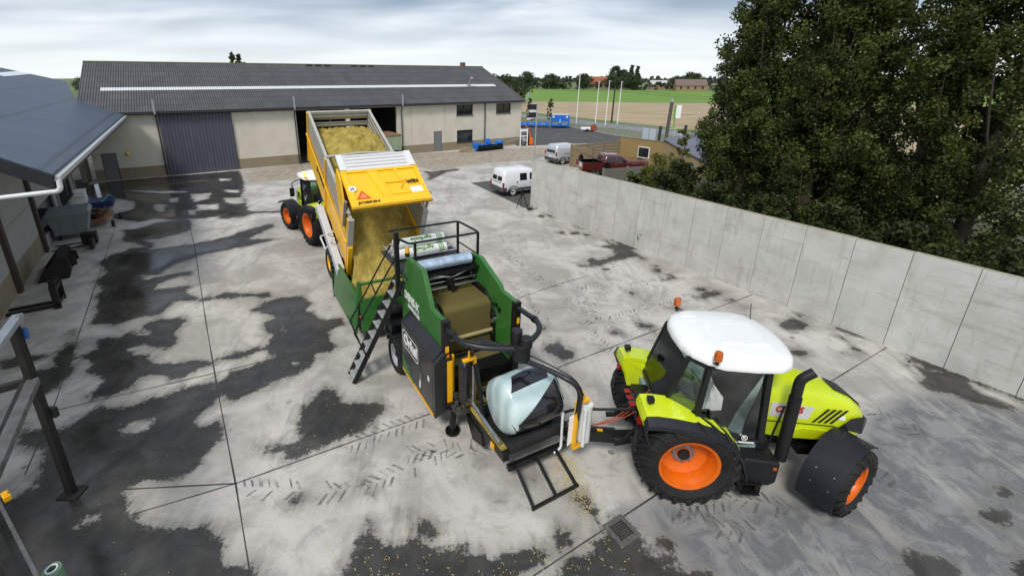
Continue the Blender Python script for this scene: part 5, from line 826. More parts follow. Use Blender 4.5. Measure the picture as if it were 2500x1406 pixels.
# pressing chamber: belt, rollers, drum, hydraulics
bp_ = [(2.0, 2.5)]+arc((1.02, 2.34), .17, 90, 175, 6)+[(.83, 1.72), (.83, 1.3), (2.0, 1.3)]
MB().prism(bp_, 1, .74, 2.0).build('press_belt', BELT, K, 40)
MB().cyl((2.02, .66, 2.52), (2.02, 2.08, 2.52), .055, 12).build('roller', TANBAR, K, 40); MB().cyl((.8, .66, 1.7), (.8, 2.06, 1.7), .05, 12).build('roller', TANBAR, K, 40)
MB().cyl((.55, .66, 1.42), (.55, 2.06, 1.42), .04, 10).build('roller', BLACK, K, 40); MB().cyl((.62, .7, 1.08), (.62, 2.04, 1.08), .28, 24).build('drum', BELT, K, 40)
for v in (.62, 2.02): 
    c = MB(); c.prism([(2.1, 1.3), (2.1, 2.66), (1.2, 2.62), (.76, 2.2), (.7, 1.3)], 1, v, v+.05); 
    for w in (2.1, 1.6): c.cyl((.8, v-.04, w), (.8, v+.1, w), .09, 12)
    c.build('chamber_side', BLACK, K)
MB().box(2.05, 2.15, .42, 2.08, 2.55, 3.3).build('rear_bulkhead', PLAST, K)
MB().box(1.6, 2.05, .4, 2.08, 3.05, 3.1).build('shelf', BLACK, K)
for u, w in ((1.78, 2.78), (1.7, 2.66)): MB().cyl((u, .6, w), (u, 2.08, w), .028, 8).build('rod', STEEL, K, 40)
MB().cyl((1.86, .55, 2.92), (1.86, 2.08, 2.92), .065, 10).build('hydraulic_ram', BLACK, K, 40); MB().obox((1.72, 1.3, 2.78), (.16, .2, .26)).box(1.55, 1.65, 1.24, 1.36, 2.62, 2.78).build('valve_block', BLACK, K, bevel=.01)
h = MB(); rr = random.Random(2)
for k in range(4): h.tube(bend([(1.7, 1.25+k*.04, 2.9), (1.6, 1.1-k*.1, 3.0+.03*k), (1.7, .7, 2.95), (1.9, .5, 2.8-k*.05)], .2), .014, 5)
h.tube(bend([(1.7, 1.35, 2.9), (1.62, 1.55, 3.0), (1.8, 1.95, 3.0), (1.9, 2.0, 2.7)], .2), .016, 5); h.build('hose', mat('pale_hose', (.4, .4, .38), .5), K)
for k in range(9): MB().obox((.55+k*.16, 2.06+.02*(k % 3), 2.35+.05*(k % 2)), (.08, .05, .1)).build('bracket', BLACK, K) if k < 6 else None
MB().lathe([(0, 0), (.1, 0), (.1, .02), (0, .02)], (1.85, 2.02, 2.75), 1, 16).build('pulley', STEEL, K)
# film and net roll on top
rl = MB().cyl((1.84, .46, 3.28), (1.84, 1.93, 3.28), .15, 24).build('net_roll', mat('clear_blue_film', (.5, .6, .75), .12, metal=.55, var=.35, scale=3, stretch=(1, 1.5, 1)), K, 40); MB().cyl((1.84, .38, 3.28), (1.84, 2.05, 3.28), .05, 12).build('axle', BLACK, rl, 40)
# platform, railing, ladder
p = MB().box(1.98, 4.05, .22, 2.2, 2.92, 2.98); p.build('platform', ribbed('platform_grating', (.06, .06, .06), .04, .6, .2, 1, depth=.02), K)
rp = [(3.02, .16, 3.9), (3.0, 2.17, 3.9), (1.9, 2.23, 3.9), (1.9, .3, 3.9), (2.33, .2, 3.9), (2.36, .18, 3.75)]
MB().tube(bend(rp, .12), .03, 8).build('guard_rail', BLACK, K, 50)
for u, v in ((2.27, .1), (1.92, .46), (1.91, 2.2), (2.98, 2.15)):
    a = .055 if v == .1 else .028; MB().bar((u, v, 2.4 if v == .1 else 2.95), (u, v, 4.12 if v == .1 else 3.9), a*2).build('rail_post', BLACK, K)
MB().tube(bend([(3.0, 2.17, 3.3), (1.95, 2.2, 3.3)], .1), .02, 6).build('knee_rail', BLACK, K)
tr = MB()
for u in (3.0, 4.0): tr.tube([(u, .3, 3.08), (u, 2.1, 3.08)], .018, 6)
for v in (.3, 2.1): tr.tube([(2.95, v, 3.12), (4.05, v, 3.12)], .018, 6)
tr.build('roll_cradle', GALV, K)
LB, LT = Vector((2.7, -1.17, .02)), Vector((2.42, .2, 2.8))
ld = MB(); wd = Vector((.235, 0, 0))
for s in (-1, 1): ld.bar(LB+wd*s, LT+wd*s, .045, .12)
ladder = ld.build('ladder', BLACK, K)
for k in range(10):
    c = LB+(LT-LB)*((k+.45)/9.9); MB().obox(c+Vector((0, .02, 0)), (.42, .2, .03)).build('step', mat('step_tread', (.42, .43, .43), .6, metal=.3, var=.25, scale=30), ladder)
MB().tube(bend([(2.8, .12, 3.6), (2.86, -1.06, 1.65), (2.93, -.8, .75)], .06), .022, 7).build('handrail', BLACK, K, 50); MB().tube(bend([(2.2, .12, 3.6), (2.3, -1.1, 1.62), (2.42, -.8, .78)], .06), .022, 7).build('handrail', BLACK, K, 50)
MB().bar((2.86, -.45, 2.65), (2.3, -.5, 2.6), .03).build('rail_tie', BLACK, K)
bc = MB().cyl((2.1, .32, 3.5), (2.1, .32, 3.6), .06, 12).build('beacon', BLACK, K); MB().cyl((2.1, .32, 3.6), (2.1, .32, 3.72), .055, 12).build('lens', SAFY, bc, 40)
# hopper with conveyor
hp = MB()
hp.sheet([(7.15, -.62, .45), (7.15, -.5, 1.8), (4.15, -.5, 1.72), (4.05, -.62, .5)], .07); hp.build('hopper_side', GREEN, K, bevel=.008)
MB().sheet([(7.15, 2.62, .45), (7.15, 2.5, 1.8), (4.15, 2.5, 1.72), (4.05, 2.62, .5)], -.07).build('hopper_side', GREEN, K, bevel=.008)
MB().box(4.08, 4.16, -.48, 2.48, .5, 1.55).build('hopper_front', GREEN, K); MB().box(4.2, 7.1, -.5, 2.5, .42, .5).build('hopper_floor', BLACK, K)
MB().box(4.12, 4.26, -.52, -.4, 1.4, 2.08).build('hopper_post', GREEN, K, bevel=.01); MB().box(4.12, 4.26, 2.4, 2.52, 1.4, 2.08).build('hopper_post', GREEN, K, bevel=.01); MB().cyl((4.19, -.42, 2.0), (4.19, 2.42, 2.0), .045, 10).build('hopper_bar', GREEN, K, 40)
fl_ = MB().box(7.16, 7.3, -.68, -.42, .3, 1.85); fl_.build('hopper_flange', BLACK, K); MB().box(7.16, 7.3, 2.42, 2.68, .3, 1.85).build('hopper_flange', BLACK, K)
bo = MB()
for k in range(8): bo.cyl((7.14, -.64, .45+k*.18), (7.1, -.64, .45+k*.18), .018, 6)
bo.build('bolts', STEEL, K); MB().box(5.1, 5.22, -.575, -.55, 1.2, 1.35).build('reflector', SAFY, K); MB().sphere((4.02, -.52, 1.05), .04, 8, 6).build('side_lamp', REDL, K)
MB().prism([(4.3, .55), (2.5, 2.3), (2.1, 2.3), (2.1, 1.9), (3.9, .5)], 1, .7, 1.95).build('elevator', BLACK, K); e2 = MB(); e2.box(2.7, 4.05, -.0, .65, .75, 1.3).box(2.6, 4.0, 1.98, 2.5, .8, 1.5).cyl((3.3, .1, 1.4), (3.3, .6, 1.4), .16, 12).build('drive_housing', PLAST, K, bevel=.02)
# wrapping gantry, motor, arms
AR = mat('grey_black_tube', (.016, .017, .02), .4, var=.15)
MB().tube(bend([(-.1, .34, 2.66), (-.72, .34, 2.66), (-1.1, .7, 2.64), (-1.36, 1.25, 2.62)], .3), .06, 10).build('gantry_arm', AR, K, 50); MB().tube(bend([(-.1, 2.16, 2.7), (-.85, 2.2, 2.7), (-1.15, 2.0, 2.68), (-1.38, 1.5, 2.64)], .3), .06, 10).build('gantry_arm', AR, K, 50)
mo = MB(); mo.cyl((-1.38, 1.4, 2.36), (-1.38, 1.4, 2.72), .18, 20); mo.cyl((-1.28, 1.34, 2.72), (-1.28, 1.34, 2.98), .11, 18); mo.cyl((-1.5, 1.42, 2.7), (-1.5, 1.42, 2.9), .12, 18); mo.build('wrap_motor', PLAST, K, 40, bevel=.01)
for p_ in ((-.45, .34, 2.66), (-.7, 2.19, 2.7)): MB().cyl((p_[0]-.04, p_[1], p_[2]), (p_[0]+.04, p_[1], p_[2]), .08, 10).build('clamp', BLACK, K)
MB().tube(bend([(-1.38, 1.4, 2.34), (-2.0, 1.7, 2.36), (-2.42, 1.92, 2.3), (-2.32, 2.18, 1.9), (-2.2, 2.22, .95)], .3), .055, 10).build('wrap_arm', AR, K, 50); MB().tube(bend([(-1.38, 1.4, 2.34), (-.74, 1.16, 2.4), (-.42, .98, 2.38), (-.4, .8, 2.2), (-.42, .8, 1.6)], .2), .05, 10).build('wrap_arm', AR, K, 50)
def carriage(u, v, w0, w1, s):
    c = MB(); c.box(u-.04, u+.04, v-s*.24-.03, v-s*.24+.03, w0-.1, w1+.1); c.box(u-.05, u+.05, min(v-s*.27, v+s*.05), max(v-s*.27, v+s*.05), w1+.07, w1+.12); c.box(u-.05, u+.05, min(v-s*.27, v+s*.05), max(v-s*.27, v+s*.05), w0-.14, w0-.09); c.cyl((u, v-s*.1, w1+.12), (u, v-s*.1, w1+.3), .025, 8); c.build('film_carriage', SAFY, K, bevel=.006)
    MB().cyl((u-.14, v-s*.14, w0), (u-.14, v-s*.14, w1), .04, 10).build('stretch_roller', STEEL if s < 0 else mat('white_tube', (.7, .7, .7), .4), K, 40)
carriage(-2.25, 2.42, .66, 1.54, 1); carriage(-.47, .6, 1.0, 1.9, -1)
MB().sheet([(-2.2, 2.05, .6), (-2.2, 2.05, 1.3), (-2.2, 2.25, 1.35), (-2.2, 2.25, .7)], .02).build('film_guard', WHITE, K)
MB().tube(bend([(-1.95, 2.1, 1.2), (-2.0, 2.08, .36), (-2.0, 1.9, .3)], .08), .03, 8).build('hook_pipe', mat('white_tube', (.7, .7, .7), .4), K, 50)
# wrapping table
t_ = MB(); 
for v in (.76, 2.3): t_.box(-1.95, -.2, v-.07, v+.07, .55, .74)
t_.box(-.3, -.2, .8, 2.26, .45, .7); t_.box(-2.0, -1.9, .8, 2.26, .3, .42); t_.build('table_frame', BLACK, K, bevel=.008)
for u, r in ((-1.8, .14), (-.72, .13)): MB().cyl((u, .84, .72), (u, 2.24, .72), r, 20).build('table_roller', RUBBER, K, 40)
MB().box(-1.7, -.8, .9, 2.2, .66, .7).build('table_belt', RUBBER, K)
DUSTY = mat('dusty_golden_plate', (.34, .25, .055), .75, var=.35, scale=24, dirt=(.05, .04, .02), dirt_amt=.8, dirt_scale=5)
for k in range(5): MB().box(-.66+k*.17, -.56+k*.17, .84, 2.2, .74+.015*k, .77+.015*k).build('slat', DUSTY, K)
for k in range(3): MB().box(-.6, .2, 1.05+k*.42, 1.12+k*.42, .83, .86).build('guide_strip', DUSTY, K)
MB().tube(bend([(-.05, .3, 2.73), (-.7, .28, 2.74), (-1.05, .68, 2.72), (-1.3, 1.2, 2.7)], .3), .016, 6).build('arm_hose', HOSE, K); MB().tube(bend([(-1.38, 1.5, 2.45), (-1.9, 1.72, 2.44), (-2.4, 1.95, 2.36), (-2.36, 2.2, 1.9)], .3), .014, 6).build('arm_hose', HOSE, K)
for u, w, r in ((1.25, 2.45, .13), (.8, 2.0, .11), (.95, 1.55, .14)): MB().cyl((u, 2.0, w), (u, 2.085, w), r, 18).build('pulley', STEEL if r < .12 else BLACK, K, 40)
for k in range(3): MB().bar((.75+.3*k, .58, 2.0+.25*k), (1.05+.3*k, .58, 2.3+.22*k), .05, .09).build('linkage', BLACK, K)
MB().box(-.13, -.11, 2.13, 2.2, 2.3, 2.45).build('warning_label', SAFY, K); MB().box(-.19, -.17, .28, .36, 2.1, 2.25).build('warning_label', SAFY, K); MB().sphere((-.2, .33, 2.02), .05, 10, 6).build('side_lamp', AMBER, K)
for k in range(6): MB().cyl((-.2, .34+.015*(k % 2), 1.0+k*.14), (-.235, .34, 1.0+k*.14), .012, 6).build('bolt', STEEL, K)
MB().tube(bend([(2.4, 2.0, 2.9), (2.0, 1.5, 2.2), (2.3, .9, 1.6), (3.2, .5, 1.2)], .3), .025, 6).build('feed_hose', HOSE, K)
for k in range(4): MB().tube(bend([(2.6+.1*k, .15, 1.2), (3.0, .0-.04*k, .9), (3.5, .1, 1.0+.06*k), (3.9, .3, .9)], .2), .018, 6).build('hydraulic_hose', HOSE, K)
MB().box(.05, .5, .6, 2.1, .7, .76).build('chute', BELT, K); dm = MB().box(-1.85, -.3, .7, .84, .742, .77).build('maize_dust', MAIZE, K)
MB().cyl((-.35, .72, 1.0), (-1.75, .72, .85), .045, 10).build('table_ram', STEEL, K, 40); MB().box(-1.62, -1.5, .655, .685, .58, .7).build('reflector', SAFY, K); MB().box(-.16, -.1, .44, .5, .9, 1.98).build('warning_strip', SAFY, K); MB().box(-.24, -.22, .3, .42, .75, 1.9).build('warning_strip', SAFY, K)
MB().bar((-.7, .74, 2.0), (-1.03, .8, .62), .07, .1).build('film_cutter', BLACK, K); MB().bar((-.2, .95, .75), (-.2, .95, 1.7), .05).build('guide_post', STEEL, K)
MB().prism([(-.75, .12), (-1.2, .3), (-1.1, .56), (-.4, .56)], 1, .66, .72).build('skirt', BLACK, K)
st = MB().cyl((-.23, .42, .05), (-.23, .42, .7), .08, 12).cyl((-.23, .42, .0), (-.23, .42, .06), .17, 18); st.box(-.4, -.05, .3, .75, .55, .85); st.build('stabiliser', BLACK, K, 40)
v_ = MB().box(-.62, -.2, .36, .66, .74, .82); rr = random.Random(5)
for k in range(10): v_.obox((-.25-rr.random()*.35, .35+rr.random()*.3, .80+rr.random()*.2), (.07, .08, .12))
v_.build('valve_bank', mat('valve_metal', (.12, .12, .11), .35, metal=.6, var=.4), K)
rm = MB(); q = lambda a, b: rm.bar(a, b, .05, .06)
q((-2.0, .97, .36), (-2.7, .92, .04)); q((-2.0, 1.47, .36), (-2.67, 1.46, .04)); q((-2.0, 1.95, .36), (-2.66, 1.97, .04)); q((-2.7, .88, .04), (-2.66, 2.01, .04)); rm.build('bale_ramp', BLACK, K)
# drawbar to the tractor
d0, d1, d2 = Vector((-2.42, 3.12, .6)), Vector((-1.9, 2.25, .62)), Vector((-.1, 2.05, .72))
b = MB(); b.bar(d0, d1, .2, .24); b.bar(d1, d2, .2, .24); b.bar(d0, d0+(d0-d1)*.25, .09); b.build('drawbar', BLACK, K, bevel=.01); MB().bar(d0+(d1-d0)*.25+Vector((0, 0, .125)), d0+(d1-d0)*.36+Vector((0, 0, .125)), .1, .02).build('sticker', SAFY, K)
h = MB(); n = d0+(d0-d1)*.5
h.tube(bend([d1+Vector((.3, .0, .2)), d1+Vector((-.1, .15, .62)), d0+Vector((.1, -.2, .65)), d0+(d0-d1)*.7+Vector((0, 0, .75))], .3), .03, 7); h.tube(bend([d1+Vector((.1, 0, .12)), d1+Vector((-.1, .25, .4)), d1+Vector((-.2, .35, .15)), d0+Vector((0, 0, .17))], .15), .016, 6); h.build('hose', HOSE, K)
h = MB()
for k in range(3): h.tube(bend([d1+Vector((0, .1*k, .14)), d0+(d1-d0)*.5+Vector((0, 0, .2)), d0+Vector((0, .0, .35+.05*k)), d0+(d0-d1)*.75+Vector((.1*k, 0, .95+.06*k))], .3), .009, 5)
h.build('control_cable', mat('red_cable', (.4, .07, .03), .5), K)
# ---- wrapped bale on the table
def bale_mat():
    m = bpy.data.materials.new('stretch_film'); m.use_nodes = True; nt, N, L = nodes_of(m); b = nt.nodes['Principled BSDF']; b.inputs['Roughness'].default_value = .16; b.inputs['Coat Weight'].default_value = .4
    tc = N('ShaderNodeTexCoord'); w = N('ShaderNodeTexWave'); w.inputs['Scale'].default_value = .9; w.inputs['Distortion'].default_value = 5; w.inputs['Detail'].default_value = 4; L(tc.outputs['Object'], w.inputs[0]); n = N('ShaderNodeTexNoise'); n.inputs['Scale'].default_value = 16; n.inputs['Detail'].default_value = 5
    mp = N('ShaderNodeMapping'); mp.inputs['Scale'].default_value = (1, .25, 1); L(tc.outputs['Object'], mp.inputs[0]); L(mp.outputs[0], n.inputs[0])
    mx = N('ShaderNodeMix'); mx.data_type = 'RGBA'; L(w.outputs[0], mx.inputs[0]); mx.inputs[6].default_value = (.38, .5, .5, 1); mx.inputs[7].default_value = (.56, .67, .66, 1); L(mx.outputs[2], b.inputs['Base Color'])
    bp = N('ShaderNodeBump'); bp.inputs['Strength'].default_value = .35; bp.inputs['Distance'].default_value = .02; L(n.outputs[0], bp.inputs['Height']); L(bp.outputs[0], b.inputs['Normal']); return m
BL = thing('wrapped_bale', 'pale film wrapped silage bale with black film bands on the wrapping table', 'bale', cworld(-1.37, 1.53, .75), CA)
def bale_r(t):   # radius at fraction t of the width
    x = abs(t); return .61*(1-max(0, (x-.72)/.28)**2.4*.34)*(1+.02*math.cos(x*5))
bm_ = MB(); nn = 64; wv = [-1, -.97, -.92, -.84, -.72, -.5, -.25, 0, .25, .5, .72, .84, .92, .97, 1]
def bpt(t, A, dr=0):
    r = bale_r(t)+dr; sq = 1+.04*math.cos(4*A); return (r*sq*math.cos(A), .66*t, .6+r*sq*math.sin(A))
bm_.loft([[bpt(t, 2*math.pi*k/nn) for k in range(nn)] for t in wv]); body = bm_.build('film', bale_mat(), BL, 180)
BF = mat('black_film', (.012, .012, .014), .12, var=.4, scale=3, bump=.3, bscale=14, coat=.4, stretch=(1, .3, 1))
def band(pts, name='black_film'):
    """patch of film lying on the bale: pts = (t, angle deg) quad corners, subdivided"""
    g = MB(); n = 12; P = []
    for i in range(n+1):
        for j in range(n+1):
            a, c = i/n, j/n; t = (pts[0][0]*(1-a)+pts[1][0]*a)*(1-c)+(pts[3][0]*(1-a)+pts[2][0]*a)*c; A = (pts[0][1]*(1-a)+pts[1][1]*a)*(1-c)+(pts[3][1]*(1-a)+pts[2][1]*a)*c; P.append(bpt(t, rad(A), .006))
    g.add(P, [(i*(n+1)+j, (i+1)*(n+1)+j, (i+1)*(n+1)+j+1, i*(n+1)+j+1) for i in range(n) for j in range(n)]); g.build(name, BF, BL, 60)
band([(-.8, 120), (.6, 114), (.8, 80), (-.5, 88)]); band([(-.95, 184), (.97, 112), (.97, 206), (-.75, 214)]); band([(-.5, 247), (.9, 235), (.9, 255), (-.5, 262)])
MB().tube([Vector(bpt(.98, rad(80), .02)), Vector(bpt(.9, rad(120), .03)), Vector(bpt(.95, rad(165), .02)), Vector(bpt(1.0, rad(205), .02))], .012, 5).build('film_strand', BF, BL)
# ---- film rolls: three stored on the platform, two working on the arms
FILMW = mat('white_film', (.72, .74, .7), .3, var=.04, coat=.3)
INK = mat('green_print', (.1, .26, .05), .5)
for q, (u, w) in enumerate(((3.14, 3.16), (3.45, 3.16), (3.3, 3.4))):
    t = thing('film_roll', ('white printed film roll lying on the platform, nearest the wrapped bale', 'white printed film roll lying on the platform, farthest from the wrapped bale', 'white film roll stacked on top of the two printed rolls')[q], 'film roll', cworld(u, 1.1, w), CA, 'printed film rolls stored on the platform')
    MB().cyl((0, -.74, 0), (0, .74, 0), .135, 24).build('film', FILMW, t, 40); MB().cyl((0, -.86, 0), (0, .86, 0), .045, 12).build('core', mat('card_core', (.3, .29, .27), .8), t, 40)
    if q != 1:
        A = rad(128); c, s = math.cos(A), math.sin(A); text('agribale', .15, (.139*c+s*.035, .34, .139*s-c*.035), (0, -1, 0), (-s, 0, c), INK, t, bold=.004, width=.62)
        rg = MB()
        for k in range(3): rg.lathe([(.136, .5+k*.055), (.1375, .5+k*.055), (.1375, .53+k*.055), (.136, .53+k*.055)], (0, 0, 0), 1, 24, True)
        rg.build('printed_bands', INK, t, 40)
t = thing('film_roll', 'upright white film roll on the yellow carriage beside the drawbar', 'film roll', cworld(-2.25, 2.42, .66), CA); MB().cyl((0, 0, 0), (0, 0, .88), .13, 24).build('film', FILMW, t, 40); MB().cyl((0, 0, -.04), (0, 0, .94), .04, 12).build('core', mat('card_core', (.3, .29, .27), .8), t, 40)
t = thing('film_roll', 'upright black film roll on the yellow carriage beside the black cabinet', 'film roll', cworld(-.47, .6, .98), CA); MB().cyl((0, 0, 0), (0, 0, .92), .13, 24).build('film', BF, t, 40); MB().cyl((0, 0, -.04), (0, 0, .98), .045, 12).build('core', STEEL, t, 40)
# ================================================================= TIPPING TRAILER
TU, TV = 9.0, .97
TL = thing('tipping_trailer', 'yellow tipping trailer with raised body and open tailgate pouring maize', 'trailer', cworld(TU, TV), CA)
ALU = ribbed('grey_side_planks', (.36, .35, .31), .2, .55, .2, 2, depth=.02, streak=(.22, .2, .13)); ALUW = ribbed('white_alloy_planks', (.7, .7, .7), .27, .4, .06, 0, depth=.02)
ti = rad(25); MT = Matrix.Translation((5.55-TU, 0, 3.55)) @ Matrix.Rotation(-ti, 4, 'Y')
def tb(mb, name, m, parent=TL, **k):  # build in the tilted body frame: u forward, v right, w up from the top rail
    o = mb.build(name, m, parent, **k); return o
body_e = MB()
def tilt(mb): return mb.move(MT)
HB, WB = 2.2, 1.25
for s in (-1, 1):
    v0, v1 = sorted((s*WB, s*(WB-.06))); nm = 'upper_side'
    o = MB().box(0, 3.25, v0, v1, -.86, 0).build(nm, ALU, TL); o.matrix_local = MT2 = Matrix.Translation((5.55-TU, 0, 3.55)) @ Matrix.Rotation(-ti, 4, 'Y')
    o = MB().box(3.29, 6.55, v0, v1, -.86, .06).build(nm, ALU, TL); o.matrix_local = MT2
    g = MB().box(-.05, 6.6, *sorted((s*WB, s*(WB-.07))), -HB, -.87)
    g.build('lower_side', YEL, TL).matrix_local = MT2
    g = MB()
    for x in (0.05, 3.27, 6.55): g.box(x-.06, x+.06, *sorted((s*(WB+.002), s*(WB+.06))), -HB, .08 if x > 1 else .02)
    g.box(-.05, 6.6, *sorted((s*(WB+.061), s*(WB+.1))), -.96, -.88); g.build('stanchion', YEL, TL, bevel=.008).matrix_local = MT2
    MB().box(-.06, 6.6, *sorted((s*(WB+.02), s*(WB-.08))), .002 if False else .062, .1).build('top_rail', mat('grey_rail', (.45, .44, .4), .5, var=.2), TL).matrix_local = MT2
    MB().box(-.14, -.06, *sorted((s*(WB+.06), s*(WB-.12))), -1.0, .1).build('rear_post', mat('grey_rail', (.45, .44, .4), .5, var=.2), TL, bevel=.01).matrix_local = MT2
    MB().box(-.2, -.06, *sorted((s*(WB+.05), s*(WB-.1))), -2.3, -1.01).build('rear_frame', YEL, TL, bevel=.01).matrix_local = MT2
    mg = MB().prism([(-.1, -2.02), (3.2, -2.02), (3.5, -2.2), (3.45, -2.34), (-.1, -2.34)], 1, *sorted((s*(WB+.11), s*(WB+.36)))); mg.build('mudguard', mat('pale_grey_guard', (.55, .56, .6), .4, var=.05), TL, bevel=.02).matrix_local = MT2
_t = text('JOSKIN', .5, (4.9, -WB-.008, -1.5), (-1, 0, 0), (0, 0, 1), BLACK, TL, bold=.015); _t.matrix_local = MT2
fb = MB().box(6.5, 6.57, -WB+.08, WB-.08, -HB, -1.0); fb.build('headboard', YEL, TL).matrix_local = MT2
fb = MB()
for w in (-.25, -.6, -.95): fb.box(6.5, 6.56, -WB+.07, WB-.07, w, w+.2)
fb.build('headboard_slats', ALU, TL).matrix_local = MT2; MB().box(6.49, 6.58, -WB+.07, WB-.07, .0, .1).build('top_rail', mat('grey_rail', (.45, .44, .4), .5, var=.2), TL).matrix_local = MT2
MB().box(6.44, 6.49, -.9, -.35, -1.9, -1.2).build('headboard_window', mat('pale_pane', (.5, .52, .55), .3), TL).matrix_local = MT2
MB().box(-.05, 6.5, -WB+.071, WB-.071, -HB-.08, -HB).build('floor', YEL, TL).matrix_local = MT2
MB().tube([(3.27, -WB, .14), (3.3, 0, .18), (3.27, WB, .14)], .05, 8).build('cross_bar', mat('grey_rail', (.45, .44, .4), .5, var=.2), TL, 50).matrix_local = MT2
# tailgate: frame x from top edge to lower edge, swung up over the load
ga = math.atan2(4.08-5.3, 4.98-6.9); Gx = Vector((math.cos(ga), 0, math.sin(ga))); Gy = Vector((0, 1, 0)); Gz = Vector((-math.sin(ga), 0, math.cos(ga)))
if Gz.z < 0: Gz = -Gz
GM = Matrix(((Gx.x, 0, Gz.x, 6.9-TU), (0, 1, 0, 0), (Gx.z, 0, Gz.z, 5.3), (0, 0, 0, 1)))
def gate(mb, name, m, par=None, **k): return mb.move(GM).build(name, m, par or tgate, **k)
GLn = 2.28
tgate = MB().box(.72, GLn, -1.27, 1.27, -.04, 0).move(GM).build('tailgate', YEL, TL)
gate(MB().box(0, .71, -1.24, 1.24, -.04, .02), 'tailgate_top', ALUW)
for k in range(4): gate(MB().box(.08+k*.155, .11+k*.155, -1.0, 1.0, .02, .032), 'rib', mat('grey_rail', (.45, .44, .4), .5, var=.2))
for s in (-1, 1): gate(MB().box(0, .71, s*1.15-.1, s*1.15+.1, .021, .05), 'edge_strip', mat('white_alloy', (.72, .72, .71), .4, var=.05))
rib = MB()
def trap(x0, x1, v0a, v1a, v0b, v1b): rib.prism([(x0, v0a), (x0, v1a), (x1, v1b), (x1, v0b)], 2, .001, .05)
trap(.74, .84, -1.25, 1.25, -1.25, 1.25); trap(.85, 2.0, -1.25, -1.1, -1.25, -1.05); trap(.85, 2.0, -.45, -.12, -.2, .0); trap(.85, 1.35, .42, .55, .5, .62); trap(.85, 2.0, 1.12, 1.25, 1.12, 1.25); trap(2.0, 2.28, -1.27, 1.27, -1.27, 1.27); trap(1.36, 1.42, .0, .62, .0, .62)
gate(rib, 'ribs', YEL, bevel=.012); gate(MB().box(1.46, 1.92, .08, .72, .001, .03), 'hatch', YEL, bevel=.01); gate(MB().box(GLn, GLn+.06, -1.28, 1.28, -.06, .03), 'lower_edge', mat('ochre_edge', (.55, .3, .01), .5), bevel=.01)
gate(MB().tube(bend([(1.75, .4, .06), (1.5, .55, .1), (1.45, .75, .1)], .1), .014, 6), 'cable', SAFY)
def gp(x, v, z=.054): p = GM @ Vector((x, v, z)); return (p.x, p.y, p.z)
gx = (Gx.x, 0, Gx.z); up_ = (-Gx.x, 0, -Gx.z)
tr_ = MB().prism([(1.66, -.84), (2.02, -1.07), (2.02, -.61)], 2, .052, .06); gate(tr_, 'warning_triangle', mat('orange_reflector', srgb('D9571C'), .5, var=.08)); gate(MB().prism([(1.77, -.84), (1.97, -.96), (1.97, -.72)], 2, .061, .064), 'triangle_centre', mat('red_reflector', srgb('EE8A52'), .5))
gate(MB().prism([(1.55+.12*math.cos(a), -1.08+.12*math.sin(a)) for a in [k*math.pi/10 for k in range(20)]], 2, .052, .056), 'speed_sticker', WHITE); text('25', .14, gp(1.61, -1.165, .058), (0, 1, 0), up_, BLACK, tgate, bold=.004)
text('JOSKIN', .13, gp(2.2, -1.05), (0, 1, 0), up_, BLACK, tgate, bold=.006, width=.68); text('WIN', .2, gp(1.52, .66), (0, 1, 0), up_, BLACK, tgate, bold=.01, width=.42); gate(MB().box(1.66, 1.9, .55, 1.12, .004, .008), 'notice', WHITE)
for s in (-1, 1):
    v0, v1 = sorted((s*1.28, s*1.33)); f = MB().prism([(6.5-TU, 4.98), (6.1-TU, 4.72), (5.9-TU, 4.3), (5.75-TU, 3.75), (6.0-TU, 3.0), (6.35-TU, 3.1), (6.7-TU, 3.9), (6.75-TU, 4.7)], 1, v0, v1); f.build('hinge_plate', YEL, TL, bevel=.01)
    MB().cyl((5.9-TU, s*1.36, 3.3), (5.35-TU, s*1.36, 4.2), .05, 10).build('gate_ram', STEEL, TL, 40)
# chassis and wheels
c = MB()
for v in (-.45, .45): c.box(6.6-TU, 12.6-TU, v-.08, v+.08, .95, 1.2)
for u in (6.8, 8.2, 9.6, 11, 12.4): c.box(u-.08-TU, u+.08-TU, -.37, .37, .97, 1.18)
c.bar((12.5-TU, 0, 1.05), (13.8-TU, 0, .75), .2, .22); c.cyl((11.4-TU, 0, 1.1), (11.0-TU, 0, 3.7), .11, 14)
for u in (8.2, 9.6): c.cyl((u-TU, -1.1, .64), (u-TU, 1.1, .64), .08, 10); c.box(u-.1-TU, u+.1-TU, -.55, -.35, .6, .95); c.box(u-.1-TU, u+.1-TU, .35, .55, .6, .95)
c.build('chassis', mat('dull_yellow_chassis', (.35, .22, .01), .5, var=.15, dirt=(.06, .055, .05), dirt_amt=.5), TL)
for u in (8.2, 9.55):
    for s in (-1, 1): wheel(TL, 'wheel', .64, .46, .33, (u-TU, s*1.12, .64), s, YEL, 0, .12, .1, bolts=6)
MB().tube(bend([(7.1-TU, -1.5, 2.75), (9.15-TU, -1.62, 1.95), (8.2-TU, -1.62, 1.75), (7.0-TU, -1.5, 2.55)], .15), .03, 7).build('guard_loop', WHITE, TL, 50)
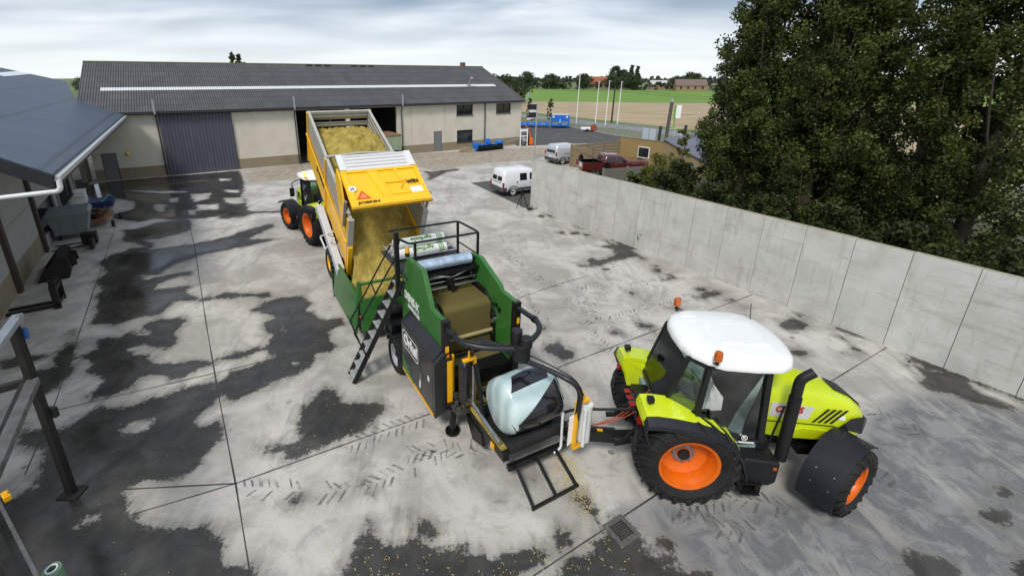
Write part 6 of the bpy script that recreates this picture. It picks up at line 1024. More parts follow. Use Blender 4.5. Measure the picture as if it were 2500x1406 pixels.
# ---- maize: pouring from the trailer into the hopper, and the heap still in the body
def field(name, label, nu, nv, fn, loc, ang):
    g = MB(); P = [fn(i/nu, j/nv) for i in range(nu+1) for j in range(nv+1)]
    g.add(P, [(i*(nv+1)+j, (i+1)*(nv+1)+j, (i+1)*(nv+1)+j+1, i*(nv+1)+j+1) for i in range(nu) for j in range(nv)]); o = g.build(name, MAIZE, None, 180); place(o, loc, ang); tag(o, label, 'maize', None, 'stuff'); return o
from mathutils import noise as mn
def lerp(T_, x):
    for (a, p), (b, q) in zip(T_, T_[1:]):
        if x <= b: return p+(q-p)*(x-a)/(b-a)
    return T_[-1][1]
PR = [(4.18, 1.18), (4.5, 1.32), (5.0, 1.45), (5.5, 1.72), (5.9, 2.25), (6.3, 2.85), (6.9, 3.3), (7.6, 3.55)]
def pour(a, b):
    u = 4.18+3.4*a; hw = lerp([(4.18, 1.44), (5.3, 1.44), (5.9, 1.16), (7.6, 1.14)], u); v = 1.0-hw+2*hw*b; x = abs(b-.5)*2
    w = lerp(PR, u)-(.16*x**3 if u > 5.4 else .1*x**4)+.13*mn.noise((u*1.3, v*1.3, 2))+.06*mn.noise((u*4, v*4, 5))+.045*mn.noise((u*9, v*9, 9))+.035*mn.noise((u*19, v*19, 4)); return (u, v, w)
field('pouring_maize', 'yellow brown chopped maize sliding from the trailer into the green hopper', 120, 96, pour, CO, CA)
def heap(a, b):
    s = 2.4+4.0*a; v = -1.17+2.34*b; x = (s-4.3)/1.9; top = -.75+.85*math.exp(-x*x*1.3)*(1-.35*(abs(b-.55)*2)**2)
    d = top+.1*mn.noise((s*1.6, v*1.6, 1))+.07*mn.noise((s*5, v*5, 3))+.05*mn.noise((s*12, v*12, 8))+.03*mn.noise((s*22, v*22, 2)); q = MT2 @ Vector((s, 0, d)); return (q.x, v, q.z)
field('maize_heap', 'pale yellow maize heap lying inside the raised trailer body', 110, 80, heap, cworld(TU, TV), CA)

# ================================================================= CARS AND SMALL THINGS
def rring(u0, u1, hw, w, r=.18, n=4):
    r = min(r, hw*.9, (u1-u0)*.45); p = []
    for cx_, cy_, a in ((u1-r, hw-r, 0), (u0+r, hw-r, 90), (u0+r, -hw+r, 180), (u1-r, -hw+r, 270)): p += arc((cx_, cy_), r, a, a+90, n)
    return [(x, y, w) for x, y in p]
SILV = mat('silver_car_paint', (.55, .57, .6), .28, metal=.25, var=.03, coat=.5); VANW = mat('white_car_paint', (.78, .79, .8), .3, var=.03, coat=.4, dirt=(.4, .38, .34), dirt_amt=.15); MAROON = mat('dark_red_car_paint', (.10, .016, .016), .25, var=.08, coat=.6)
BUMP = mat('grey_bumper', (.06, .062, .066), .6, var=.15); CARGL = mat('car_window', (.012, .016, .018), .05, var=.3, spec=.9)
def car_wheels(t, axles, hw, r, rimm):
    for u in axles:
        for s in (1, -1): wheel(t, 'wheel', r, .2, r*.62, (u, s*(hw-.1), r), s, rimm, 0, .07, .05, bolts=0)
def van(label, loc, ang, paint, kind):
    t = thing('van', label, 'van', loc, ang); H_ = 1.82
    R_ = [rring(-.72, 3.4, .8, .32), rring(-.8, 3.5, .85, .5), rring(-.81, 3.47, .865, .85), rring(-.8, 3.3, .86, .98), rring(-.79, 2.75, .855, 1.06), rring(-.75, 2.2, .81, 1.4), rring(-.7, 1.75, .75, 1.66), rring(-.62, 1.5, .68, 1.77), rring(-.4, 1.2, .5, H_)]
    body = MB().loft(R_).build('body', paint, t, 35)
    g = MB()
    for s in (1, -1): pass
    bp = MB().loft([rring(-.86, -.45, .84, .34, .1), rring(-.88, -.45, .87, .45, .1), rring(-.87, -.45, .87, .62, .1)]).build('bumper', BUMP, t, 40)
    def side(pts, name, m, s, off=.006):
        def hw(w): return .865-max(0, w-.98)*.135-max(0, w-1.5)*.12
        MB().sheet([(u, s*(hw(w)+off), w) for u, w in pts], .01*s).build(name, m, t)
    for s in (1, -1):
        if kind == 'double':
            side([(.5, 1.04), (1.08, 1.04), (1.06, 1.52), (.52, 1.52)], 'side_window', CARGL, s); side([(1.3, 1.05), (2.05, 1.05), (1.75, 1.48), (1.3, 1.52)], 'front_window', CARGL, s)
            side([(.35, .42), (2.3, .42), (2.3, .56), (.35, .56)], 'side_trim', BUMP, s); MB().box(.25, .35, s*.865-.008, s*.865+.008, .9, 1.0).build('fuel_flap', BLACK, t)
        else:
            side([(.85, 1.06), (1.3, 1.06), (1.28, 1.52), (.87, 1.52)], 'side_window', CARGL, s); side([(1.45, 1.06), (2.15, 1.06), (1.9, 1.4), (1.45, 1.53)], 'front_window', CARGL, s)
            side([(.55, .5), (2.0, .5), (2.0, .62), (.55, .62)], 'side_trim', BUMP, s); side([(.1, 1.0), (1.3, 1.0), (1.3, 1.03), (.1, 1.03)], 'door_rail', BLACK, s)
        for u in (.45, 1.38, 2.2): side([(u, .4), (u+.012, .4), (u+.012, 1.5), (u, 1.5)], 'panel_gap', BUMP, s, .001)
        for u in (1.28, 1.5): side([(u, .86), (u+.12, .86), (u+.12, .9), (u, .9)], 'door_handle', BUMP if kind == 'double' else SILV, s)
        for u in (0, 2.6): MB().lathe([(.36, -.012), (.42, -.012), (.42, .012), (.36, .012)], (u, s*.852, .3), 1, 24, True).build('wheel_arch', BLACK, t)
        w0, w1 = (.62, .98) if kind == 'double' else (.85, 1.2)
        MB().box(-.83, -.72, *sorted((s*.78, s*.868)), w0, w1).build('tail_lamp', REDL, t, bevel=.01)
        k = MB().box(2.0, 2.15, *sorted((s*.86, s*1.0)), 1.08, 1.26).build('mirror', BLACK, t, bevel=.02)
    def rear(v0, v1, w0, w1): 
        x = lambda w: -.80-.006+max(0, w-.98)*.14; return [(x(w0), v0, w0), (x(w0), v1, w0), (x(w1)+.02, v1*.97, w1), (x(w1)+.02, v0*.97, w1)]
    if kind == 'double':
        for a, b in ((-.62, -.06), (.06, .62)): MB().sheet(rear(a, b, 1.05, 1.6), -.012).build('rear_window', CARGL, t)
        MB().sheet(rear(-.6, .6, .9, .94), -.02).build('rear_trim', BUMP, t); MB().sheet(rear(-.004, .004, .6, 1.65), -.01).build('door_gap', BLACK, t)
    else: MB().sheet(rear(-.62, .62, 1.08, 1.58), -.012).build('rear_window', CARGL, t)
    MB().sheet(rear(-.55, -.1, .68, .8) if kind == 'double' else rear(-.26, .26, .7, .82), -.02).build('number_plate', mat('plate_white', (.75, .74, .72), .5), t)
    car_wheels(t, (0, 2.6), .86, .31, mat('van_wheel', (.6, .6, .6), .4, metal=.3)); return t
van('white van with two small rear door windows parked at the end of the concrete wall', (3.38, 30.85), 25, VANW, 'double')
van('silver grey van with one wide rear window parked beside the timber fence', (9.3, 42.55), 26, SILV, 'single')
t = thing('pickup_truck', 'dark red pickup truck with its bed cover raised, behind the concrete fence', 'pickup', (11.25, 37.4), 3)
b = MB(); b.loft([rring(-1.15, 4.2, .9, .45), rring(-1.2, 4.25, .95, .6), rring(-1.2, 4.25, .96, .95)], True); b.build('body', MAROON, t, 40)
MB().loft([rring(2.55, 4.28, .94, .94), rring(2.55, 4.3, .93, 1.1), rring(2.5, 4.15, .86, 1.22)]).build('bonnet', MAROON, t, 40)
MB().loft([rring(.5, 2.75, .95, .94), rring(.5, 2.7, .95, 1.15), rring(.62, 2.1, .82, 1.6), rring(.72, 1.9, .74, 1.7), rring(.85, 1.75, .6, 1.74)]).build('cab', MAROON, t, 38)
g = MB(); 
for s in (1, -1): g.box(-1.2, .5, *sorted((s*.96, s*.88)), .95, 1.14)
g.box(-1.2, -1.12, -.88, .88, .95, 1.14); g.build('bed_side', MAROON, t); MB().box(-1.12, .5, -.88, .88, .951, .97).build('bed_floor', BLACK, t)
cv = MB(); cv.sheet([(.45, -.9, 1.16), (.45, .9, 1.16), (-1.35, .9, 1.9), (-1.35, -.9, 1.9)], .05); cv.build('bed_cover', mat('dark_red_cover', (.09, .02, .018), .35, var=.1), t, bevel=.01)
for s in (1, -1):
    MB().sheet([(.75, s*.955, 1.12), (1.55, s*.955, 1.12), (1.5, s*.85, 1.55), (.82, s*.85, 1.55)], .012*s).build('rear_door_window', CARGL, t); MB().sheet([(1.62, s*.955, 1.12), (2.4, s*.95, 1.12), (1.98, s*.845, 1.56), (1.6, s*.85, 1.56)], .012*s).build('front_door_window', CARGL, t)
    MB().box(2.1, 2.25, *sorted((s*.95, s*1.13)), 1.15, 1.32).build('mirror', BLACK, t, bevel=.02); MB().box(1.45, 1.6, *sorted((s*.962, s*.985)), .95, 1.0).build('door_handle', STEEL, t); MB().box(-1.22, -1.12, *sorted((s*.8, s*.95)), .7, 1.05).build('tail_lamp', REDL, t); MB().cyl((.75, s*.98, .9), (.75, s*1.06, .9), .28, 18).build('spare_cover', BLACK, t, 40)
MB().sheet([(2.68, -.78, 1.16), (2.68, .78, 1.16), (2.05, .7, 1.6), (2.05, -.7, 1.6)], .012).build('windscreen', CARGL, t); MB().sheet([(.5, -.75, 1.2), (.5, .75, 1.2), (.63, .68, 1.55), (.63, -.68, 1.55)], -.012).build('rear_window', CARGL, t)
MB().lathe([(.1, -.1), (.34, -.1), (.38, 0), (.34, .1), (.1, .1)], (-1.0, -.35, 1.25), 0, 22).build('spare_tyre', RUBBER, t, 40); MB().box(-1.25, -1.21, .1, .6, .75, 1.1).build('number_plate', WHITE, t)
car_wheels(t, (-.1, 3.3), .95, .38, mat('dark_alloy', (.2, .2, .21), .35, metal=.6))
# ---- flag and pole at the barn corner
t = thing('flagpole', 'slim grey flagpole with a torn black and white flag near the barn corner', 'flagpole', (7.3, 43.4)); MB().cyl((0, 0, 0), (0, 0, 5.5), .05, 8).build('pole', GALV, t, 40)
g = MB(); P = []
for i in range(7):
    for j in range(9): a, c = i/6, j/8; P.append((-.04-a*.75-.1*math.sin(c*9)*a, .12*math.sin(a*7+c*5)*a, 5.45-c*1.25-a*.15-.25*a*c))
g.add(P, [(i*9+j, (i+1)*9+j, (i+1)*9+j+1, i*9+j+1) for i in range(6) for j in range(8)])
def flag_mat():
    m = bpy.data.materials.new('flag_cloth'); m.use_nodes = True; nt, N, L = nodes_of(m); b = nt.nodes['Principled BSDF']; b.inputs['Roughness'].default_value = .8; tc = N('ShaderNodeTexCoord'); w = N('ShaderNodeTexWave'); w.wave_type = 'BANDS'; w.bands_direction = 'Z'; w.inputs['Scale'].default_value = .42; w.inputs['Distortion'].default_value = 2.5; w.inputs['Phase Offset'].default_value = 1.2; L(tc.outputs['Object'], w.inputs[0]); r = N('ShaderNodeMapRange'); r.inputs[1].default_value = .78; r.inputs[2].default_value = .82; L(w.outputs['Fac'], r.inputs[0]); x = N('ShaderNodeMix'); x.data_type = 'RGBA'; L(r.outputs[0], x.inputs[0]); x.inputs[6].default_value = (.012, .012, .014, 1); x.inputs[7].default_value = (.6, .6, .58, 1); L(x.outputs[2], b.inputs['Base Color']); return m
g.build('flag', flag_mat(), t, 180)
# ---- camera tripod and the small drone beside it
t = thing('tripod', 'black camera tripod standing on the gravel by the concrete wall end', 'tripod', (3.95, 27.2))
MB().box(-.06, .06, -.05, .05, 1.12, 1.27).cyl((0, 0, .75), (0, 0, 1.12), .03, 8).build('head', BLACK, t)
for k in range(3):
    a = 2*math.pi*k/3+.5; MB().tube([(0, 0, 1.05), (.42*math.cos(a), .42*math.sin(a), 0)], [.035, .02], 8).build('leg', BLACK, t, 40)
t = thing('drone', 'small dark drone with thin arms lying at the foot of the concrete wall', 'drone', (4.35, 26.5, .05), 20)
MB().box(-.14, .14, -.08, .08, .04, .14).build('body', BLACK, t, bevel=.02)
for a in (40, 140, 220, 320): 
    k = MB().tube([(0, 0, .1), (.42*math.cos(rad(a)), .42*math.sin(rad(a)), .12)], .015, 6).build('arm', BLACK, t); MB().cyl((.42*math.cos(rad(a)), .42*math.sin(rad(a)), .12), (.42*math.cos(rad(a)), .42*math.sin(rad(a)), .17), .03, 8).build('motor', BLACK, k)
# ---- blue machines
BLUE = mat('bright_blue_paint', srgb('0F6FD0'), .4, var=.08, coat=.2, dirt=(.06, .07, .09), dirt_amt=.25)
t = thing('cultivator', 'bright blue power harrow parked against the barn wall below the office window', 'cultivator', (3.3, 51.0), 35)
MB().box(-1.75, 1.75, -.3, .25, .42, .62).build('beam', BLUE, t, bevel=.02); r_ = MB().cyl((-1.7, .45, .3), (1.7, .45, .3), .2, 14)
for k in range(12): r_.obox((-1.6+k*.29, .45, .3), (.05, .56, .56), (k*.4, 0, 0))
r_.build('roller', BLACK, t); 
h = MB(); h.prism([(-.45, .62), (-.12, 1.25), (.12, 1.25), (.45, .62)], 1, -.2, .1); h.box(-.2, .2, -.1, .3, .62, .95); h.build('headstock', BLUE, t, bevel=.02)
for s in (-1, 1): MB().prism([(s*1.75, .2), (s*1.85, .2), (s*1.85, .85), (s*1.75, .95), (s*1.3, .8), (s*1.3, .62), (s*1.75, .62)], 1, -.35, .5).build('end_plate', BLUE, t, bevel=.01)
tn = MB()
for k in range(11): tn.box(-1.55+k*.31-.03, -1.55+k*.31+.03, -.06, .06, .05, .42)
tn.build('tines', BLACK, t)
def drill(name, label, loc, ang, w, h, full):
    t = thing(name, label, 'seed drill' if full else 'harrow', loc, ang)
    if full:
        MB().prism([(-.3, 1.0), (.85, 1.0), (.85, 2.0), (-.5, 2.0), (-.55, 1.75)], 0, -w/2, w/2).build('hopper', BLUE, t, bevel=.03); MB().box(-w/2-.05, w/2+.05, -.55, .9, 2.0, 2.1).build('lid', mat('lilac_grey', (.55, .52, .62), .5), t, bevel=.02)
        for s in (-1, 1): MB().box(s*w/2-.12, s*w/2+.12, -.45, .8, .25, 2.0).build('end_frame', BLUE, t, bevel=.02); MB().cyl((s*(w/2-.25), .86, 1.75), (s*(w/2-.25), .9, 1.75), .17, 14).build('round_lamp', mat('lamp_glass', (.8, .75, .6), .2), t)
        MB().prism([(-.4, .5), (.4, .5), (.12, 1.0), (-.12, 1.0)], 1, .5, .8).build('headstock', BLUE, t); MB().box(-.05, .05, .85, .9, .75, 1.4).build('lever', WHITE, t)
    MB().box(-w/2, w/2, -.4, .8, .3, .55).build('frame', BLUE, t, bevel=.02); k = MB()
    for j in range(int(w/.22)): k.obox((-w/2+.12+j*.22, .3, .25), (.06, .9, .45), (0, 0, .1))
    k.build('discs', BLACK, t)
    if not full:
        m = MB()
        for j in range(5): m.obox((-w/2+.5+j*(w-1)/4, .1, .75), (.6, .5, .25), (0, .25*(-1)**j, .2))
        m.build('folding_arm', BLUE, t, bevel=.02)
    return t
drill('seed_drill', 'tall blue seed drill with lilac lid at the right end of the parked machines', (16.4, 74.6), -15, 2.6, 2.1, True); drill('folded_harrow', 'long low blue folded harrow between barn corner and seed drill', (12.3, 75.3), -8, 5.0, 1, False)
t = thing('loose_implement', 'small red brown implement with white drum at the edge of the asphalt lot', 'implement', (19.6, 68.9), 0); MB().box(-1.3, .1, -.35, .35, .25, .65).build('drum', WHITE, t, bevel=.1, seg=4); MB().prism([(.1, .2), (1.2, .2), (.7, 1.15), (.35, .9)], 1, -.4, .4).build('frame', mat('rust_red', (.28, .07, .03), .7, var=.25), t); MB().cyl((-.4, -.42, .22), (-.4, .42, .22), .22, 14).build('wheel', RUBBER, t)
t = thing('orange_mower_arm', 'orange hedge cutter arm folded upright beside the barn corner', 'hedge cutter', (8.5, 54.9), 20); t.scale = (.8, .8, .72); OR2 = mat('machine_orange', srgb('EE6A12'), .4, var=.1)
MB().bar((0, 0, .2), (.15, 0, 2.2), .22, .18).build('arm', OR2, t, bevel=.02); MB().tube(bend([(.15, 0, 2.2), (-.35, 0, 2.9), (-.75, 0, 3.1)], .3), .07, 8).build('arm', OR2, t, 40); MB().box(-.15, .45, -.4, .4, .05, 1.1).build('head', OR2, t, bevel=.04); MB().box(-.6, -.25, -.35, .35, .3, 1.8).build('mast', BLACK, t); MB().tube(bend([(-.3, .2, 1.8), (-.1, .2, 2.8), (.3, .2, 1.5)], .4), .03, 6).build('hose', HOSE, t)
t = thing('white_stand', 'white steel frame with grey motor standing by the barn corner', 'stand', (7.7, 53.9), 20); f = MB()
for x in (-.45, .45): f.box(x-.05, x+.05, -.05, .05, 0, 2.0)
f.box(-.45, .45, -.06, .06, 1.1, 1.2).box(-.45, .45, -.06, .06, 1.7, 1.95); f.build('frame', WHITE, t); MB().cyl((0, -.2, .75), (0, .25, .75), .22, 14).build('motor', GALV, t); MB().bar((-.45, 0, .9), (-2.2, -.1, .62), .06).build('arm', GALV, t)
t = thing('pallet', 'wooden pallet lying beside the blue power harrow', 'pallet', (.85, 49.6), 32); PW = mat('pallet_wood', (.34, .26, .16), .85, var=.25, scale=6)
for y in (-.45, 0, .45): MB().box(-.6, .6, y-.06, y+.06, 0, .1).build('runner', PW, t)
for k in range(6): MB().box(-.6+k*.22, -.46+k*.22, -.5, .5, .1, .13).build('board', PW, t)
t = thing('wooden_crate', 'low open wooden crate resting on the pallet by the barn', 'crate', (.9, 49.65, .132), 32); MB().box(-.5, .5, -.4, -.37, 0, .34).box(-.5, .5, .37, .4, 0, .34).build('side', PW, t); MB().box(-.5, -.47, -.37, .37, 0, .34).box(.47, .5, -.37, .37, 0, .34).build('end', PW, t); MB().box(-.47, .47, -.37, .37, .0, .25).build('contents', mat('grey_parts', (.3, .29, .27), .7, var=.4, scale=12), t)
# ---- things along the workshop wall (workshop frame: u away, v to the yard)
def wsp(u, v, w=0):
    a = rad(122); return (-16.59+u*math.cos(a)+v*math.sin(a), 15.42+u*math.sin(a)-v*math.cos(a), w)
t = thing('waste_container', 'large grey blue lidded waste container on wheels by the workshop wall', 'container', wsp(7.0, .85), 122); GRB = mat('grey_blue_plastic', (.20, .235, .25), .5, var=.1, dirt=(.12, .12, .11), dirt_amt=.4)
MB().loft([[(-.5, -.62, .25), (.5, -.62, .25), (.5, .62, .25), (-.5, .62, .25)], [(-.62, -.85, 1.25), (.62, -.85, 1.25), (.62, .85, 1.25), (-.62, .85, 1.25)]]).build('tub', GRB, t, bevel=.03)
for k in (-.28, .28): MB().add([(-.52-.0, k-.02, .3), (-.52, k+.02, .3), (-.635, k+.02, 1.2), (-.635, k-.02, 1.2), (-.5, k-.02, .3), (-.5, k+.02, .3), (-.6, k+.02, 1.2), (-.6, k-.02, 1.2)], [(0, 1, 2, 3), (4, 7, 6, 5), (0, 4, 5, 1), (1, 5, 6, 2), (2, 6, 7, 3), (3, 7, 4, 0)]).build('rib', GRB, t)
li = MB().loft([[(-.66, y, 1.25) for y in (-.9, .9)]+[(.66, y, 1.25) for y in (.9, -.9)], [(-.66, y, 1.33) for y in (-.9, .9)]+[(.66, y, 1.4) for y in (.9, -.9)], [(-.45, y, 1.42) for y in (-.8, .8)]+[(.6, y, 1.52) for y in (.8, -.8)]]).build('lid', GRB, t, bevel=.02)
for x in (-.4, .4):
    for y in (-.5, .5): MB().cyl((x, y-.04, .12), (x, y+.04, .12), .12, 12).build('wheel', BLACK, t)
t = thing('loader_bucket', 'black loader bucket resting on the concrete below the workshop window', 'bucket', wsp(1.6, .9), 35); bk = [(-.55, .02), (.5, .02), (.62, .35), (.55, .85), (.2, .95)]; nb = len(bk)
f = MB()
for i in range(nb-1): f.sheet([(bk[i][0], -1.0, bk[i][1]), (bk[i][0], 1.0, bk[i][1]), (bk[i+1][0], 1.0, bk[i+1][1]), (bk[i+1][0], -1.0, bk[i+1][1])], .03)
BKM = mat('worn_black_steel', (.018, .016, .015), .4, metal=.3, var=.4, dirt=(.09, .06, .04), dirt_amt=.3)
f.build('shell', BKM, t); 
for s in (-1, 1): MB().prism(bk, 1, *sorted((s*1.0, s*1.03))).build('side_plate', BKM, t)
MB().box(-.66, -.54, -1.03, 1.03, .015, .04).build('cutting_edge', STEEL, t)
for v in (-.4, .4): MB().prism([(.6, .3), (.85, .4), (.8, .8), (.56, .85)], 1, v-.04, v+.04).build('bracket', BKM, t)
t.scale = (.92, .92, .92)
t = thing('pallet_fork', 'black fork attachment with two tines pointing at the workshop wall', 'fork', wsp(-1.9, 1.5), 122); MB().box(-.5, .5, -.08, .08, .1, .2).box(-.5, .5, -.08, .08, .62, .74).build('frame', BKM, t); 
for s in (-.45, .45): MB().box(s-.05, s+.05, -.1, .1, .0, .85).build('upright', BKM, t)
for s in (-.28, .12): MB().box(s-.06, s+.06, -1.4, -.08, .02, .1).build('tine', BKM, t); MB().cyl((s, 0, .8), (s, 0, 1.0), .12, 10).build('mount', BKM, t)
t = thing('mower_deck', 'rusty orange implement with small wheels beside the grey container', 'implement', wsp(8.9, 1.8), 115); RO = mat('rusty_orange', (.27, .10, .045), .75, var=.35, dirt=(.06, .04, .03), dirt_amt=.5)
MB().box(-.9, .9, -.5, .45, .35, .5).build('deck', RO, t, bevel=.02); MB().box(-1.0, .95, -.75, -.55, .6, .7).box(-.9, .95, .2, .3, .65, .75).build('bar', BKM, t); 
for x, y in ((-.8, .7), (.75, .75)): MB().cyl((x, y-.05, .18), (x, y+.05, .18), .18, 14).build('wheel', RUBBER, t, 40)
for k in range(5): MB().obox((-.7+k*.35, -.1+.1*(k % 2), .62), (.2, .3, .3), (0, .3*k, .2)).build('guard', RO if k % 2 else BKM, t, bevel=.01)
t = thing('tine_frame', 'small black frame with bars lying between bucket and container', 'frame', wsp(4.7, 1.2), 122)
for k in range(2): MB().tube([(-.5+k*.7, -.8, .2), (-.5+k*.7, .7, .25)], .03, 6).build('bar', BKM, t)
MB().box(-.6, .6, .6, .72, .05, .5).build('rail', BKM, t); MB().box(.2, .7, .2, .8, .1, .6).build('mount', BKM, t)
t = thing('blue_implement', 'dark blue implement under white boxes by the workshop corner', 'implement', wsp(12.3, 1.5), 122); NV = mat('navy_blue_paint', (.015, .03, .12), .4, var=.2)
MB().box(-.7, .7, -.6, .7, .3, .65).build('body', NV, t, bevel=.05); MB().box(-.5, .5, -.9, -.6, .2, .9).build('mast', NV, t); MB().tube(bend([(-.9, .2, .7), (-.3, .6, 1.0), (.5, .8, .5)], .3), .03, 6).build('hose', mat('cyan_hose', (.05, .25, .4), .4), t)
for q, (dz, lb) in enumerate(((.66, 'lower white box on top of the dark blue implement'), (1.06, 'upper white box stacked above another by the workshop corner'))):
    b_ = thing('storage_box', lb, 'box', wsp(12.0, .75, dz), 122, 'white boxes by the workshop'); MB().box(-.35, .35, -.25, .25, 0, .3).build('tub', WHITE, b_, bevel=.02); MB().box(-.37, .37, -.27, .27, .301, .36).build('lid', WHITE, b_, bevel=.01)
# ---- weathered steel frame close to the camera
RUST = mat('rusty_grey_steel', (.15, .155, .16), .5, metal=.35, var=.3, scale=4, dirt=(.085, .05, .03), dirt_amt=.9, dirt_scale=3); DST = mat('dark_steel', (.022, .021, .02), .55, metal=.3, var=.3, dirt=(.07, .05, .035), dirt_amt=.4)
t = thing('steel_rack', 'tall weathered steel rack with rusty beams close to the camera', 'rack', (-7.55, 6.75), 0)
MB().box(-.065, .065, -.065, .065, 0, 3.75).box(-.2, .2, -.16, .16, 0, .03).box(.0, .14, -.14, -.05, 1.75, 1.95).build('leg', DST, t, bevel=.008)
def beam(name, p, q, a, b, m): MB().bar(p, q, a, b).build(name, m, t, bevel=.006)
V_ = lambda x, y, z: (x+7.55, -(y-6.75), z)
beam('top_beam', V_(-7.62, 6.95, 3.78), V_(-5.6, 3.3, 3.78), .15, .1, mat('pale_steel_beam', (.26, .29, .32), .45, metal=.4, var=.15, scale=3))
beam('rusty_beam', V_(-7.5, 6.72, 2.62), V_(-5.6, 3.6, 2.62), .17, .12, RUST); beam('side_beam', V_(-7.75, 6.85, 2.58), V_(-5.9, 3.9, 2.58), .08, .12, DST); beam('cross_beam', V_(-7.55, 6.8, 2.6), V_(-9.2, 5.6, 2.6), .1, .12, DST)
beam('low_beam', V_(-8.5, 6.05, 1.0), V_(-5.55, 4.0, 1.0), .14, .16, DST); beam('low_rail', V_(-8.2, 6.08, 1.11), V_(-5.6, 4.25, 1.11), .05, .05, RUST); beam('low_beam', V_(-8.9, 5.8, .6), V_(-5.8, 3.6, .6), .3, .1, DST); MB().cyl(V_(-7.52, 6.86, 3.7), V_(-7.52, 6.86, 3.86), .035, 8).build('pin', STEEL, t); MB().box(.02, .1, -.12, -.06, 3.42, 3.62).build('clip', mat('blue_clip', (.02, .1, .3), .5), t)
t = thing('yellow_block', 'small yellow plastic block on the low beam of the steel rack', 'block', (-7.5, 5.71, 1.07), -35); MB().box(-.09, .09, -.05, .05, 0, .1).box(-.05, .05, -.03, .03, .1, .13).build('block', SAFY, t, bevel=.01)
t = thing('green_canister', 'pale green plastic tube canister standing at the bottom left edge', 'canister', (-6.15, 4.85, .0)); GC = mat('pale_green_plastic', (.16, .27, .17), .4, var=.1); MB().lathe([(.0, 0), (.13, 0), (.13, .62), (.12, .66), (.06, .66), (.06, .5), (0, .5)], (0, 0, 0), 2, 24).build('tube', GC, t, 40); MB().lathe([(.06, .66), (.08, .66), (.08, .675), (.06, .675)], (0, 0, 0), 2, 20, True).build('rim', WHITE, t)

# ================================================================= TREES AND FAR PLANTING
def leaf_mat(name, a, b_, trans=.25):
    m = bpy.data.materials.new(name); m.use_nodes = True; nt, N, L = nodes_of(m); nt.nodes.clear(); o = N('ShaderNodeOutputMaterial'); p = N('ShaderNodeBsdfPrincipled'); p.inputs['Roughness'].default_value = .6; p.inputs['Specular IOR Level'].default_value = .25; tl = N('ShaderNodeBsdfTranslucent'); mx = N('ShaderNodeMixShader'); mx.inputs[0].default_value = trans
    at = N('ShaderNodeAttribute'); at.attribute_name = 'tone'; r = N('ShaderNodeMix'); r.data_type = 'RGBA'; L(at.outputs['Fac'], r.inputs[0]); r.inputs[6].default_value = (*a, 1); r.inputs[7].default_value = (*b_, 1)
    L(r.outputs[2], p.inputs['Base Color']); L(r.outputs[2], tl.inputs[0]); L(p.outputs[0], mx.inputs[1]); L(tl.outputs[0], mx.inputs[2]); L(mx.outputs[0], o.inputs[0]); return m
def leaves(name, centres, radii, per, size, m, seed, parent=None, flat=.8, tones=None):
    """leaf-sized faces scattered in clumps"""
    rg = np.random.default_rng(seed); n = len(centres); C_ = np.repeat(centres, per, 0); Rr = np.repeat(radii, per)
    d = rg.normal(size=(n*per, 3)); d /= np.linalg.norm(d, axis=1)[:, None]; r = rg.random(n*per)**.45
    p = C_+d*(Rr*r)[:, None]*np.array([1, 1, flat]); a = rg.normal(size=(n*per, 3)); a /= np.linalg.norm(a, axis=1)[:, None]; b = np.cross(a, rg.normal(size=(n*per, 3))); b /= np.linalg.norm(b, axis=1)[:, None]
    s = (size*(.6+.8*rg.random(n*per)))[:, None]; V = np.stack([p-a*s*.5, p+b*s*.36, p+a*s*.5, p-b*s*.36], 1).reshape(-1, 3).astype('f')
    me = bpy.data.meshes.new(name); k = n*per; me.vertices.add(4*k); me.vertices.foreach_set('co', V.ravel()); me.loops.add(4*k); me.loops.foreach_set('vertex_index', np.arange(4*k, dtype='i')); me.polygons.add(k); me.polygons.foreach_set('loop_start', np.arange(0, 4*k, 4, dtype='i')); me.update(calc_edges=True)
    tn = np.repeat(rg.random(n) if tones is None else tones, per)*.68+rg.random(k)**1.6*.32; at = me.attributes.new('tone', 'FLOAT', 'FACE'); at.data.foreach_set('value', tn.astype('f'))
    me.materials.append(m); o = bpy.data.objects.new(name, me); COL.objects.link(o)
    if parent: o.parent = parent
    return o
BARK = mat('bark', (.07, .055, .04), .9, var=.4, scale=6, stretch=(3, 3, .5), bump=.5, bscale=20)
POP = leaf_mat('poplar_leaf', (.011, .018, .0045), (.145, .18, .043), .35); FARL = leaf_mat('far_leaf', (.030, .045, .020), (.075, .10, .040), .1); BUSHL = leaf_mat('bush_leaf', (.08, .09, .016), (.22, .22, .045), .3)
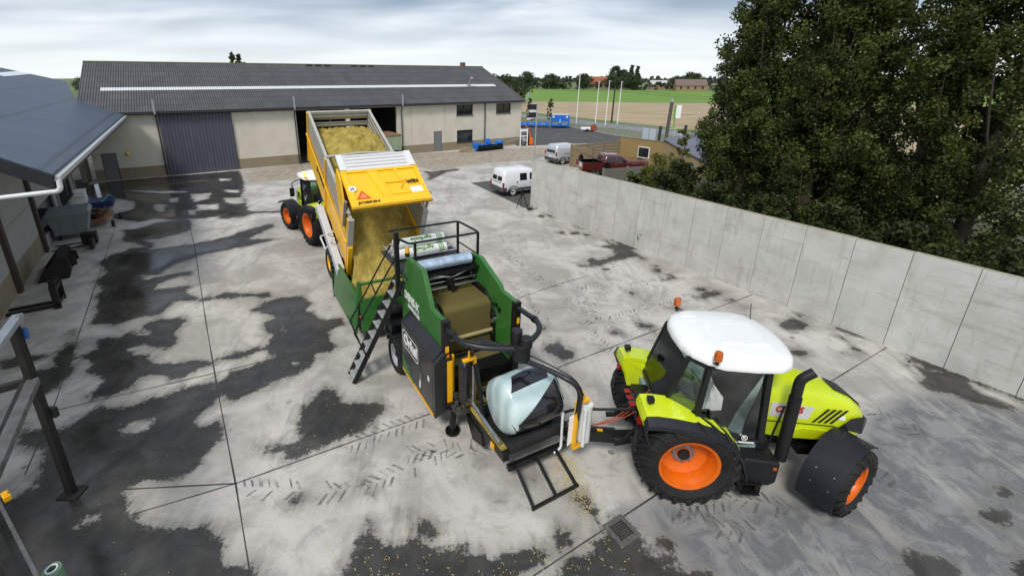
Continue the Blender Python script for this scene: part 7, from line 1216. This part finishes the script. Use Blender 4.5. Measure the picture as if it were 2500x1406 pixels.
def poplar(label, loc, ang, seed, H_=15.5, R=2.0):
    t = thing('poplar_tree', label, 'tree', loc, ang, 'row of poplars behind the concrete wall'); rg = random.Random(seed); cs, rs = [], []; tr = MB(); tr.tube([(0, 0, 0), (.05, .03, H_*.4), (0, .1, H_*.75), (0, 0, H_*.97)], [.26, .2, .11, .02], 8)
    nb = 46
    for k in range(nb):
        h0 = .6+H_*.78*(k/nb)**.95; A = k*2.4+rg.uniform(-.5, .5); Rm = R*min(1, .75+.5*math.sin(min(1, h0/H_*1.25)*math.pi))*max(.13, 1.0-1.32*max(0, h0/H_-.17)); Ln = H_*rg.uniform(.16, .26)*(1-.35*h0/H_); out = Rm*rg.uniform(.75, 1.12); pts = []
        for j in range(7):
            s = j/6; rr_ = out*(s**.62); pts.append((rr_*math.cos(A+.2*s), rr_*math.sin(A+.2*s), h0+Ln*s*(.55+.45*s)))
        tr.tube([Vector(p) for p in pts[::2]], [.06, .045, .03, .008], 5, False)
        for j in range(1, 7):
            for q in range(2 if j > 3 and h0 < .62*H_ else 1): p = pts[j]; e = .16+.1*j/6; cs.append((p[0]+rg.gauss(0, e), -(p[1]+rg.gauss(0, e)), p[2]+rg.gauss(0, .3))); rs.append(rg.uniform(.22, .5))
    for k in range(46): h = H_*.3*rg.random(); A = rg.uniform(0, 6.28); q = rg.uniform(.35, .95)*R*.6; cs.append((q*math.cos(A), q*math.sin(A), h+.3)); rs.append(rg.uniform(.4, .6))
    for k in range(26): h = H_*(.86+.14*k/26); cs.append((rg.gauss(0, .25), rg.gauss(0, .25), h)); rs.append(.3)
    tr.build('trunk', BARK, t, 60); leaves('crown', np.array(cs), np.array(rs), 125, .112, POP, seed, t, 1.05); return t
wn = Vector((.877, .48)); wd_ = Vector((.482, -.876)); we = Vector((4.54, 27.15)); rowo = 6.6
labs = ['leftmost dark poplar of the row, standing against the fields', 'second dark poplar from the left behind the concrete wall', 'dark poplar in the middle of the row behind the wall', 'dense dark poplar just left of the sky gap above the wall', 'fifth dark poplar along the wall, right of the sky gap', 'dark poplar at the right edge of the picture', 'nearest dark poplar of the row, cut by the right edge']
protos = []
for k, s in enumerate((7.7, 8.8, 10.6, 11.7, 12.6, 14.9, 16.6)):
    p = we+wn*(rowo+(.7, -.4, .6, -.3, .8, .2, .6)[k])+wd_*s
    if k < 3: protos.append(poplar(labs[k], (p.x, p.y), 40*k, 11+k, (14.2, 15.2, 15.8)[k], (1.75, 2.0, 2.1)[k]))
    else:
        o = dup(protos[(k+1) % 3], (p.x, p.y), 77*k, labs[k]); sc = (1, 1, 1.06, 1.05, 1, .92, 1.05)[k]; o.scale = (sc, sc, sc)
def bush(name, label, loc, r, h, seed, m, size=.13, n=70, per=60, group=None, cat='bush'):
    t = thing(name, label, cat, loc, 0, group); rg = random.Random(seed); cs, rs = [], []
    for k in range(n):
        z = h*rg.random()**.8; rr_ = r*math.sqrt(rg.random())*(1-.6*(z/h)**2); A = rg.uniform(0, 6.28); cs.append((rr_*math.cos(A), rr_*math.sin(A), z)); rs.append(rg.uniform(.18, .34)*r/1.2)
    st = MB()
    for k in range(5): st.tube([(0, 0, 0), (rg.uniform(-r, r)*.4, rg.uniform(-r, r)*.4, h*.8)], [.04, .01], 5)
    st.build('stem', BARK, t); leaves('foliage', np.array(cs), np.array(rs), per, size, m, seed, t); return t
bush('garden_shrub', 'yellow green feathery shrub between concrete fence and leftmost poplar', (14.2, 31.2), 1.7, 2.5, 31, BUSHL); bush('garden_shrub', 'tall thin yellowish conifer shrub rising by the brick outhouse', (16.6, 33.8), .8, 4.0, 32, BUSHL, .12, 50); bush('garden_shrub', 'low dark green shrub growing right behind the concrete wall', (10.8, 26.9), 1.1, 2.2, 33, POP, .14)
bush('garden_shrub', 'lighter green shrub low under the poplars behind the wall', (16.6, 21.0), 1.4, 2.6, 35, POP, .15)
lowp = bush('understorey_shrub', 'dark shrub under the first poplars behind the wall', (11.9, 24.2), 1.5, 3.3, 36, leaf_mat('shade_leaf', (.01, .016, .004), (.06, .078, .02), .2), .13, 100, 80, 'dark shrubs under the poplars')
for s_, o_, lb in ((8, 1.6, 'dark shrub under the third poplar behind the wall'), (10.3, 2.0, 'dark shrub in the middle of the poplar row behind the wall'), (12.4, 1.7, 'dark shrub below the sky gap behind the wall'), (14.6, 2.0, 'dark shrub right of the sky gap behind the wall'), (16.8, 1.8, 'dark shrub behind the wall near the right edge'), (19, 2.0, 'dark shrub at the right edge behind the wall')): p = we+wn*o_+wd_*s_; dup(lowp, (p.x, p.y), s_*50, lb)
for k, (x, y) in enumerate(((13.4, 88), (17.4, 88.5))): bush('young_tree', ('young narrow dark tree directly right of the barn corner', 'young narrow dark tree beside the blue seed drill')[k], (x, y), .75, 3.9, 40+k, FARL, .16, 46, 50, None, 'tree')
# far hedge and trees
def hedge(name, label, pts, h, w, seed, size, m):
    rg = np.random.default_rng(seed); cs = []
    for a, b in zip(pts, pts[1:]):
        L_ = math.dist(a, b); n = int(L_/1.0); f = rg.random(n); cs.append(np.stack([a[0]+(b[0]-a[0])*f+rg.normal(0, w, n), a[1]+(b[1]-a[1])*f+rg.normal(0, w, n), rg.random(n)*h], 1))
    cs = np.concatenate(cs); o = leaves(name, cs, np.full(len(cs), 1.6), 34, size, m, seed, None); return tag(o, label, 'woodland', None, 'stuff')
hedge('field_hedge', 'dark hedge closing the far side of the green field', [(10, 352), (35, 345), (128, 297), (280, 245)], 4.2, 1.4, 51, 1.0, FARL)
HAZED = leaf_mat('hazed_leaf', (.07, .10, .085), (.12, .155, .13), .1)  # aerial haze put into the leaf colour as a mild grey-green
hedge('distant_woodland', 'distant woodland painted hazy grey green along the horizon', [(-420, 620), (-200, 700), (60, 760), (300, 700), (560, 560)], 8, 6, 52, 3.2, HAZED)
rg = random.Random(8); protos2 = []
def fartree(label, loc, h, r, seed, cone=0, m=FARL):
    t = thing('field_tree', label, 'tree', loc, 0, 'trees beyond the fields'); q = random.Random(seed); cs, rs = [], []
    for k in range(90):
        z = h*(.18+.82*q.random()); f = (z/h-.18)/.82; rr_ = r*(math.sin(math.pi*min(1, .15+f*.85))**.6 if not cone else (1-f*.75))*math.sqrt(q.random()); A = q.uniform(0, 6.28); cs.append((rr_*math.cos(A), rr_*math.sin(A), z)); rs.append(r*.3)
    MB().tube([(0, 0, 0), (0, 0, h*.8)], [.35, .1], 6).build('trunk', BARK, t); leaves('crown', np.array(cs), np.array(rs), 34, .9 if h > 9 else .7, m, seed, t); return t
A_ = fartree('broad dark round tree left of the farmhouse roofs beyond the green field', (84, 318), 9, 6.5, 61); B_t = fartree('tall loose tree in the group above the far red roof', (118, 360), 15, 6, 62); C_t = fartree('tall pointed tree at the right of the group above the far red roof', (131, 362), 16, 3, 63, 1)
spots = [(0, 64, 330, 1.0, 'dark rounded tree standing alone in the far hedge left of the flagpoles'), (0, 48, 338, 1.15, 'bushy dark tree in the far hedge right of the barn roof end'), (0, 100, 312, .9, 'low dark tree before the far hedge at the flagpoles'), (0, 112, 306, .95, 'dark tree directly under the far long red roof'), (0, 136, 296, .85, 'rounded dark tree in the hedge between far roofs and shed'), (0, 150, 300, 1.0, 'dark tree left of the far brown shed'), (1, 126, 366, .85, 'loose tall tree second in the group above the far roofs'), (2, 134, 358, .95, 'slim pointed tree among the group above the far roofs'), (2, 128, 355, .8, 'shorter pointed tree in the group above the far roofs'), (0, 180, 300, .8, 'dark tree right behind the far brown shed'), (0, 206, 290, .9, 'dark tree near the poplars at the far field edge'), (1, 164, 340, .6, 'loose tree behind the far white shed roof'), (0, 120, 340, 1.1, 'wide dark tree hiding the base of the far farmhouse'), (0, 160, 330, 1.1, 'wide dark tree behind the end of the far farmhouse')]
for k, x, y, sc, lb in spots: o = dup((A_, B_t, C_t)[k], (x, y), 40*len(lb), lb); o.scale = (sc, sc, sc)
for x, y, sc, lb in ((9.5, 135, .85, 'broad dark tree just behind the right end of the barn roof'), (14, 142, .85, 'second round tree behind the right end of the barn roof'), (18.5, 152, .75, 'lower round tree right of the barn roof by the green field')): o = dup(A_, (x, y), 60, lb); o.scale = (sc*.95, sc*.95, sc*.98)
for k, (x, y, h) in enumerate(((-122.5, 262, 21), (-119, 262, 19.5), (-116.3, 262, 15))): fartree(('tallest of three thin poplars showing above the barn ridge', 'middle one of three thin poplars above the barn ridge', 'shortest of three thin poplars above the barn ridge')[k], (x, y), h, 2.1, 70+k, 0)
for k, (x, y) in enumerate(((-196, 250), (-186, 250), (-178, 252))): o = dup(A_, (x, y), 33*k, ('grey green tree above the workshop roof at the left', 'middle grey green tree between the two roofs', 'grey green tree touching the left end of the barn roof')[k]); o.scale = (.9, .9, .8)
